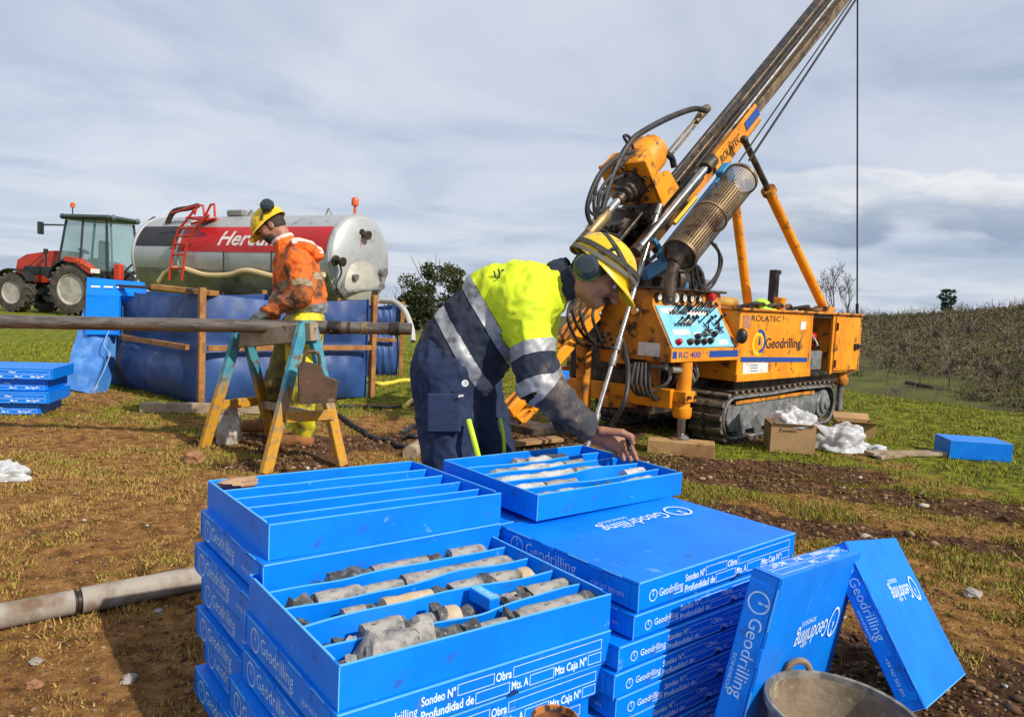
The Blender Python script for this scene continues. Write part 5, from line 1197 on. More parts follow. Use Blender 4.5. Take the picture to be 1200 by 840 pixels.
def settling_tank(c, zt_, label, rails, bulge=.20, posts=None, zmid=.60):
    """c: four ground corners, first two edges face the camera"""
    ctr = sum((Vector(q) for q in c), Vector()) / 4
    root = thing('settling_tank', label, 'water tank', ctr)
    w = MB()
    for i in range(4):
        p0, p1 = Vector(c[i]), Vector(c[(i + 1) % 4]); n = (p1 - p0).cross(Vector((0, 0, 1))).normalized(); n = n if n.dot((p0 + p1) / 2 - ctr) > 0 else -n
        vs, fs = liner_wall(p0 - n * .03, p1 - n * .03, zt_, bulge, i * 3.7 + zt_ + len(label), n); w.add(vs, fs)
    w.add([Vector(q) + Vector((0, 0, zt_ * .78)) + (ctr - Vector(q)) * .02 for q in c], [(0, 1, 2, 3)])
    w.build('liner', LINER, root, smooth=70)
    for i in range(4):
        p0, p1 = Vector(c[i]), Vector(c[(i + 1) % 4]); n = (p1 - p0).cross(Vector((0, 0, 1))).normalized(); n = n if n.dot((p0 + p1) / 2 - ctr) > 0 else -n
        if not (i == 0 and posts):
          w = MB(); w.beam(p0 + Vector((0, 0, 0)) + n * .05, p0 + Vector((0, 0, zt_ + .06)) + n * .05, .062, .062, up=n, bev=.005); w.build('post', FRAMEW, root)
        if i < rails:
            off = n * (bulge * .4 + .05)
            w = MB(); w.beam(p0 + off + Vector((0, 0, zmid + .0)), p1 + off + Vector((0, 0, zmid - .01 * i)), .04, .055, bev=.005, ext=-.04); w.build('middle_rail', FRAMEW, root)
            if posts and i == 1: continue
            w = MB(); w.beam(p0 + n * .03 + Vector((0, 0, zt_ + .035)), p1 + n * .03 + Vector((0, 0, zt_ + .03)), .045, .035, bev=.004, ext=-.05); w.build('top_rail', FRAMEW if i else mat('dark_timber', (.06, .04, .028), .6, c2=(.12, .07, .04), scale=9), root)  # top rail of the first side has a darker brown than the rest
    return root
cA, cB, cC = at_z(126, 450, 0), at_z(233, 478, 0), at_z(431, 466, 0)
cD = cA + (cC - cB) * 1.0
st = settling_tank([cA, cB, cC, cD], 1.13, 'large blue lined settling tank in a timber frame behind the trestle', 2, .13, posts=True)
w = MB(); w.beam(at_d(182, 336, 7.6), at_d(252, 344, 7.45), .14, .05, bev=.004); w.build('corner_plank', FRAMEW, st)
eB, eC = at_z(424, 440, 0), at_z(462, 441, 0); dv = (cC - cB).normalized()
settling_tank([eB + Vector((-.5, .8, 0)), eB, eC + dv * .05, eC + Vector((-.2, 1.3, 0))], 1.05, 'small blue lined tank in a timber frame right of the large tank', 2, .10, zmid=.55)
w = MB(); w.tube(spline([at_d(446, 352, 9.6), at_d(462, 354, 9.5), at_d(474, 364, 9.3), at_d(482, 384, 9.1), at_d(484, 400, 9.0)], 6), .035, 9)
o = w.build('grey_hose', mat('grey_hose', (.42, .42, .38), .5), None); tag(o, 'grey flexible hose arching out of the small blue tank', 'hose')
tm_ = thing('ground_timber', 'long pale timber lying on the grass in front of the large tank', 'timber', at_z(240, 481, 0))
w = MB(); w.beam(at_z(165, 477, .05), at_z(312, 479, .05), .10, .09, bev=.005); w.build('board', WOODG, tm_)
# ---- stacks and bundles of blue boxes at the left
for k in range(4):
    b = closed_box(.104, False, ['closed blue box at the bottom of the small stack at left edge', 'closed blue box second from bottom of the left edge stack', 'closed blue box third from bottom of the left edge stack', 'closed blue box on top of the small stack at left edge'][k])
    p = at_z(60, 488, 0); place(b, (p.x - .78 + [0, .09, .05, .12][k], p.y - .16 + [.0, -.02, .02, -.01][k], .105 * k + .005), [14, 13, 15, 13.6][k]); tag(b, group='small stack of blue boxes at the left edge')
FILM = mat('blue_boxes_under_film', (.05, .19, .55), .28, c2=(.12, .30, .66), scale=7, c3=(.45, .58, .75), scale3=9, t3=(.62, .72), bump=.6, bscale=18, spec=.7)
def slab(nm, label, q, th, m, cat, n=14, amp=.02, seed=1):
    """q: four corners of the near face (bl, br, tr, tl)"""
    bl, br, tr_, tl = q; nn = (br - bl).cross(tl - bl).normalized(); nn = nn if nn.dot(CAM - bl) > 0 else -nn
    root = thing(nm, label, cat, (bl + br) / 2); w = MB(); vs = []
    for lay in (0, 1):
        for j in range(n + 1):
            for i in range(n + 1):
                s, t = i / n, j / n; p = bl.lerp(br, s).lerp(tl.lerp(tr_, s), t) - nn * th * lay
                vs.append(p + nn * (mnoise.noise(Vector((s * 3.2, t * 6.5, seed + lay))) * amp + abs(mnoise.noise(Vector((s * 2 + t * 4, t * 3, seed + 5 + lay)))) * amp))
    N1 = (n + 1) ** 2; I = lambda i, j, l: l * N1 + j * (n + 1) + i
    fs = [(I(i, j, 0), I(i + 1, j, 0), I(i + 1, j + 1, 0), I(i, j + 1, 0)) for i in range(n) for j in range(n)] + [(I(i, j, 1), I(i, j + 1, 1), I(i + 1, j + 1, 1), I(i + 1, j, 1)) for i in range(n) for j in range(n)]
    for i in range(n):
        fs += [(I(i, 0, 0), I(i, 0, 1), I(i + 1, 0, 1), I(i + 1, 0, 0)), (I(i, n, 0), I(i + 1, n, 0), I(i + 1, n, 1), I(i, n, 1)), (I(0, i, 0), I(0, i + 1, 0), I(0, i + 1, 1), I(0, i, 1)), (I(n, i, 0), I(n, i, 1), I(n, i + 1, 1), I(n, i + 1, 0))]
    w.add(vs, fs); w.build('wrapped_body', m, root, smooth=60); return root
pb = at_z(92, 459, 0); dd = pb.y
q = [at_d(73, 454, dd - .05), at_d(110, 462, dd - .1), at_d(140, 352, dd + .35), at_d(103, 346, dd + .4)]
wbn = slab('wrapped_bundle', 'bundle of flat blue boxes in clear film leaning on the large tank', q, .22, FILM, 'box bundle', amp=.022)
for (a, b2, c, d) in (((91, 395), (127, 401), (124, 408), (93, 402)),):
    pass
w = MB(); w.tube(spline([at_d(136, 372, dd + .16), at_d(122, 402, dd + .02), at_d(128, 418, dd - .02), at_d(110, 458, dd - .16)], 6), .006, 6); w.build('film_fold', mat('clear_film_fold', (.22, .38, .62), .3), wbn)
q = [at_d(101, 346, dd + .30), at_d(164, 347, dd + .32), at_d(169, 331, dd + .5), at_d(102, 325, dd + .5)]
q2 = [at_d(101, 372, dd + .24), at_d(141, 376, dd + .22), at_d(169, 331, dd + .5), at_d(102, 325, dd + .5)]
ub = slab('flat_box', 'flat blue box with glossy white marks standing behind the wrapped bundle', q, .10, BLUE, 'core box', n=6, amp=.004)
w = MB()
for k in range(3): a = at_d(112 + 15 * k, 336 + k * .4, dd + .38); w.obox(a, ((1, 0, 0), (0, .5, 1), (0, -1, .5)), (.10, .022, .006))
w.build('white_mark', PRINT, ub, kind='stuff')
q = [at_d(100, 392, dd + .14), at_d(138, 392, dd + .14), at_d(140, 346, dd + .31), at_d(101, 346, dd + .31)]
slab('flat_box', 'plain flat blue box upright between the bundle and the long pipe', q, .05, BLUE, 'core box', n=6, amp=.004, seed=4)
bx = closed_box(.17, False, 'lone closed blue box lying on the grass at the right edge', ()); p = at_z(1113, 538, 0); place(bx, (p.x, p.y, .004), -9); bx.scale = (.70, .66, .95)
# ---- long pipe and trestle
PIPE = mat('steel_drill_pipe', (.24, .20, .165), .38, metal=.75, c2=(.13, .105, .085), scale=5, c3=(.36, .30, .24), scale3=13, t3=(.56, .7), bump=.1, stretch=(1, 5, 5))
pa, pz_ = at_d(-330, 371, 5.42), at_d(482, 385.5, 5.42)
dp = thing('drill_pipe', 'long steel drill pipe resting level across the trestle', 'pipe', (pa + pz_) / 2 - Vector((0, 0, .05)))
ax_ = (pz_ - pa).normalized(); ln_ = (pz_ - pa).length
w = MB(); w.lathe([(0, 0), (.049, 0), (.049, ln_ - .62), (.043, ln_ - .60), (.043, ln_), (.03, ln_), (.03, ln_ - .1), (0, ln_ - .1)], pa, ax_, 22); w.build('pipe_body', PIPE, dp)
for h, l_, r_ in ((ln_ - .60, .10, .050), (ln_ - .36, .05, .047), (ln_ - .16, .08, .049), (ln_ - .46, .03, .046)):
    w = MB(); w.lathe([(.04, h), (r_, h + .005), (r_, h + l_ - .005), (.04, h + l_)], pa, ax_, 20); w.build('coupling', GREASE if l_ != .05 else MATS['worn_brass_steel'], dp)
TPAINT = None
def trestle_paint():
    m = mat('blue_yellow_trestle_paint', (.035, .22, .33), .65, c2=(.08, .30, .36), scale=7, c3=(.14, .095, .06), scale3=15, t3=(.52, .64), bump=.15)
    nt = m.node_tree; N = nt.nodes; L = nt.links; b = N['Principled BSDF']; old = b.inputs['Base Color'].links[0].from_socket
    tc = N.new('ShaderNodeTexCoord'); sp = N.new('ShaderNodeSeparateXYZ'); L.new(tc.outputs['Object'], sp.inputs[0]); no = N.new('ShaderNodeTexNoise'); no.inputs['Scale'].default_value = 9; L.new(tc.outputs['Object'], no.inputs[0])
    ad = N.new('ShaderNodeMath'); ad.operation = 'MULTIPLY_ADD'; L.new(no.outputs[0], ad.inputs[0]); ad.inputs[1].default_value = .28; L.new(sp.outputs[2], ad.inputs[2])
    mr = N.new('ShaderNodeMapRange'); mr.inputs[1].default_value = .52; mr.inputs[2].default_value = .72; L.new(ad.outputs[0], mr.inputs[0])
    n2 = N.new('ShaderNodeTexNoise'); n2.inputs['Scale'].default_value = 26; n2.inputs['Detail'].default_value = 6; L.new(tc.outputs['Object'], n2.inputs[0]); m2 = N.new('ShaderNodeMapRange'); m2.inputs[1].default_value = .50; m2.inputs[2].default_value = .62; L.new(n2.outputs[0], m2.inputs[0])
    y = N.new('ShaderNodeMix'); y.data_type = 'RGBA'; L.new(m2.outputs[0], y.inputs[0]); y.inputs[6].default_value = (.52, .25, .015, 1); y.inputs[7].default_value = (.30, .19, .09, 1)
    mx = N.new('ShaderNodeMix'); mx.data_type = 'RGBA'; L.new(mr.outputs[0], mx.inputs[0]); L.new(y.outputs[2], mx.inputs[6]); L.new(old, mx.inputs[7]); L.new(mx.outputs[2], b.inputs['Base Color'])
    return m
TPAINT = trestle_paint()
nF1, nF2, rF1, rF2 = at_z(311, 556, 0), at_z(401, 546, 0), at_z(239, 525, 0), at_z(318, 512, 0)
nap = at_d(360, 386, 5.18); rap = at_d(284, 394, 5.62)
tz = thing('trestle', 'blue and yellow painted wooden trestle carrying the long pipe', 'trestle', (nF1 + rF2) / 2)
def leg(a, f): w = MB(); w.beam(a, f, .075, .05, up=(rap - nap), bev=.005); return w.build('leg', TPAINT, tz)
sp_ = (nF2 - nF1).normalized() * .03
for ap, fa, fb in ((nap, nF1, nF2), (rap, rF1, rF2)):
    leg(ap - sp_ + Vector((0, 0, .03)), fa); leg(ap + sp_ + Vector((0, 0, .03)), fb)
    a, b2 = ap.lerp(fa, .62), ap.lerp(fb, .62); off = (rap - nap).normalized() * (.045 if ap is rap else -.045); w = MB(); w.beam(a + off, b2 + off, .03, .07, bev=.004); w.build('cross_bar', TPAINT, tz)
w = MB(); w.beam(nap - Vector((0, 0, .02)), rap - Vector((0, 0, .02)), .07, .13, bev=.006, ext=.08); w.build('top_beam', WOODG, tz)
w = MB(); w.beam(nap + Vector((0, 0, -.10)), nap + Vector((0, 0, .06)), .12, .03, up=(rap - nap)); w.build('apex_plate', TPAINT, tz)
w = MB(); w.beam(nF2.lerp(nap, .35) , rF2.lerp(rap, .35), .03, .06); w.build('long_brace', WOODG, tz)
# hanging brown canister
ca = thing('canister', 'dirty brown open canister hanging on the trestle front legs', 'canister', at_d(371, 470, 4.95))
cc_ = at_d(371, 449, 4.95); cx_ = Vector((.94, .34, 0)); cy_ = Vector((-.34, .94, 0)); CAN = mat('grimy_brown_plastic', (.10, .055, .03), .5, c2=(.055, .035, .022), scale=8, c3=(.20, .12, .06), scale3=14, t3=(.58, .7))
w = MB(); w.prism([(-.11, -.13), (.12, -.12), (.13, .05), (.06, .06), (.03, .12), (-.09, .14), (-.12, .10)], cc_ + cy_ * .07, cx_, (0, 0, 1), -.0); w = MB()
w.prism([(-.11, -.13), (.12, -.12), (.13, .02), (.05, .05), (.02, .12), (-.09, .14), (-.12, .10)], cc_ - cy_ * .07, cx_, (0, 0, 1), -.14); w.build('canister_body', CAN, ca)
w = MB(); w.tube(spline([cc_ + cx_ * -.09 + Vector((0, 0, .13)), cc_ + cx_ * -.07 + Vector((0, 0, .20)), cc_ + cx_ * .0 + Vector((0, 0, .20)), cc_ + cx_ * .02 + Vector((0, 0, .12))], 5), .012, 8); w.build('handle', CAN, ca)
def crumple(nm, label, c, size, m, cat, seed, amp=.5, nu=72, nv=40):
    w = MB(); c = Vector(c); vs = []; fs = []
    for j in range(nv + 1):
        t = math.pi * .5 * j / nv
        for i in range(nu):
            a = 2 * math.pi * i / nu; q = Vector((math.cos(a) * math.cos(t), math.sin(a) * math.cos(t), math.sin(t)))
            k = 1 + amp * mnoise.noise(q * 1.4 + Vector((seed, 0, 0))) + amp * .6 * (abs(mnoise.noise(q * 2.6 + Vector((0, seed, 0)))) - .2) + amp * .20 * abs(mnoise.noise(q * 6 + Vector((0, 0, seed))))
            vs.append(c + Vector((q.x * size[0], q.y * size[1], q.z * size[2])) * k)
    for j in range(nv):
        for i in range(nu): fs.append((j * nu + i, j * nu + (i + 1) % nu, (j + 1) * nu + (i + 1) % nu, (j + 1) * nu + i))
    w.add(vs, fs); o = w.build(nm, m, None, smooth=170); return tag(o, label, cat)
SACK = mat('white_woven_sack', (.46, .42, .36), .8, c2=(.30, .25, .19), scale=9, c3=(.12, .09, .06), scale3=12, t3=(.56, .68), bump=.3)
PLAST = mat('crumpled_white_film', (.56, .57, .58), .22, alpha=.80, spec=.8, bump=.7, bscale=26)
p = at_z(264, 521, 0); crumple('sack', 'dirty white sack slumped on the ground behind the trestle leg', (p.x, p.y + .08, 0), (.10, .09, .26), SACK, 'sack', 3.1, .35)
p = at_z(2, 561, 0); crumple('plastic_scrap', 'crumpled white plastic scrap on the grass at the left edge', (p.x, p.y, 0), (.15, .09, .09), PLAST, 'plastic', 8.2, .6)
# ---- lower left pipe on the ground
pa, pz_ = at_z(-130, 747, .045), at_z(300, 664, .045)
lp_ = thing('casing_pipe', 'pale scraped casing pipe lying on the ground left of the pile', 'pipe', ((pa + pz_) / 2).xy.to_3d())
ax_ = (pz_ - pa).normalized(); ln_ = (pz_ - pa).length; CAS = mat('scraped_pale_casing', (.31, .275, .23), .75, metal=0, c2=(.19, .14, .10), scale=9, c3=(.14, .085, .05), scale3=10, t3=(.54, .68), bump=.15, stretch=(1, 1, 1))
hs_ = (at_z(85, 690, .06) - pa).dot(ax_)
w = MB(); w.lathe([(0, 0), (.044, 0), (.044, hs_ - .01), (0, hs_ - .01)], pa, ax_, 28); w.build('pipe_section', CAS, lp_)
w = MB(); w.lathe([(0, hs_ + .012), (.046, hs_ + .012), (.0475, hs_ + .02), (.0475, ln_), (0, ln_)], pa, ax_, 28); w.build('pipe_section', CAS, lp_)
w = MB(); w.lathe([(.03, hs_ - .014), (.0445, hs_ - .012), (.0455, hs_ - .005), (.036, hs_), (.036, hs_ + .012), (.0, hs_ + .012)], pa, ax_, 24); w.build('joint_ring', GREASE, lp_)
# ---- cardboard boxes and wrap by the track
CARD = mat('brown_cardboard', (.40, .25, .12), .85, c2=(.33, .20, .09), scale=4, c3=(.20, .12, .06), scale3=10, t3=(.62, .74))
def carton(label, px, py, wd, dp_, h, yaw, flaps, text=None):
    p = at_z(px, py, 0); root = thing('cardboard_box', label, 'cardboard box', (p.x, p.y, 0)); u = Vector((math.cos(R(yaw)), math.sin(R(yaw)), 0)); v = Vector((-u.y, u.x, 0)); th = .006
    def pt(a, b2, z): return p + u * a + v * b2 + Vector((0, 0, z))
    for nm, c, s in (('front_panel', pt(wd / 2, th / 2, h / 2), (wd, th, h)), ('back_panel', pt(wd / 2, dp_ - th / 2, h / 2), (wd, th, h)), ('side_panel', pt(th / 2, dp_ / 2, h / 2), (th, dp_ - 2 * th, h)), ('side_panel', pt(wd - th / 2, dp_ / 2, h / 2), (th, dp_ - 2 * th, h)), ('base_panel', pt(wd / 2, dp_ / 2, .008), (wd - .02, dp_ - .02, .006))):
        w = MB(); w.obox(c, (u, v, (0, 0, 1)), s); w.build(nm, CARD, root)
    for (a0, b0, a1, b1, ox, oy, oz) in flaps:
        a, b2 = pt(a0 * wd, b0 * dp_, h), pt(a1 * wd, b1 * dp_, h); d = u * ox + v * oy + Vector((0, 0, oz)); w = MB(); nn = (b2 - a).cross(d).normalized() * .005
        w.add([a, b2, b2 + d, a + d, a + nn, b2 + nn, b2 + d + nn, a + d + nn], [(0, 1, 2, 3), (7, 6, 5, 4), (0, 4, 5, 1), (1, 5, 6, 2), (2, 6, 7, 3), (3, 7, 4, 0)]); w.build('flap', CARD, root, smooth=0)
    if text:
        w = MB(); text_fit(w, text, pt(.16 * wd, -.002, h * .72), u, (0, 0, 1), wd * .42, .028, .01); w.build('box_print', INK, root, smooth=0)
    return root, pt
cb, cpt = carton('open cardboard box full of plastic wrap beside the crawler track', 902, 529, .37, .36, .25, -9, [(0, 1, 0, 0, -.13, .0, .10), (.02, 0, .95, 0, .02, -.02, .008), (1, .1, 1, .9, .10, .0, -.10)], 'Zwatix')
c = cpt(.2, .16, .22); crumple('plastic_wrap', 'clear plastic wrap bulging out of the open cardboard box', c, (.19, .15, .13), PLAST, 'plastic wrap', 5.5, .6)
p = at_z(998, 530, 0); crumple('plastic_sheet', 'white plastic sheet heaped on the grass right of cardboard box', (p.x - .04, p.y + .14, 0), (.28, .20, .20), PLAST, 'plastic sheet', 12.4, .55)
p = at_z(1020, 529, 0); crumple('plastic_sheet', 'small tail of white plastic sheet flattened on the grass', (p.x + .02, p.y + .02, 0), (.14, .08, .06), PLAST, 'plastic sheet', 2.4, .6)
carton('collapsed cardboard box on the grass behind the plastic sheet', 982, 512, .34, .32, .15, -14, [(0, 0, 1, 0, .0, -.10, .03), (0, 1, 1, 1, 0, .10, .05)])
for k, (a, b2, z, lab) in enumerate((((1018, 531), (1106, 531), .03, 'thin wooden plank on the grass left of the lone blue box'), ((1030, 536), (1062, 533), .02, 'short wooden batten on the grass below the thin plank'), ((588, 521), (655, 514), .06, 'brown plank on the ground behind the bent worker'))):
    r_ = thing('plank', lab, 'plank', at_z(*a, 0)); w = MB(); w.beam(at_z(*a, z), at_z(*b2, z), .13 if k != 1 else .05, .03, bev=.004); w.build('board', WOODG if k < 2 else WOOD, r_)
# ---- hoses on the ground
def ghose(pts, r, m, label):
    q = [at_z(a, b2, 0) for a, b2 in pts]; q = spline(q, 8); q = [Vector((v.x, v.y, gz(v.x, v.y) + r * .8)) for v in q]; w = MB(); w.tube(q, r, 8); o = w.build('ground_hose', m, None); return tag(o, label, 'hose')
ghose([(392, 488), (402, 492), (420, 506), (440, 516), (462, 524), (476, 529)], .022, RUBBER, 'black hose snaking over the mud from trestle towards the bent worker')
ghose([(398, 478), (415, 477), (452, 478), (500, 472), (530, 470)], .018, RUBBER, 'thin black hose lying straight on the grass behind the bent worker')
ghose([(470, 512), (484, 502), (498, 500), (505, 508), (490, 516), (470, 514)], .022, RUBBER, 'coiled black hose end beside the bent worker\'s legs')
ghose([(428, 449), (446, 452), (470, 449), (500, 447)], .030, mat('yellow_layflat_hose', (.60, .48, .05), .5), 'yellow hose on the grass below the small blue tank')
ghose([(474, 478), (486, 470), (496, 474), (520, 486)], .03, MATS['yellow_layflat_hose'], 'short yellow hose on the grass left of the bent worker')
w = MB(); a, b2 = at_z(480, 531, .05), at_z(520, 505, .05); w.tube([a, b2], .055, 14); o = w.build('tan_pipe', WOODG, None); tag(o, 'short tan pipe offcut on the mud left of the bent worker', 'pipe')
# ---- long grey rod leaning on the mast
ro = thing('wireline_rod', 'long grey jointed steel rod leaning from the ground against the mast', 'rod', at_z(682, 545, 0))
a, b2 = at_z(682, 545, 0), P(772, 244, .35); d = (b2 - a).normalized(); L_ = (b2 - a).length
w = MB(); w.tube([a, b2], .019, 12); w.build('rod_body', CHROME, ro)
for f in (.14, .36, .42, .97):
    w = MB(); w.tube([a + d * L_ * f, a + d * (L_ * f + .10)], .028, 12); w.build('rod_joint', STEELG, ro)
# ---- buckets in front of the pile
BUCK = mat('mud_crusted_bucket', (.26, .20, .135), .8, c2=(.15, .105, .065), scale=7, c3=(.40, .34, .26), scale3=15, t3=(.54, .66), bump=.5, bscale=30)
BRIM = mat('grey_rubber_rim', (.11, .105, .10), .6, c2=(.26, .23, .19), scale=20)
def bucket(label, c, r, h, tilt, m, mr, handle=True):
    root = thing('bucket', label, 'bucket', (c.x, c.y, 0)); d = Vector(tilt).normalized(); o = c - d * h
    w = MB(); w.lathe([(0, 0), (r * .72, 0), (r * .97, h - .01), (r * .95, h - .01), (r * .69, .012), (0, .012)], o, d, 40); w.build('bucket_body', m, root)
    w = MB(); w.lathe([(r * .95, h - .012), (r * 1.02, h - .014), (r * 1.035, h - .004), (r * 1.02, h + .004), (r * .96, h + .003), (r * .95, h - .012)], o, d, 40); w.f = w.f[:-2]; rim = w.build('rim', mr, root)
    if handle:
        e1_ = d.orthogonal().normalized(); e2_ = d.cross(e1_)
        far = (Vector((-.25, 1, 0)) - d * d.dot(Vector((-.25, 1, 0)))).normalized(); sd = d.cross(far)
        w = MB(); w.tube([c + far * r * 1.01 + sd * .034 * math.cos(a) + d * (.034 * math.sin(a) - .006) for a in [math.pi * i / 10 for i in range(11)]], .0085, 8); w.build('handle_lug', m, rim)
    return root, d
cbk = at_d(988, 832, 1.72); bkt, bd = bucket('mud crusted rubber bucket in front of the propped blue boxes', cbk, .170, .31, (.07, -.02, 1), BUCK, BRIM)
crumple('mud_lump', 'wet muddy rag lying inside the mud crusted bucket', cbk - bd * .14 + Vector((-.03, -.05, 0)), (.06, .045, .06), BUCK, 'rag', 4.4, .4)
cb2 = at_d(650, 842, 1.40); bucket('small bucket with rusty orange rim in front of the front stack', cb2, .044, .40, (0, 0, 1), mat('rust_steel', (.25, .09, .03), .7, c2=(.10, .05, .03), scale=30), mat('rust_orange_rim', (.45, .17, .05), .7, c2=(.05, .035, .03), scale=45, t2=(.45, .55)), False)
# ---- loose stones
STONE = mat('grey_field_stone', (.24, .21, .18), .9, c2=(.34, .30, .26), scale=14, bump=.5)
STONER = mat('reddish_field_stone', (.30, .15, .07), .9, c2=(.22, .10, .05), scale=14, bump=.5)
def stone(px, py, r, m, label, seed):
    p = at_z(px, py, 0); bm = bmesh.new(); bmesh.ops.create_icosphere(bm, subdivisions=3, radius=1); rn = random.Random(seed); s = (rn.uniform(.9, 1.4), rn.uniform(.8, 1.1), rn.uniform(.5, .8))
    for v in bm.verts:
        d = v.co.normalized(); k = 1 + .5 * mnoise.noise(d * 1.3 + Vector((seed, 0, 0))) + .2 * mnoise.noise(d * 3.5 + Vector((0, seed, 0))); v.co = Vector((d.x * s[0], d.y * s[1], d.z * s[2])) * r * k
    me = bpy.data.meshes.new('stone'); bm.to_mesh(me); bm.free(); me.materials.append(m); o = bpy.data.objects.new('stone', me); COL.objects.link(o); o.location = (p.x, p.y, gz(p.x, p.y) + r * .3); tag(o, label, 'stone', 'loose stones on the ground')
for k, (px, py, r, m, lab) in enumerate(((150, 797, .022, STONE, 'grey stone in the shadow left of the pile'), (42, 776, .018, STONE, 'small pale stone near the bottom left corner'), (228, 543, .07, STONER, 'reddish clod on the grass left of the trestle foot'), (205, 690, .05, STONE, 'grey stone beneath the end of the pale casing pipe'), (40, 800, .02, STONER, 'small reddish stone near the bottom left corner'), (186, 716, .016, STONE, 'tiny pale stone below the casing pipe'), (1140, 700, .03, STONE, 'pale stone on bare soil right of the propped boxes'))): stone(px, py, r, m, lab, k * 3 + 1)
# ============================================================= people: smooth solid modelling on a grid
def A_(v): return np.array(v, dtype=np.float64)
def sd_prim(p, X):
    if p[0] == 'c':
        a, b, ra, rb = A_(p[1]), A_(p[2]), p[3], p[4]; ab = b - a; q = X - a; t = np.clip((q @ ab) / max(ab @ ab, 1e-9), 0, 1)
        return np.linalg.norm(q - t[..., None] * ab, axis=-1) - (ra + (rb - ra) * t)
    if p[0] == 'e':     # ellipsoid: centre, radii, axes
        c, r, ax = A_(p[1]), A_(p[2]), A_(p[3]); q = (X - c) @ ax.T; k0 = np.linalg.norm(q / r, axis=-1); k1 = np.linalg.norm(q / (r * r), axis=-1); return k0 * (k0 - 1) / np.maximum(k1, 1e-6)
def smin(a, b, k):
    h = np.clip(.5 + .5 * (b - a) / k, 0, 1); return b * (1 - h) + a * h - k * h * (1 - h)
def sdf_eval(prims, X):
    d = None
    for p in prims:
        k = p[-1]; s = sd_prim(p, X)
        if d is None: d = s
        elif k < 0: d = -smin(-d, s, -k)          # carve
        else: d = smin(d, s, max(k, 1e-4))
    return d
def surface_nets(prims, h, pad=.02, clipf=None):
    lo = np.full(3, 1e9); hi = -lo
    for p in prims:
        if p[-1] < 0: continue
        if p[0] == 'c':
            for c, r in ((A_(p[1]), p[3]), (A_(p[2]), p[4])): lo = np.minimum(lo, c - r); hi = np.maximum(hi, c + r)
        else: r = max(p[2]); lo = np.minimum(lo, A_(p[1]) - r); hi = np.maximum(hi, A_(p[1]) + r)
    lo -= pad; hi += pad; n = np.ceil((hi - lo) / h).astype(int) + 1
    g = np.stack(np.meshgrid(*[lo[i] + h * np.arange(n[i]) for i in range(3)], indexing='ij'), -1)
    D = np.empty(g.shape[:3])
    for i0 in range(0, n[0], 24): D[i0:i0 + 24] = sdf_eval(prims, g[i0:i0 + 24])
    if clipf is not None: D = np.maximum(D, clipf(g))
    S = D < 0; nx, ny, nz = n
    cnt = np.zeros((nx - 1, ny - 1, nz - 1), int)
    for i in (0, 1):
        for j in (0, 1):
            for k in (0, 1): cnt += S[i:nx - 1 + i, j:ny - 1 + j, k:nz - 1 + k]
    act = (cnt > 0) & (cnt < 8); idx = -np.ones(act.shape, int); ii = np.argwhere(act); idx[act] = np.arange(len(ii))
    acc = np.zeros((len(ii), 3)); num = np.zeros(len(ii)); cor = [(i, j, k) for i in (0, 1) for j in (0, 1) for k in (0, 1)]
    for a in cor:
        for ax in range(3):
            if a[ax]: continue
            b = list(a); b[ax] = 1
            da = D[ii[:, 0] + a[0], ii[:, 1] + a[1], ii[:, 2] + a[2]]; db = D[ii[:, 0] + b[0], ii[:, 1] + b[1], ii[:, 2] + b[2]]
            m = (da < 0) != (db < 0); t = np.where(m, da / np.where(m, da - db, 1), 0); q = np.array(a, float)[None].repeat(len(ii), 0); q[:, ax] = t
            acc += q * m[:, None]; num += m
    V = lo + h * (ii + acc / num[:, None]); F = []
    for ax in range(3):
        o = [(0, 1, 2), (1, 2, 0), (2, 0, 1)][ax]; s0 = [slice(None)] * 3; s1 = [slice(None)] * 3; s0[ax] = slice(0, -1); s1[ax] = slice(1, None)
        e = np.argwhere(S[tuple(s0)] != S[tuple(s1)]); b, c = o[1], o[2]
        e = e[(e[:, b] > 0) & (e[:, c] > 0) & (e[:, b] < n[b] - 1) & (e[:, c] < n[c] - 1)]
        def cell(db, dc): q = e.copy(); q[:, b] += db; q[:, c] += dc; return idx[q[:, 0], q[:, 1], q[:, 2]]
        quad = np.stack([cell(-1, -1), cell(0, -1), cell(0, 0), cell(-1, 0)], -1); inside = S[e[:, 0], e[:, 1], e[:, 2]]
        quad[~inside] = quad[~inside][:, ::-1]; F.append(quad)
    F = np.concatenate(F); F = F[(F >= 0).all(1)]
    return V, F
def vnormals(V, F):
    n = np.zeros_like(V); a = V[F[:, 2]] - V[F[:, 0]]; b = V[F[:, 3]] - V[F[:, 1]]; fn = np.cross(a, b)
    for k in range(4): np.add.at(n, F[:, k], fn)
    return n / np.maximum(np.linalg.norm(n, axis=1, keepdims=True), 1e-12)
def wrinkle(V, F, amp, sc, seed, ax=None, stretch=.35):
    """cloth folds: ridged noise, drawn out along ax"""
    N = vnormals(V, F); out = V.copy(); a = Vector(ax).normalized() if ax is not None else None
    for i in range(len(V)):
        p = Vector(V[i])
        if a: p = p - a * p.dot(a) * (1 - stretch)
        r1 = max(-.5, 1 - 3.4 * abs(mnoise.noise(p * sc + Vector((seed, 0, 0))))) ; r2 = max(-.4, 1 - 3.2 * abs(mnoise.noise(p * sc * 2.1 + Vector((0, seed, 0))))); out[i] += N[i] * amp * (r1 * .75 + r2 * .35 - .4)
    return out
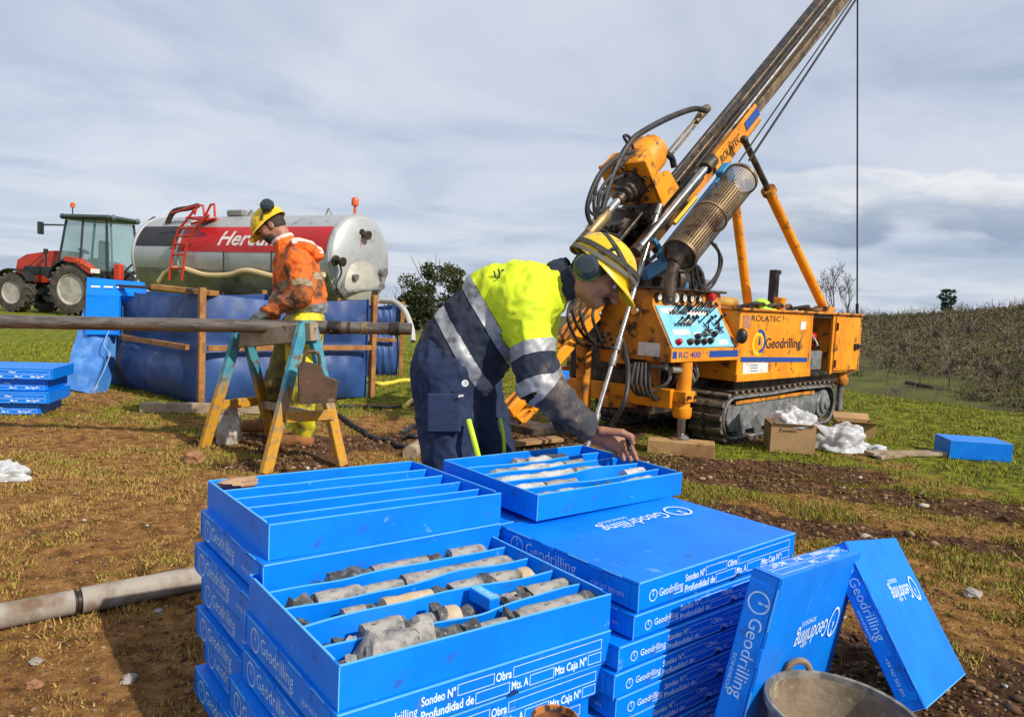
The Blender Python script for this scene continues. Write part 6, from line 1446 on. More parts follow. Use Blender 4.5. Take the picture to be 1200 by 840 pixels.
def clip_mesh(V, F, S, lo=None, hi=None, extra=()):
    """keep lo <= S <= hi, cutting polygons cleanly; extra scalar fields are carried along"""
    V = [tuple(v) for v in V]; S = list(S); ex = [list(e) for e in extra]; F = [tuple(f) for f in F]
    for lim, sg in ((lo, 1), (hi, -1)):
        if lim is None: continue
        D = [sg * (s - lim) for s in S]; cache = {}; out = []
        def cut(i, j):
            k = (i, j) if i < j else (j, i)
            if k not in cache:
                a, b = k; t = D[a] / (D[a] - D[b]); V.append(tuple(V[a][q] + (V[b][q] - V[a][q]) * t for q in range(3))); S.append(S[a] + (S[b] - S[a]) * t)
                for e in ex: e.append(e[a] + (e[b] - e[a]) * t)
                cache[k] = len(V) - 1
            return cache[k]
        for f in F:
            ins = [D[i] >= 0 for i in f]
            if all(ins): out.append(f); continue
            if not any(ins): continue
            g = []
            for a in range(len(f)):
                i, j = f[a], f[(a + 1) % len(f)]
                if ins[a]: g.append(i)
                if ins[a] != ins[(a + 1) % len(f)]: g.append(cut(i, j))
            if len(g) >= 3: out.append(tuple(g))
        F = out
    used = sorted({i for f in F for i in f}); mp_ = {u: k for k, u in enumerate(used)}
    return [V[u] for u in used], [tuple(mp_[i] for i in f) for f in F], [S[u] for u in used], [[e[u] for u in used] for e in ex]
def mesh_part(name, V, F, m, par, push=0.0, label=None):
    if push:
        V = np.array(V, float); n = np.zeros_like(V)
        for f in F:
            c = np.cross(V[f[1]] - V[f[0]], V[f[2]] - V[f[0]])
            for i in f: n[i] += c
        V = V + push * n / np.maximum(np.linalg.norm(n, axis=1, keepdims=True), 1e-12)
    par_ = list(range(len(V)))
    def find(i):
        while par_[i] != i: par_[i] = par_[par_[i]]; i = par_[i]
        return i
    for f in F:
        r0 = find(f[0])
        for i in f[1:]: par_[find(i)] = r0
    cnt = {}
    for f in F: k = find(f[0]); cnt[k] = cnt.get(k, 0) + 1
    if cnt: big = max(cnt.values()); F = [f for f in F if cnt[find(f[0])] > .12 * big]
    mb = MB(); mb.v = [tuple(v) for v in V]; mb.f = [tuple(f) for f in F]; return mb.build(name, m, par, label=label, smooth=80)
def cap(a, b, ra, rb, k=.02): return ('c', a, b, ra, rb, k)
def ellp(c, r, ax, k=.02): return ('e', c, r, ax, k)
SKIN = mat('weathered_skin', (.38, .175, .105), .5, c2=(.27, .115, .07), scale=17, c3=(.20, .09, .06), scale3=60, t3=(.58, .7), sss=.06, bump=.25, bscale=160)
HAIR = mat('dark_hair', (.022, .015, .011), .7, c2=(.05, .035, .025), scale=60, bump=.5, bscale=150)
EYEW = mat('eye_white', (.6, .56, .52), .2); LIP = mat('lip_skin', (.32, .12, .085), .45)
HELM = mat('yellow_hard_hat', (.76, .50, .01), .33, c2=(.66, .42, .012), scale=9, c3=(.16, .10, .03), scale3=26, t3=(.60, .68), bump=.05)
STRAP = mat('black_webbing', (.03, .028, .025), .8, c2=(.06, .05, .035), scale=40)
MUFF = mat('dark_ear_cup', (.025, .035, .045), .25)
MUFFG = mat('green_ear_cup_rim', (.06, .14, .03), .4)
def head_prims(c, f, u, s):
    """c centre of the skull, f facing, u up (towards the crown), s sideways"""
    ax = [f, s, u]
    def q(a, b, d): return c + f * a + s * b + u * d
    P_ = [ellp(q(-.008, 0, .035), (.100, .078, .095), ax, .03), ellp(q(.022, 0, -.042), (.066, .058, .068), ax, .04), ellp(q(.062, 0, -.092), (.024, .026, .020), ax, .03),
          cap(q(.088, 0, .012), q(.118, 0, -.030), .010, .0155, .012), ellp(q(.106, 0, -.036), (.014, .020, .010), ax, .008), cap(q(.080, -.035, .028), q(.080, .035, .028), .014, .014, .02),
          cap(q(.084, -.02, -.062), q(.084, .02, -.062), .009, .009, .010), cap(q(.082, -.016, -.074), q(.082, .016, -.074), .009, .009, .008)]
    for sd in (-1, 1):
        P_ += [ellp(q(.058, sd * .042, -.020), (.028, .024, .024), ax, .02), ellp(q(-.010, sd * .080, -.012), (.020, .008, .032), ax, .006), ('e', q(.089, sd * .031, .008), (.014, .016, .010), ax, -.012), ('e', q(-.004, sd * .088, -.010), (.009, .005, .018), ax, -.004)]
    P_ += [cap(q(-.035, 0, -.05), q(-.060, 0, -.16), .060, .062, .03)]
    return P_, q
def hand_prims(w, d, n, s, scale, fing, thumb, palm=.085):
    """wrist w, pointing d, back-of-hand normal n, s towards the thumb; fing: list of 4 polylines, thumb polyline (world points)"""
    P_ = [cap(w - d * .06, w, .029 * scale, .027 * scale, .02)]
    for k in range(4):
        b = w + s * (.030 - .020 * k) * scale + d * palm * scale * (1.0 - .04 * abs(k - 1)); P_.append(cap(w + s * (.014 - .009 * k) * scale, b, .018 * scale, .0125 * scale, .014))
    for pl in fing:
        for i in range(len(pl) - 1): P_.append(cap(pl[i], pl[i + 1], (.0098 - .0008 * i) * scale, (.0090 - .0010 * i) * scale, .004))
    for i in range(len(thumb) - 1): P_.append(cap(thumb[i], thumb[i + 1], (.0150 - .0022 * i) * scale, (.0118 - .0012 * i) * scale, .008))
    return P_
def skin_mesh(root, parts, m=SKIN):
    mb = MB()
    for prims, h in parts:
        V, F = surface_nets([tuple(np.array(e) if isinstance(e, Vector) else ([tuple(k) for k in e] if isinstance(e, list) else e) for e in p) for p in prims], h); mb.add(V, [tuple(f) for f in F])
    return mb.build('body', m, root, smooth=80)
def helmet(root, c, f, u, s, rad, lamp=True):
    """shell, brim and ridge built round the skull centre"""
    h = thing_part = MB(); vs = []; n, k = 36, 14; fs = []
    o = c + u * .030
    for j in range(k + 1):
        t = math.pi / 2 * j / k
        for i in range(n):
            a = 2 * math.pi * i / n; ca, sa = math.cos(a), math.sin(a); ridge = 1 + .03 * math.exp(-((sa * math.cos(t)) / .16) ** 2) * (1 - .3 * math.cos(t))
            vs.append(o + (f * ca * rad[0] + s * sa * rad[1]) * math.cos(t) ** .85 * ridge + u * (rad[2] * math.sin(t) * ridge - .012 * ca * (1 - j / k)))
    for j in range(k):
        for i in range(n): fs.append((j * n + i, j * n + (i + 1) % n, (j + 1) * n + (i + 1) % n, (j + 1) * n + i))
    h.add(vs, fs); hat = h.build('hard_hat', HELM, root, smooth=60)
    b = MB(); vs = []; fs = []
    for i in range(n):
        a = 2 * math.pi * i / n; ca, sa = math.cos(a), math.sin(a); ex = .008 + .050 * max(0, ca) ** 1.6
        p = o + f * ca * rad[0] + s * sa * rad[1] - u * .012 * ca; dr = (f * ca + s * sa)
        vs += [p - dr * .004 + u * .006, p + dr * ex - u * (.010 + .016 * max(0, ca)), p + dr * ex - u * (.015 + .016 * max(0, ca)), p - dr * .004 - u * .006]
    for i in range(n):
        for q in range(4): fs.append((4 * i + q, 4 * ((i + 1) % n) + q, 4 * ((i + 1) % n) + (q + 1) % 4, 4 * i + (q + 1) % 4))
    b.add(vs, [x[::-1] for x in fs]); b.build('brim', HELM, hat, smooth=50)
    return hat, o
def strap(hat, o, f, u, s, rad, tilt, m=STRAP, w=.012, nm='strap', a0=0, a1=360):
    mb = MB(); pts = []
    for i in range(41):
        a = R(a0 + (a1 - a0) * i / 40); d = f * math.cos(a) + s * math.sin(a) + u * (tilt[0] + tilt[1] * math.cos(a) + tilt[2] * math.sin(a))
        k = 1 / math.sqrt((d.dot(f) / rad[0]) ** 2 + (d.dot(s) / rad[1]) ** 2 + (d.dot(u) / rad[2]) ** 2); pts.append(o + d * k * 1.035)
    vs = []; fs = []
    for i, p in enumerate(pts):
        t = (pts[min(i + 1, 40)] - pts[max(i - 1, 0)]).normalized(); nn = (p - o).normalized(); sd = t.cross(nn).normalized(); vs += [p - sd * w, p - sd * w + nn * .004, p + sd * w + nn * .004, p + sd * w]
    for i in range(40):
        for q in range(3): fs.append((4 * i + q, 4 * i + q + 1, 4 * i + q + 5, 4 * i + q + 4))
    mb.add(vs, fs); return mb.build(nm, m, hat, smooth=50)
NAVY = mat('navy_work_cloth', (.012, .017, .033), .85, c2=(.020, .026, .045), scale=14, c3=(.10, .085, .07), scale3=9, t3=(.57, .74), bump=.2, bscale=90)
HIVIS = mat('fluorescent_yellow_cloth', (.58, .70, .012), .8, c2=(.50, .60, .014), scale=6, c3=(.20, .17, .05), scale3=7, t3=(.58, .72), bump=.15, bscale=80)
REFL = mat('grey_reflective_tape', (.31, .32, .33), .5, c2=(.23, .23, .23), scale=12, c3=(.14, .125, .11), scale3=13, t3=(.56, .70), metal=.2)
DIRTY = mat('mud_stained_dark_cloth', (.040, .042, .052), .9, c2=(.16, .125, .095), scale=8, c3=(.24, .20, .16), scale3=14, t3=(.56, .7), bump=.3, bscale=70)
ORCLOTH = mat('orange_work_cloth', (.78, .15, .012), .8, c2=(.68, .12, .012), scale=9, c3=(.12, .06, .03), scale3=6.5, t3=(.49, .63), bump=.2, bscale=80)
ORDIRT = mat('mud_stained_orange_cloth', (.40, .10, .02), .9, c2=(.12, .065, .035), scale=7, c3=(.05, .032, .022), scale3=11, t3=(.50, .64), bump=.3)
YELCL = mat('yellow_rain_trousers', (.66, .56, .02), .6, c2=(.52, .46, .03), scale=7, c3=(.12, .10, .04), scale3=5, t3=(.50, .64), bump=.15)
OLIVE = mat('mud_caked_trousers', (.20, .17, .03), .8, c2=(.09, .075, .03), scale=7, c3=(.045, .035, .02), scale3=9, t3=(.52, .64), bump=.3)
GLOVE = mat('grey_work_glove', (.045, .055, .055), .8, c2=(.09, .10, .10), scale=20, bump=.3)
BOOT = mat('muddy_orange_boot', (.34, .13, .045), .85, c2=(.20, .08, .03), scale=9, c3=(.10, .055, .03), scale3=14, t3=(.52, .64), bump=.4)
def tl(v): return tuple(v)
def grow(prims, dr): return [('c', p[1], p[2], p[3] + dr, p[4] + dr, p[5]) if p[0] == 'c' else ('e', p[1], tuple(r + dr for r in p[2]), p[3], p[4]) for p in prims]
def conv(prims): return [tuple(tuple(e) if isinstance(e, Vector) else ([tuple(k) for k in e] if isinstance(e, list) else e) for e in p) for p in prims]

# ------------------------------------------------------------- the bent worker
def bent_worker():
    D = at_d
    w = thing('person', 'worker in yellow and navy jacket and yellow hard hat bending over a core tray', 'person', at_z(548, 700, 0))
    hipN, hipF = D(520, 436, 2.97), D(552, 436, 3.16); knN, knF = D(530, 572, 2.94), D(584, 560, 3.12); anN, anF = D(514, 672, 3.04), D(578, 668, 3.22)
    hem = D(537, 428, 3.06); ch = D(592, 366, 3.05); nk = D(648, 330, 3.04)
    shN, shF = D(612, 358, 2.875), D(632, 350, 3.22); elN, elF = D(634, 452, 2.80), D(630, 440, 3.20); wrN, wrF = D(690, 503, 2.82), D(662, 494, 3.08)
    side = (shF - shN).normalized(); ax = (nk - hem).normalized(); back = side.cross(ax); back = back if back.z > 0 else -back
    # torso of the jacket
    axs = [ax, side, back]
    tors = [ellp(D(534, 424, 3.06), (.15, .205, .175), axs, .05), ellp(D(556, 396, 3.06), (.17, .20, .180), axs, .07), ellp(D(590, 363, 3.05), (.17, .205, .185), axs, .07), ellp(D(622, 346, 3.05), (.13, .215, .140), axs, .06),
            cap(shN, shF, .095, .095, .06), cap(D(640, 338, 3.04), D(655, 330, 3.03), .095, .080, .04)]
    armN = [cap(shN, elN, .098, .083, .05), cap(elN, wrN - (wrN - elN).normalized() * .02, .080, .054, .03)]
    armF = [cap(shF, elF, .090, .075, .05), cap(elF, wrF, .072, .05, .03)]
    # torso cut at the hem
    hemc = A_(D(520, 424, 3.06)); hn = A_((D(575, 392, 3.06) - D(537, 424, 3.06)).normalized())
    prims = conv(tors + armN + armF)
    V, F = surface_nets(prims, .0085)
    V = wrinkle(V, F, .009, 10, 2.3, side, .35); V = wrinkle(V, F, .0032, 24, 5.1, side, .5)
    # fold creases crossing elbow and waist
    Vp = np.array(V); dA = sdf_eval(conv(armN), Vp); dT = sdf_eval(conv(tors), Vp); dF = sdf_eval(conv(armF), Vp)
    taxis = A_((D(583, 362, 3.05) - D(547, 396, 3.06)).normalized() * .95 + Vector((.12, 0, -.16))); taxis /= np.linalg.norm(taxis)
    T = (Vp - A_(D(558, 386, 3.06))) @ taxis + .05 * (((Vp - A_(D(558, 386, 3.06))) @ A_(back)) ** 2) * 2
    up_t = np.clip(((Vp - A_(shN)) @ A_(elN - shN)) / (elN - shN).length_squared, 0, 1.3)
    M_arm = np.minimum(dA, 9) - dT; M_arm = np.where(up_t < .30, np.minimum(-(M_arm), -(.30 - up_t)), -M_arm)   # >0 on the sleeve
    fo_t = ((Vp - A_(elN)) @ A_(wrN - elN)) / (wrN - elN).length_squared
    arc = np.where(fo_t > 0, 1 + np.maximum(fo_t, 0), ((Vp - A_(shN)) @ A_(elN - shN)) / (elN - shN).length_squared)
    arc = np.minimum(arc, 2.2)
    # sleeve
    Va, Fa, _, (Aa,) = clip_mesh(Vp, F, M_arm, lo=0.0, extra=(arc,))
    def sl(nm, lo, hi, m, push=0): v, f, _, _ = clip_mesh(Va, Fa, Aa, lo, hi); return mesh_part(nm, v, f, m, jk, push)
    Vt, Ft, _, (Tt,) = clip_mesh(Vp, F, M_arm, hi=0.0, extra=(T,))
    Hh = [(np.array(v) - hemc) @ hn for v in Vt]; Vt, Ft, _, (Tt,) = clip_mesh(Vt, Ft, Hh, lo=-.115, extra=(Tt,))
    def to(nm, lo, hi, m, par, push=0): v, f, _, _ = clip_mesh(Vt, Ft, Tt, lo, hi); return mesh_part(nm, v, f, m, par, push)
    rel = Vp - A_(CAM); dd = rel @ A_(FW); sx = 600 + FPX * (rel @ A_(RT)) / dd; sy = 420 - FPX * (rel @ A_(UP)) / dd
    mk0 = MB()
    for px, py, w_, h_, slant in ((580, 322, .006, .030, .25), (585, 319, .006, .026, .25), (589, 317, .012, .006, .6), (584, 325, .016, .006, .6)):
        near = np.hypot(sx - px, sy - py) < 3.0
        if near.any():
            c0 = D(px, py, float(dd[near].min()) - .006); mk0.obox(c0, (RT + UP * slant, UP - RT * slant, FW), (w_, h_, .004))
    b1, b2, bw = -.105, .045, .052
    jk = to('jacket', None, b2, NAVY, w)
    yk = to('yellow_yoke', b2 + bw, None, HIVIS, jk); mk0.build('back_mark', BLACKP, jk, kind='stuff'); to('reflective_band', b2, b2 + bw, REFL, jk, .003); to('reflective_band', b1, b1 + bw, REFL, jk, .004)
    sl('yellow_sleeve', None, .50, HIVIS); sl('reflective_band', .50, .66, REFL, .003); sl('navy_sleeve', .66, .93, NAVY); sl('reflective_band', .93, 1.10, REFL, .003); sl('stained_cuff', 1.10, None, DIRTY)
    # small black mark printed on the back
    # collar, neck
    f_ = (RT * .77 - UP * .63 + FW * -.12).normalized(); u_ = (RT * .63 + UP * .77).normalized(); u_ = (u_ - f_ * u_.dot(f_)).normalized(); s_ = f_.cross(u_)
    hc_ = D(699, 324, 2.99)
    hp, q = head_prims(hc_, f_, u_, s_)
    hp[-1] = cap(q(-.035, 0, -.05), nk, .060, .066, .03)
    V, F = surface_nets(conv([cap(D(640, 337, 3.04), D(664, 326, 3.02), .090, .086, .02)]), .007); V = wrinkle(V, F, .006, 16, 7)
    cdir = A_((D(664, 326, 3.02) - D(640, 337, 3.04)).normalized()); S_ = (V - A_(D(640, 337, 3.04))) @ cdir; v, f, _, _ = clip_mesh(V, F, S_, .03, .125); mesh_part('collar', v, f, NAVY, w)
    # right hand on the tray
    hn_ = trD.matrix_world
    tips = [at_z(746, 540.5, .622), at_z(739, 541.5, .622), at_z(731, 541, .622), at_z(722, 537, .626)]
    kz = [Vector(D(731, 517, 2.815)), Vector(D(726, 521.5, 2.805)), Vector(D(719, 524, 2.81)), Vector(D(712, 523.5, 2.83))]
    fing = []
    for k in range(4):
        a, z = kz[k], tips[k]; m1 = a.lerp(z, .42) + Vector((.004, 0, .016 - .002 * k)); m2 = a.lerp(z, .75) + Vector((.003, 0, .010)); fing.append([a, m1, m2, z + Vector((0, 0, .008))])
    pw = wrN + (wrN - elN).normalized() * .012
    hprim = [cap(wrN - (wrN - elN).normalized() * .05, pw, .030, .030, .02)] + [cap(pw + (kz[k] - kz[1]) * .45, kz[k], .019, .0135, .014) for k in range(4)]
    for pl in fing:
        for i in range(3): hprim.append(cap(pl[i], pl[i + 1], (.0112, .0102, .0095)[i], (.0104, .0096, .0082)[i], .003))
    th = [Vector(D(705, 505, 2.79)), Vector(D(729, 507, 2.765)), Vector(D(739, 511.5, 2.755)), Vector(D(742, 519, 2.755))]
    for i in range(3): hprim.append(cap(th[i], th[i + 1], (.018, .0135, .0115)[i], (.0135, .0118, .0090)[i], .006))
    full = [cap(hipN, knN, .09, .06, .03), cap(knN, anN, .058, .04, .02), cap(hipF, knF, .09, .06, .03), cap(knF, anF, .058, .04, .02), ellp(hem, (.11, .16, .12), axs, .05), ellp(ch, (.15, .17, .13), axs, .06), cap(hem, nk, .12, .08, .05), cap(shN, shF, .06, .06, .05),
            cap(shN, elN, .055, .045, .03), cap(elN, wrN, .042, .028, .02), cap(shF, elF, .055, .045, .03), cap(elF, wrF, .042, .028, .02)]
    skin_mesh(w, [(conv(full), .02), (conv(hp), .0042), (conv(hprim), .0028)])
    # far hand resting inside the far sleeve
    # trousers
    tro = [cap(hipN, knN, .132, .102, .04), cap(knN, anN, .102, .088, .03), cap(hipF, knF, .115, .098, .04), cap(knF, anF, .098, .085, .03), ellp(D(532, 430, 3.06), (.13, .19, .165), axs, .06)]
    V, F = surface_nets(conv(tro), .009); V = wrinkle(V, F, .010, 8, 12, Vector((0, 0, 1)), .5); V = wrinkle(V, F, .004, 22, 15)
    TRN = mat('navy_work_trousers', (.008, .018, .052), .8, c2=(.013, .028, .075), scale=9, c3=(.06, .055, .05), scale3=7, t3=(.60, .76), bump=.15, bscale=90)
    tr_ = mesh_part('trousers', V, F, TRN, w)
    # lime piping and grey side panel down the near leg
    for (a, b2, c, rr, m, nm) in ((D(549, 492, 2.83), D(555, 514, 2.80), D(563, 545, 2.80), .0105, mat('lime_piping', (.50, .70, .02), .6), 'lime_piping'), (D(586, 490, 3.0), D(590, 512, 3.0), D(591, 545, 3.0), .007, MATS['lime_piping'], 'lime_piping')):
        mb = MB(); mb.tube(spline([a, b2, c], 6), rr, 8); mb.build(nm, m, tr_)
    # cargo pocket and small round emblem
    mb = MB(); pc = D(520, 484, 2.825); mb.obox(pc, (RT, UP, FW), (.13, .15, .02), .008); mb.build('cargo_pocket', TRN, tr_)
    mb = MB(); ring(mb, D(545, 449, 2.80), RT, UP, .006, .013, 16); ring(mb, D(544.5, 449, 2.80), RT, UP, 0, .004, 10); mb.add([D(537, 463, 2.80), D(543, 462, 2.80), D(543, 464.5, 2.80), D(537, 465.5, 2.80)], [(0, 1, 2, 3)]); mb.build('emblem_print', WHITEP, tr_, smooth=0)
    # boots
    for an, d in ((anN, Vector((1, -.1, 0))), (anF, Vector((1, .1, 0)))):
        d = d.normalized(); g_ = Vector((an.x, an.y, .05)); V, F = surface_nets(conv([cap(an, g_, .06, .055, .03), cap(g_ - d * .05, g_ + d * .16, .052, .045, .03)]), .009); V[:, 2] = np.maximum(V[:, 2], .004); mesh_part('boot', V, F, BOOT, w)
    # face details
    mb = MB(); mb.v, mb.f = [], []; V, F = surface_nets(conv([cap(q(.086, -.034, -.058), q(.098, 0, -.048), .009, .013, .006), cap(q(.098, 0, -.048), q(.086, .034, -.058), .013, .009, .006)]), .003); mesh_part('moustache', V, F, HAIR, w)
    hpz = [ellp(q(-.018, 0, .030), (.098, .083, .092), [f_, s_, u_], .02), ellp(q(-.045, 0, -.02), (.06, .068, .06), [f_, s_, u_], .03)]
    V, F = surface_nets(conv(hpz), .006); S_ = (V - A_(hc_)) @ A_(f_); v, f, _, _ = clip_mesh(V, F, S_, hi=.040); mesh_part('hair', v, f, HAIR, w)
    for sd in (-1, 1):
        mb = MB(); mb.ell(q(.082, sd * .031, .008), (.0115, .0115, .0115), nu=12, nv=8); e = mb.build('eye', EYEW, w); mb = MB(); mb.ell(q(.0915, sd * .031, .006), (.004, .0055, .0055), (f_, s_, u_), nu=10, nv=6); mb.build('iris', HAIR, e)
        mb = MB(); mb.tube(spline([q(.092, sd * .016, .026), q(.096, sd * .032, .031), q(.086, sd * .050, .026)], 4), .0045, 6); mb.build('eyebrow', HAIR, w)
    rad = (.142, .122, .128); hat, o = helmet(w, hc_ - f_ * .004 + u_ * .008, f_, u_, s_, rad)
    strap(hat, o, f_, u_, s_, rad, (.30, .10, .05), w=.011); strap(hat, o, f_, u_, s_, rad, (.62, -.62, .2), w=.009); strap(hat, o, f_, u_, s_, rad, (.10, .12, 0), w=.008, m=mat('grey_band', (.14, .12, .09), .7))
    mb = MB(); pl_ = o + f_ * .118 + u_ * .055; mb.obox(pl_, (f_, s_, u_), (.05, .06, .035), .008); mb.build('head_lamp', STRAP, hat)
    mb = MB(); mb.obox(o - f_ * .10 - s_ * .05 + u_ * .05, (f_, s_, u_), (.05, .07, .05), .010); mb.build('battery_pack', STRAP, hat)
    near = -1 if s_.y > 0 else 1
    sn = s_ * near
    cpos = hc_ + sn * .100 - f_ * .040 - u_ * .010
    mb = MB(); mb.lathe([(0, .045), (.030, .042), (.046, .028), (.050, .008), (.050, 0.0), (.042, -.014), (0, -.016)], cpos, sn, 26); em = mb.build('ear_muff', MUFF, w)
    mb = MB(); mb.lathe([(.049, -.012), (.055, -.008), (.055, .004), (.050, .008)], cpos, sn, 26); mb.build('muff_rim', MUFFG, em)
    mb = MB(); mb.tube(spline([cpos + sn * .02 + u_ * .04, hc_ + sn * .118 + u_ * .07 - f_ * .02, hc_ + sn * .115 + u_ * .12 - f_ * .0], 5), .007, 8); mb.build('muff_arm', STRAP, em)
    cpf = hc_ - sn * .100 - f_ * .04 - u_ * .01; mb = MB(); mb.lathe([(0, .045), (.046, .028), (.050, .0), (0, -.016)], cpf, -sn, 20); mb.build('ear_muff', MUFF, w)
    mk_ = thing('marker_pen', 'short black marker pen held between thumb and finger of the bent worker', 'pen', D(737, 520, 2.765)); mb = MB(); mb.tube([D(735, 512, 2.79), D(738, 528, 2.755)], .009, 10); mb.tube([D(738, 528, 2.755), D(739, 533, 2.745)], .005, 8); mb.build('pen_body', BLACKP, mk_)
    return w
bent_worker()

# ------------------------------------------------------------- the worker in orange
def orange_worker():
    D = at_d; d0 = 5.72
    w = thing('person', 'worker in orange jacket and yellow trousers standing behind the trestle, head bowed', 'person', at_z(345, 515, 0))
    hipN, hipF = D(358, 388, d0 - .06), D(346, 388, d0 + .14); knN, knF = D(352, 455, d0 - .06), D(328, 446, d0 + .12)
    fN, fF = at_z(352, 524, 0), at_z(312, 506, 0); anN, anF = fN + Vector((.02, .02, .10)), fF + Vector((.03, .02, .10))
    hem = D(360, 366, d0); nk = D(338, 292, d0); shN, shF = D(349, 307, d0 - .17), D(336, 306, d0 + .20); elN, elF = D(352, 346, d0 - .24), D(330, 348, d0 + .26); wrN, wrF = D(314, 366, d0 - .20), D(318, 372, d0 + .14)
    side = (shF - shN).normalized(); ax = (nk - hem).normalized(); fr = side.cross(ax).normalized(); fr = fr if fr.x < 0 else -fr; axs = [ax, side, fr]
    tors = [ellp(D(360, 362, d0), (.10, .215, .150), axs, .04), ellp(D(356, 345, d0), (.15, .215, .170), axs, .06), ellp(D(349, 320, d0), (.16, .215, .165), axs, .06), cap(shN, shF, .090, .090, .06), cap(D(343, 303, d0), nk, .10, .085, .04)]
    armN = [cap(shN, elN, .092, .080, .05), cap(elN, wrN, .076, .058, .03)]; armF = [cap(shF, elF, .088, .078, .05), cap(elF, wrF, .074, .056, .03)]
    V, F = surface_nets(conv(tors + armN + armF), .011); V = wrinkle(V, F, .014, 8, 31, side, .5); V = wrinkle(V, F, .005, 20, 33)
    Vp = np.array(V); dA = sdf_eval(conv(armN), Vp); dT = sdf_eval(conv(tors), Vp); T = (Vp - A_(hem)) @ A_(ax)
    fo = ((Vp - A_(elN)) @ A_(wrN - elN)) / (wrN - elN).length_squared; arc = np.where(fo > 0, 1 + fo, ((Vp - A_(shN)) @ A_(elN - shN)) / (elN - shN).length_squared); arc = np.where(dA < dT + .0, arc, -1.0); arc = np.clip(arc, -1, 2.1)
    msk = np.where(dA < dT, arc - .02, -.3)
    Va, Fa, _, (Aa,) = clip_mesh(Vp, F, msk, lo=.0, extra=(arc,)); Vt, Ft, _, (Tt,) = clip_mesh(Vp, F, msk, hi=.0, extra=(T,))
    def piece(nm, V_, F_, S_, lo, hi, m, par, push=0): v, f, _, _ = clip_mesh(V_, F_, S_, lo, hi); return mesh_part(nm, v, f, m, par, push)
    jk = piece('jacket', Vt, Ft, Tt, -.055, None, ORCLOTH, w); piece('reflective_band', Vt, Ft, Tt, -.05, .02, REFL, jk, .004); piece('reflective_band', Vt, Ft, Tt, .195, .255, mat('dull_beige_tape', (.36, .27, .17), .6, c2=(.22, .15, .09), scale=12), jk, .004)
    piece('sleeve', Va, Fa, Aa, None, .62, ORCLOTH, jk); piece('stained_sleeve', Va, Fa, Aa, .80, None, ORDIRT, jk); piece('sleeve_band', Va, Fa, Aa, .62, .80, MATS['dull_beige_tape'], jk, .002)
    # hood lying on the shoulders, pale inside
    mb = MB(); hb = D(360, 291, d0)
    V, F = surface_nets(conv([cap(D(348, 288, d0 - .12), D(350, 288, d0 + .12), .055, .055, .03), cap(D(360, 290, d0 - .12), D(368, 298, d0 + .08), .055, .05, .04), cap(D(372, 299, d0 - .04), D(371, 297, d0 + .06), .045, .045, .04)]), .011); V = wrinkle(V, F, .010, 14, 41); hd_ = mesh_part('hood', V, F, ORCLOTH, w)
    nz = vnormals(V, F)[:, 2]; v, f, _, _ = clip_mesh(V, F, nz, lo=.45); mesh_part('hood_lining', v, f, mat('pale_pink_lining', (.74, .52, .44), .8), hd_, .004)
    f_ = (-RT * .80 - UP * .59 - FW * .10).normalized(); u_ = (-RT * .59 + UP * .80).normalized(); u_ = (u_ - f_ * u_.dot(f_)).normalized(); s_ = f_.cross(u_); hc_ = D(318, 266, d0)
    hp, q = head_prims(hc_, f_, u_, s_); hp[-1] = cap(q(-.035, 0, -.05), nk, .060, .066, .03)
    V, F = surface_nets(conv([cap(D(340, 298, d0), D(331, 280, d0), .095, .086, .02)]), .009); V = wrinkle(V, F, .007, 18, 44); cdir = A_((D(331, 280, d0) - D(340, 298, d0)).normalized()); S_ = (V - A_(D(340, 298, d0))) @ cdir; v, f, _, _ = clip_mesh(V, F, S_, .02, .135); cl = mesh_part('collar', v, f, ORCLOTH, w)
    v, f, _, _ = clip_mesh(V, F, S_, .112, .137); mesh_part('collar_edge', v, f, MATS['pale_pink_lining'], cl, .003)
    def glove(wr, el, k, tgt):
        d = (tgt - wr).normalized(); n = Vector((0, -.3, 1)).normalized(); s = d.cross(n).normalized(); fing = []
        for i in range(4):
            b = wr + d * .085 + s * (.032 - .021 * i) + Vector((0, 0, .0)); fing.append([b, b + d * .035 - n * .012, b + d * .045 - n * .045, b + d * .025 - n * .065])
        return hand_prims(wr, d, n, s, 1.08, fing, [wr + s * .025 + d * .02, wr + s * .05 + d * .05 - n * .01, wr + s * .045 + d * .085 - n * .03])
    hp1 = glove(wrN, elN, 1, D(300, 372, 5.46)); hp2 = glove(wrF, elF, -1, D(300, 378, 5.70))
    full = [cap(hipN, knN, .09, .06, .03), cap(knN, anN, .058, .04, .02), cap(hipF, knF, .09, .06, .03), cap(knF, anF, .058, .04, .02), cap(hem, nk, .13, .08, .05), cap(shN, shF, .06, .06, .05), cap(shN, elN, .055, .045, .03), cap(elN, wrN, .042, .030, .02), cap(shF, elF, .055, .045, .03), cap(elF, wrF, .042, .03, .02)]
    skin_mesh(w, [(conv(full), .022), (conv(hp), .005), (conv(hp1), .006), (conv(hp2), .006)])
    for hp_ in (hp1, hp2):
        V, F = surface_nets(conv(grow(hp_, .0035)), .0055); mesh_part('glove', V, F, GLOVE, w)
    tro = [cap(hipN, knN, .135, .110, .05), cap(knN, anN, .108, .085, .03), cap(hipF, knF, .135, .110, .05), cap(knF, anF, .108, .090, .03), ellp(D(357, 380, d0), (.12, .20, .15), axs, .06)]
    V, F = surface_nets(conv(tro), .012); V = wrinkle(V, F, .014, 7, 52, Vector((0, 0, 1)), .6); V[:, 2] = np.maximum(V[:, 2], .03); Vp = np.array(V); dn = np.minimum(sdf_eval(conv(tro[0:2]), Vp), 9) - sdf_eval(conv(tro[2:4]), Vp)
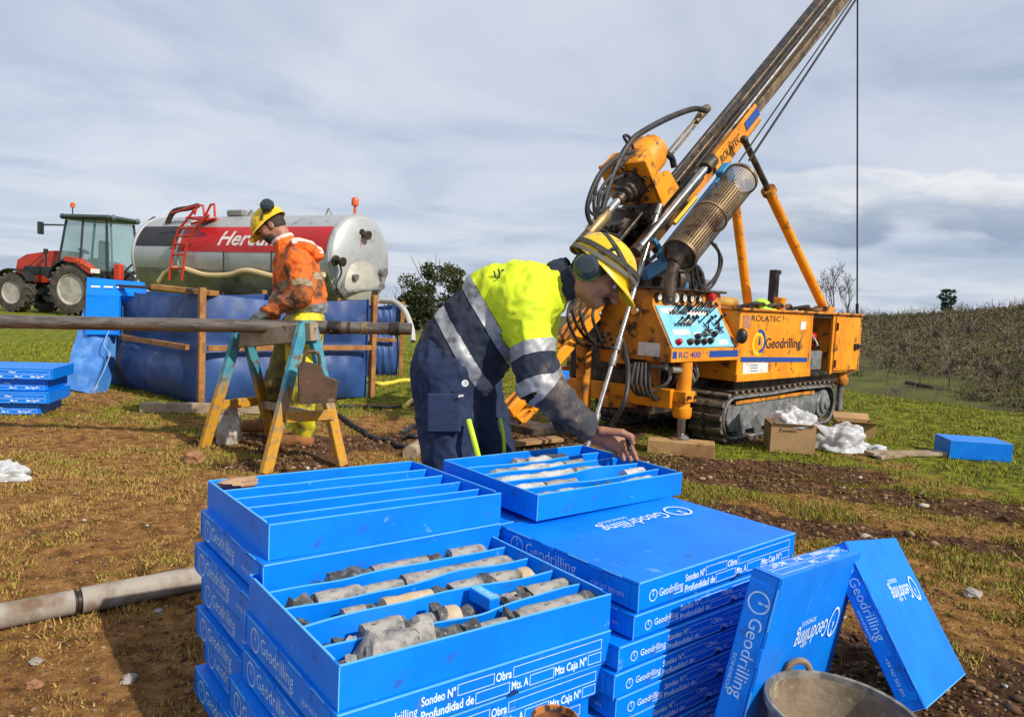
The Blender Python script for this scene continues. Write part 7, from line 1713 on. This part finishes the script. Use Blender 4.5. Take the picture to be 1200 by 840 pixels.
    v, f, _, _ = clip_mesh(Vp, F, dn, hi=0.0); trn = mesh_part('trousers', v, f, YELCL, w); v, f, _, _ = clip_mesh(Vp, F, dn, lo=0.0); mesh_part('muddy_trouser_leg', v, f, OLIVE, trn)
    for an, fx, d in ((anN, fN, Vector((-1, -.15, 0))), (anF, fF, Vector((-1, -.1, 0)))):
        d = d.normalized(); V, F = surface_nets(conv([cap(an + Vector((0, 0, .05)), fx + Vector((0, 0, .06)), .065, .062, .03), cap(fx - d * .05 + Vector((0, 0, .055)), fx + d * .17 + Vector((0, 0, .05)), .056, .052, .03)]), .010); V[:, 2] = np.maximum(V[:, 2], .004); mesh_part('boot', V, F, BOOT, w)
    hpz = [ellp(q(-.018, 0, .030), (.098, .083, .092), [f_, s_, u_], .02), ellp(q(-.045, 0, -.02), (.06, .068, .06), [f_, s_, u_], .03)]; V, F = surface_nets(conv(hpz), .007); S_ = (V - A_(hc_)) @ A_(f_); v, f, _, _ = clip_mesh(V, F, S_, hi=.035); mesh_part('hair', v, f, HAIR, w)
    V, F = surface_nets(conv([ellp(q(.040, 0, -.072), (.058, .060, .046), [f_, s_, u_], .01), cap(q(.095, -.024, -.052), q(.095, .024, -.052), .009, .009, .006)]), .005); mesh_part('beard', V, F, HAIR, w)
    for sd in (-1, 1):
        mb = MB(); mb.ell(q(.082, sd * .031, .008), (.0115, .0115, .0115), nu=12, nv=8); e = mb.build('eye', EYEW, w); mb = MB(); mb.ell(q(.0915, sd * .031, .004), (.004, .0055, .0055), (f_, s_, u_), nu=10, nv=6); mb.build('iris', HAIR, e)
    rad = (.138, .116, .125); hat, o = helmet(w, hc_ + u_ * .006, f_, u_, s_, rad)
    near = s_ if s_.dot(FW) < 0 else -s_
    for sg in (1, -1):
        c = o + near * sg * .118 - f_ * .075 + u_ * .075; mb = MB(); mb.lathe([(0, .04), (.036, .036), (.052, .015), (.052, -.01), (0, -.02)], c, (near * sg * .8 - f_ * .3 + u_ * .4).normalized(), 22); em = mb.build('ear_muff', MUFF, hat)
        mb = MB(); mb.tube(spline([c, o + near * sg * .122 - f_ * .01 + u_ * .04, o + near * sg * .116 + f_ * .02 + u_ * .012], 5), .010, 8); mb.build('muff_arm', STRAP, em)
    return w
orange_worker()
# ============================================================= trees and the wooded hill
LEAFM = attr_color_mat('leaf_clumps', .75); BARK = mat('grey_brown_bark', (.11, .085, .06), .95, c2=(.06, .045, .032), scale=3, bump=.4)
PINEL = LEAFM
def leaf_mesh(name, ctr, size, cols, rng, flat=.6):
    n = len(ctr); a = rng.normal(size=(n, 3)); a /= np.linalg.norm(a, axis=1, keepdims=True); b = np.cross(a, rng.normal(size=(n, 3))); b /= np.linalg.norm(b, axis=1, keepdims=True)
    s = size[:, None]; v = np.stack([ctr - a * s - b * s * flat * .3, ctr + b * s * flat, ctr + a * s - b * s * flat * .2, ctr - b * s * flat], 1).reshape(-1, 3); f = np.arange(4 * n).reshape(-1, 4)
    return mesh_np(name, v, f, np.repeat(cols, 4, 0), LEAFM)
def limbs(mb, p, d, L_, r, depth, rn, tips, up=.25, spread=.6):
    q = [p]; c = p.copy(); dd = d.copy(); k = 4
    for i in range(k):
        dd = (dd + Vector((rn.uniform(-.18, .18), rn.uniform(-.18, .18), rn.uniform(-.05, .16) * up * 2))).normalized(); c = c + dd * L_ / k; q.append(c.copy())
    mb.tube(q, [max(.006, r * (1 - .45 * i / k)) for i in range(k + 1)], 6 if depth > 1 else 4, cap=False)
    tips.append((c.copy(), depth))
    if depth == 0: return
    for i in range(rn.choice((2, 3, 3))):
        s = q[rn.choice((2, 3, 4))]; nd = (dd * .75 + Vector((rn.uniform(-1, 1), rn.uniform(-1, 1), rn.uniform(-.1, .9))) * spread).normalized(); limbs(mb, s, nd, L_ * rn.uniform(.6, .82), r * .55, depth - 1, rn, tips, up, spread)
def leafy_tree(name, label, px, py, d, hgt, wid, seed, cols, nleaf, leaf, group=None, trunk=.35):
    rn = random.Random(seed); rng = np.random.default_rng(seed); b = at_d(px, py, d); g = gz(b.x, b.y); base = Vector((b.x, b.y, min(g, b.z) - .1)); th = b.z - base.z
    t = thing(name, label, 'tree', base, group); mb = MB(); tips = []
    limbs(mb, base, Vector((.05, 0, 1)), th + hgt * trunk, hgt * .045, 3, rn, tips); mb.build('trunk', BARK, t)
    top = Vector((b.x, b.y, b.z)); cl = []
    for k in range(46):
        z = rn.uniform(.0, .98); rr = math.sqrt(max(.05, 1 - ((z - .52) / .52) ** 2)) * rn.uniform(.35, 1.0); a = rn.uniform(0, 6.28)
        cl.append((top.x + math.cos(a) * rr * wid / 2, top.y + math.sin(a) * rr * wid / 2, top.z + z * hgt, wid * rn.uniform(.07, .17)))
    cl = np.array(cl); pick = rng.integers(0, len(cl), nleaf); c = cl[pick]; pts = rng.normal(size=(nleaf, 3)); pts /= np.linalg.norm(pts, axis=1, keepdims=True); pts *= rng.random((nleaf, 1)) ** .5
    ctr = c[:, :3] + pts * c[:, 3:4] * np.array([1.15, 1.15, .8]); size = rng.uniform(.6, 1.3, nleaf) * leaf
    k = rng.random((nleaf, 1)); col = cols[0] * (1 - k) + cols[1] * k
    ctr = ctr - np.array(base); o = bpy.data.objects.new('crown', leaf_mesh('crown', ctr, size, col, rng)); COL.objects.link(o); o.parent = t; return t
def hit(px, py, d0=20.0, d1=260.0):
    """first point of the terrain beyond the field's edge along a line of sight"""
    ds = np.arange(d0, d1, .5); r = np.array(ray(px, py)); q = np.array(CAM)[None] + ds[:, None] * r[None]; g = ground_z(q[:, 0], q[:, 1]); k = np.argmax(q[:, 2] < g)
    return Vector((q[k, 0], q[k, 1], g[k])), float(ds[k])
def bare_tree(label, px, py, d, hgt, seed, group, spread=.45, depth=4, lean=0):
    rn = random.Random(seed)
    if d is None: b, d = hit(px, py); hgt = hgt * d / 880
    else: b = at_d(px, py, d)
    g = gz(b.x, b.y); base = Vector((b.x, b.y, min(g, b.z) - .1)); t = thing('bare_tree', label, 'tree', base, group); mb = MB(); tips = []
    r0_ = hgt * .014 + .02; mb.tube([base, b + Vector((0, 0, .02))], [r0_ * 1.15, r0_], 7); limbs(mb, b.copy(), Vector((lean, 0, 1)), hgt * .36, r0_, depth, rn, tips, .6, spread); mb.build('trunk', BARK, t)
    tw = MB()
    for p, dp in tips:
        if dp > 1: continue
        for k in range(4):
            e = p + Vector((rn.uniform(-.5, .5), rn.uniform(-.5, .5), rn.uniform(0, .8))) * hgt * .11; tw.tube([p, e], [.006 + d * .00010, .003 + d * .00005], 3, cap=False)
    tw.build('twigs', BARK, t, kind='stuff'); return t
GR = (np.array([.022, .032, .010]), np.array([.075, .085, .030])); GY = (np.array([.030, .045, .012]), np.array([.10, .12, .035])); PN = (np.array([.012, .035, .020]), np.array([.035, .080, .040]))
leafy_tree('oak_tree', 'dark evergreen oak standing on the skyline behind the bent worker', 510, 384, 40, 3.3, 3.5, 3, GR, 9000, .085)
leafy_tree('oak_tree', 'low dark bushy tree at the left foot of the skyline oak', 482, 386, 43, 1.9, 2.5, 8, GR, 5000, .085)
leafy_tree('oak_tree', 'rounded dark bush between the grey hose and the skyline oak', 472, 388, 46, 1.2, 2.0, 12, GR, 2500, .085)
leafy_tree('pine_tree', 'small dark green pine breaking the skyline of the wooded hill', 1110, 364, 150, 4.2, 3.6, 5, PN, 2200, .22)
SKB = 'bare trees on the skyline behind the drill rig'; VLB = 'bare trees in the valley beyond the field'
for k, (px, py, d, h, s, lab) in enumerate(((975, 385, 52, 4.6, 2, 'tall bare tree on the skyline just right of the rig exhaust'), (992, 386, 58, 4.5, 5, 'bare tree on the skyline left of the hanging cable'), (1017, 372, None, 30, 9, 'small bare tree on the skyline right of the hanging cable'))): bare_tree(lab, px, py, d, h, s, SKB)
for k, (px, py, d, h, s, lab) in enumerate(((1040, 462, 34, 3.0, 11, 'grey bare shrub tree behind the rig right end at the field edge'), (1078, 468, 36, 3.4, 12, 'thin bare tree beyond the field left of the leaning trunk'), (1112, 470, 33, 4.6, 13, 'slender bare tree below the skyline pine'), (1148, 474, 30, 5.2, 14, 'pale straight bare tree with a visible trunk in the valley'), (1168, 478, 33, 4.4, 17, 'brownish bare tree second from the right edge'), (1190, 482, 29, 5.0, 18, 'bare tree with forked trunk at the right edge of the valley'), (1060, 440, 55, 5.0, 21, 'bare tree half way up the slope right of the rig'), (1090, 425, 70, 6.0, 22, 'bare tree on the slope under the pine'), (1135, 420, 75, 6.5, 23, 'tall bare tree on the middle of the wooded slope'), (1175, 430, 62, 6.0, 24, 'tall bare tree high on the slope near the right edge'))): bare_tree(lab, px, py - 14, None, {34: 26, 36: 30, 33: 34, 30: 44, 29: 46}.get(d, 26), s, VLB, .40, 4)
w = MB(); p0, p1 = hit(1062, 450)[0], hit(1094, 456)[0]; p1 = p0 + (p1 - p0).normalized() * min(5.0, (p1 - p0).length); w.tube([p0 + Vector((0, 0, .15)), p1 + Vector((0, 0, .12))], [.22, .16], 8); o = w.build('fallen_log', BARK, None); tag(o, 'dark fallen log lying across the far slope', 'log')
def make_scrub():
    rng = np.random.default_rng(5); n = 21000
    d = 36 + 165 * rng.random(n) ** .85; az = rng.uniform(.05, .95, n); x = d * np.sin(az); y = d * np.cos(az); s = crest(x, y)
    keep = (s > 14) & ((fbm(x * .055, y * .055, 4, 61) > .36) | (d > 130)); keep &= ~((d < 75) & (fbm(x * .11, y * .11, 3, 71) > .56)); x, y, d, s = x[keep], y[keep], d[keep], s[keep]; n = len(x); z = ground_z(x, y)
    hgt = rng.uniform(.22, .70, n) * (1 + .006 * d); hgt[rng.random(n) < .07] *= 2.0; wid = hgt * rng.uniform(1.0, 2.0, n); kind = rng.random(n) * .75 + .1 + (fbm(x * .04, y * .04, 4, 81) - .5) * 1.8
    C = []; S = []; K = []
    pal = [(np.array([.022, .032, .010]), np.array([.060, .072, .022])), (np.array([.065, .066, .016]), np.array([.165, .150, .038])), (np.array([.075, .055, .026]), np.array([.165, .120, .060])), (np.array([.095, .080, .058]), np.array([.19, .16, .12]))]
    for i in range(n):
        m = int(20 + 14 * rng.random()); q = rng.normal(size=(m, 3)); q /= np.linalg.norm(q, axis=1, keepdims=True); q *= rng.random((m, 1)) ** .4; q[:, 2] = np.abs(q[:, 2])
        C.append(np.array([x[i], y[i], z[i] - .05]) + q * np.array([wid[i] / 2, wid[i] / 2, hgt[i]])); S.append(rng.uniform(.5, 1.2, m) * (.04 + .00085 * d[i])); kk = kind[i]; pl = pal[0 if kk < .36 else 1 if kk < .54 else 2 if kk < .86 else 3]; t = rng.random((m, 1)); K.append((pl[0] * (1 - t) + pl[1] * t) * rng.uniform(.8, 1.2))
    C = np.concatenate(C); S = np.concatenate(S); K = np.concatenate(K)
    o = bpy.data.objects.new('hillside_scrub', leaf_mesh('hillside_scrub', C, S, K, rng)); COL.objects.link(o); tag(o, 'scrub and low woodland covering the far hillside', 'scrub', kind='stuff')
    # upright leafless stems mixed into the scrub
    n = 3600; d = 62 + 130 * rng.random(n) ** .8; az = rng.uniform(.1, .95, n); x = d * np.sin(az); y = d * np.cos(az); k = (crest(x, y) > 9) & (fbm(x * .05, y * .05, 3, 91) > .44); x, y, d = x[k], y[k], d[k]; n = len(x); z = ground_z(x, y); vs = []; cols = []
    for i in range(n):
        h = rng.uniform(.9, 2.3) * (1 + .003 * d[i]); w_ = .010 + .00022 * d[i]; b = np.array([x[i], y[i], z[i] - .1]); t = b + np.array([rng.normal() * .16 * h, rng.normal() * .16 * h, h]); sd = np.array([w_, 0, 0]); m_ = b + (t - b) * rng.uniform(.3, .5); t2 = m_ + np.array([rng.normal() * .3 * h, rng.normal() * .3 * h, h * .5]); t3 = m_ + np.array([rng.normal() * .3 * h, rng.normal() * .3 * h, h * .5])
        for a, c in ((b, t), (m_, t2), (m_, t3)): vs += [a - sd, a + sd, c]
        c = np.array([.13, .105, .080]) * rng.uniform(.6, 1.35); cols += [c] * 9
    o = bpy.data.objects.new('bare_stems', mesh_np('bare_stems', np.array(vs), np.arange(len(vs)).reshape(-1, 3), np.array(cols), LEAFM)); COL.objects.link(o); tag(o, 'leafless stems standing in the hillside scrub', 'bare stems', kind='stuff')
make_scrub()
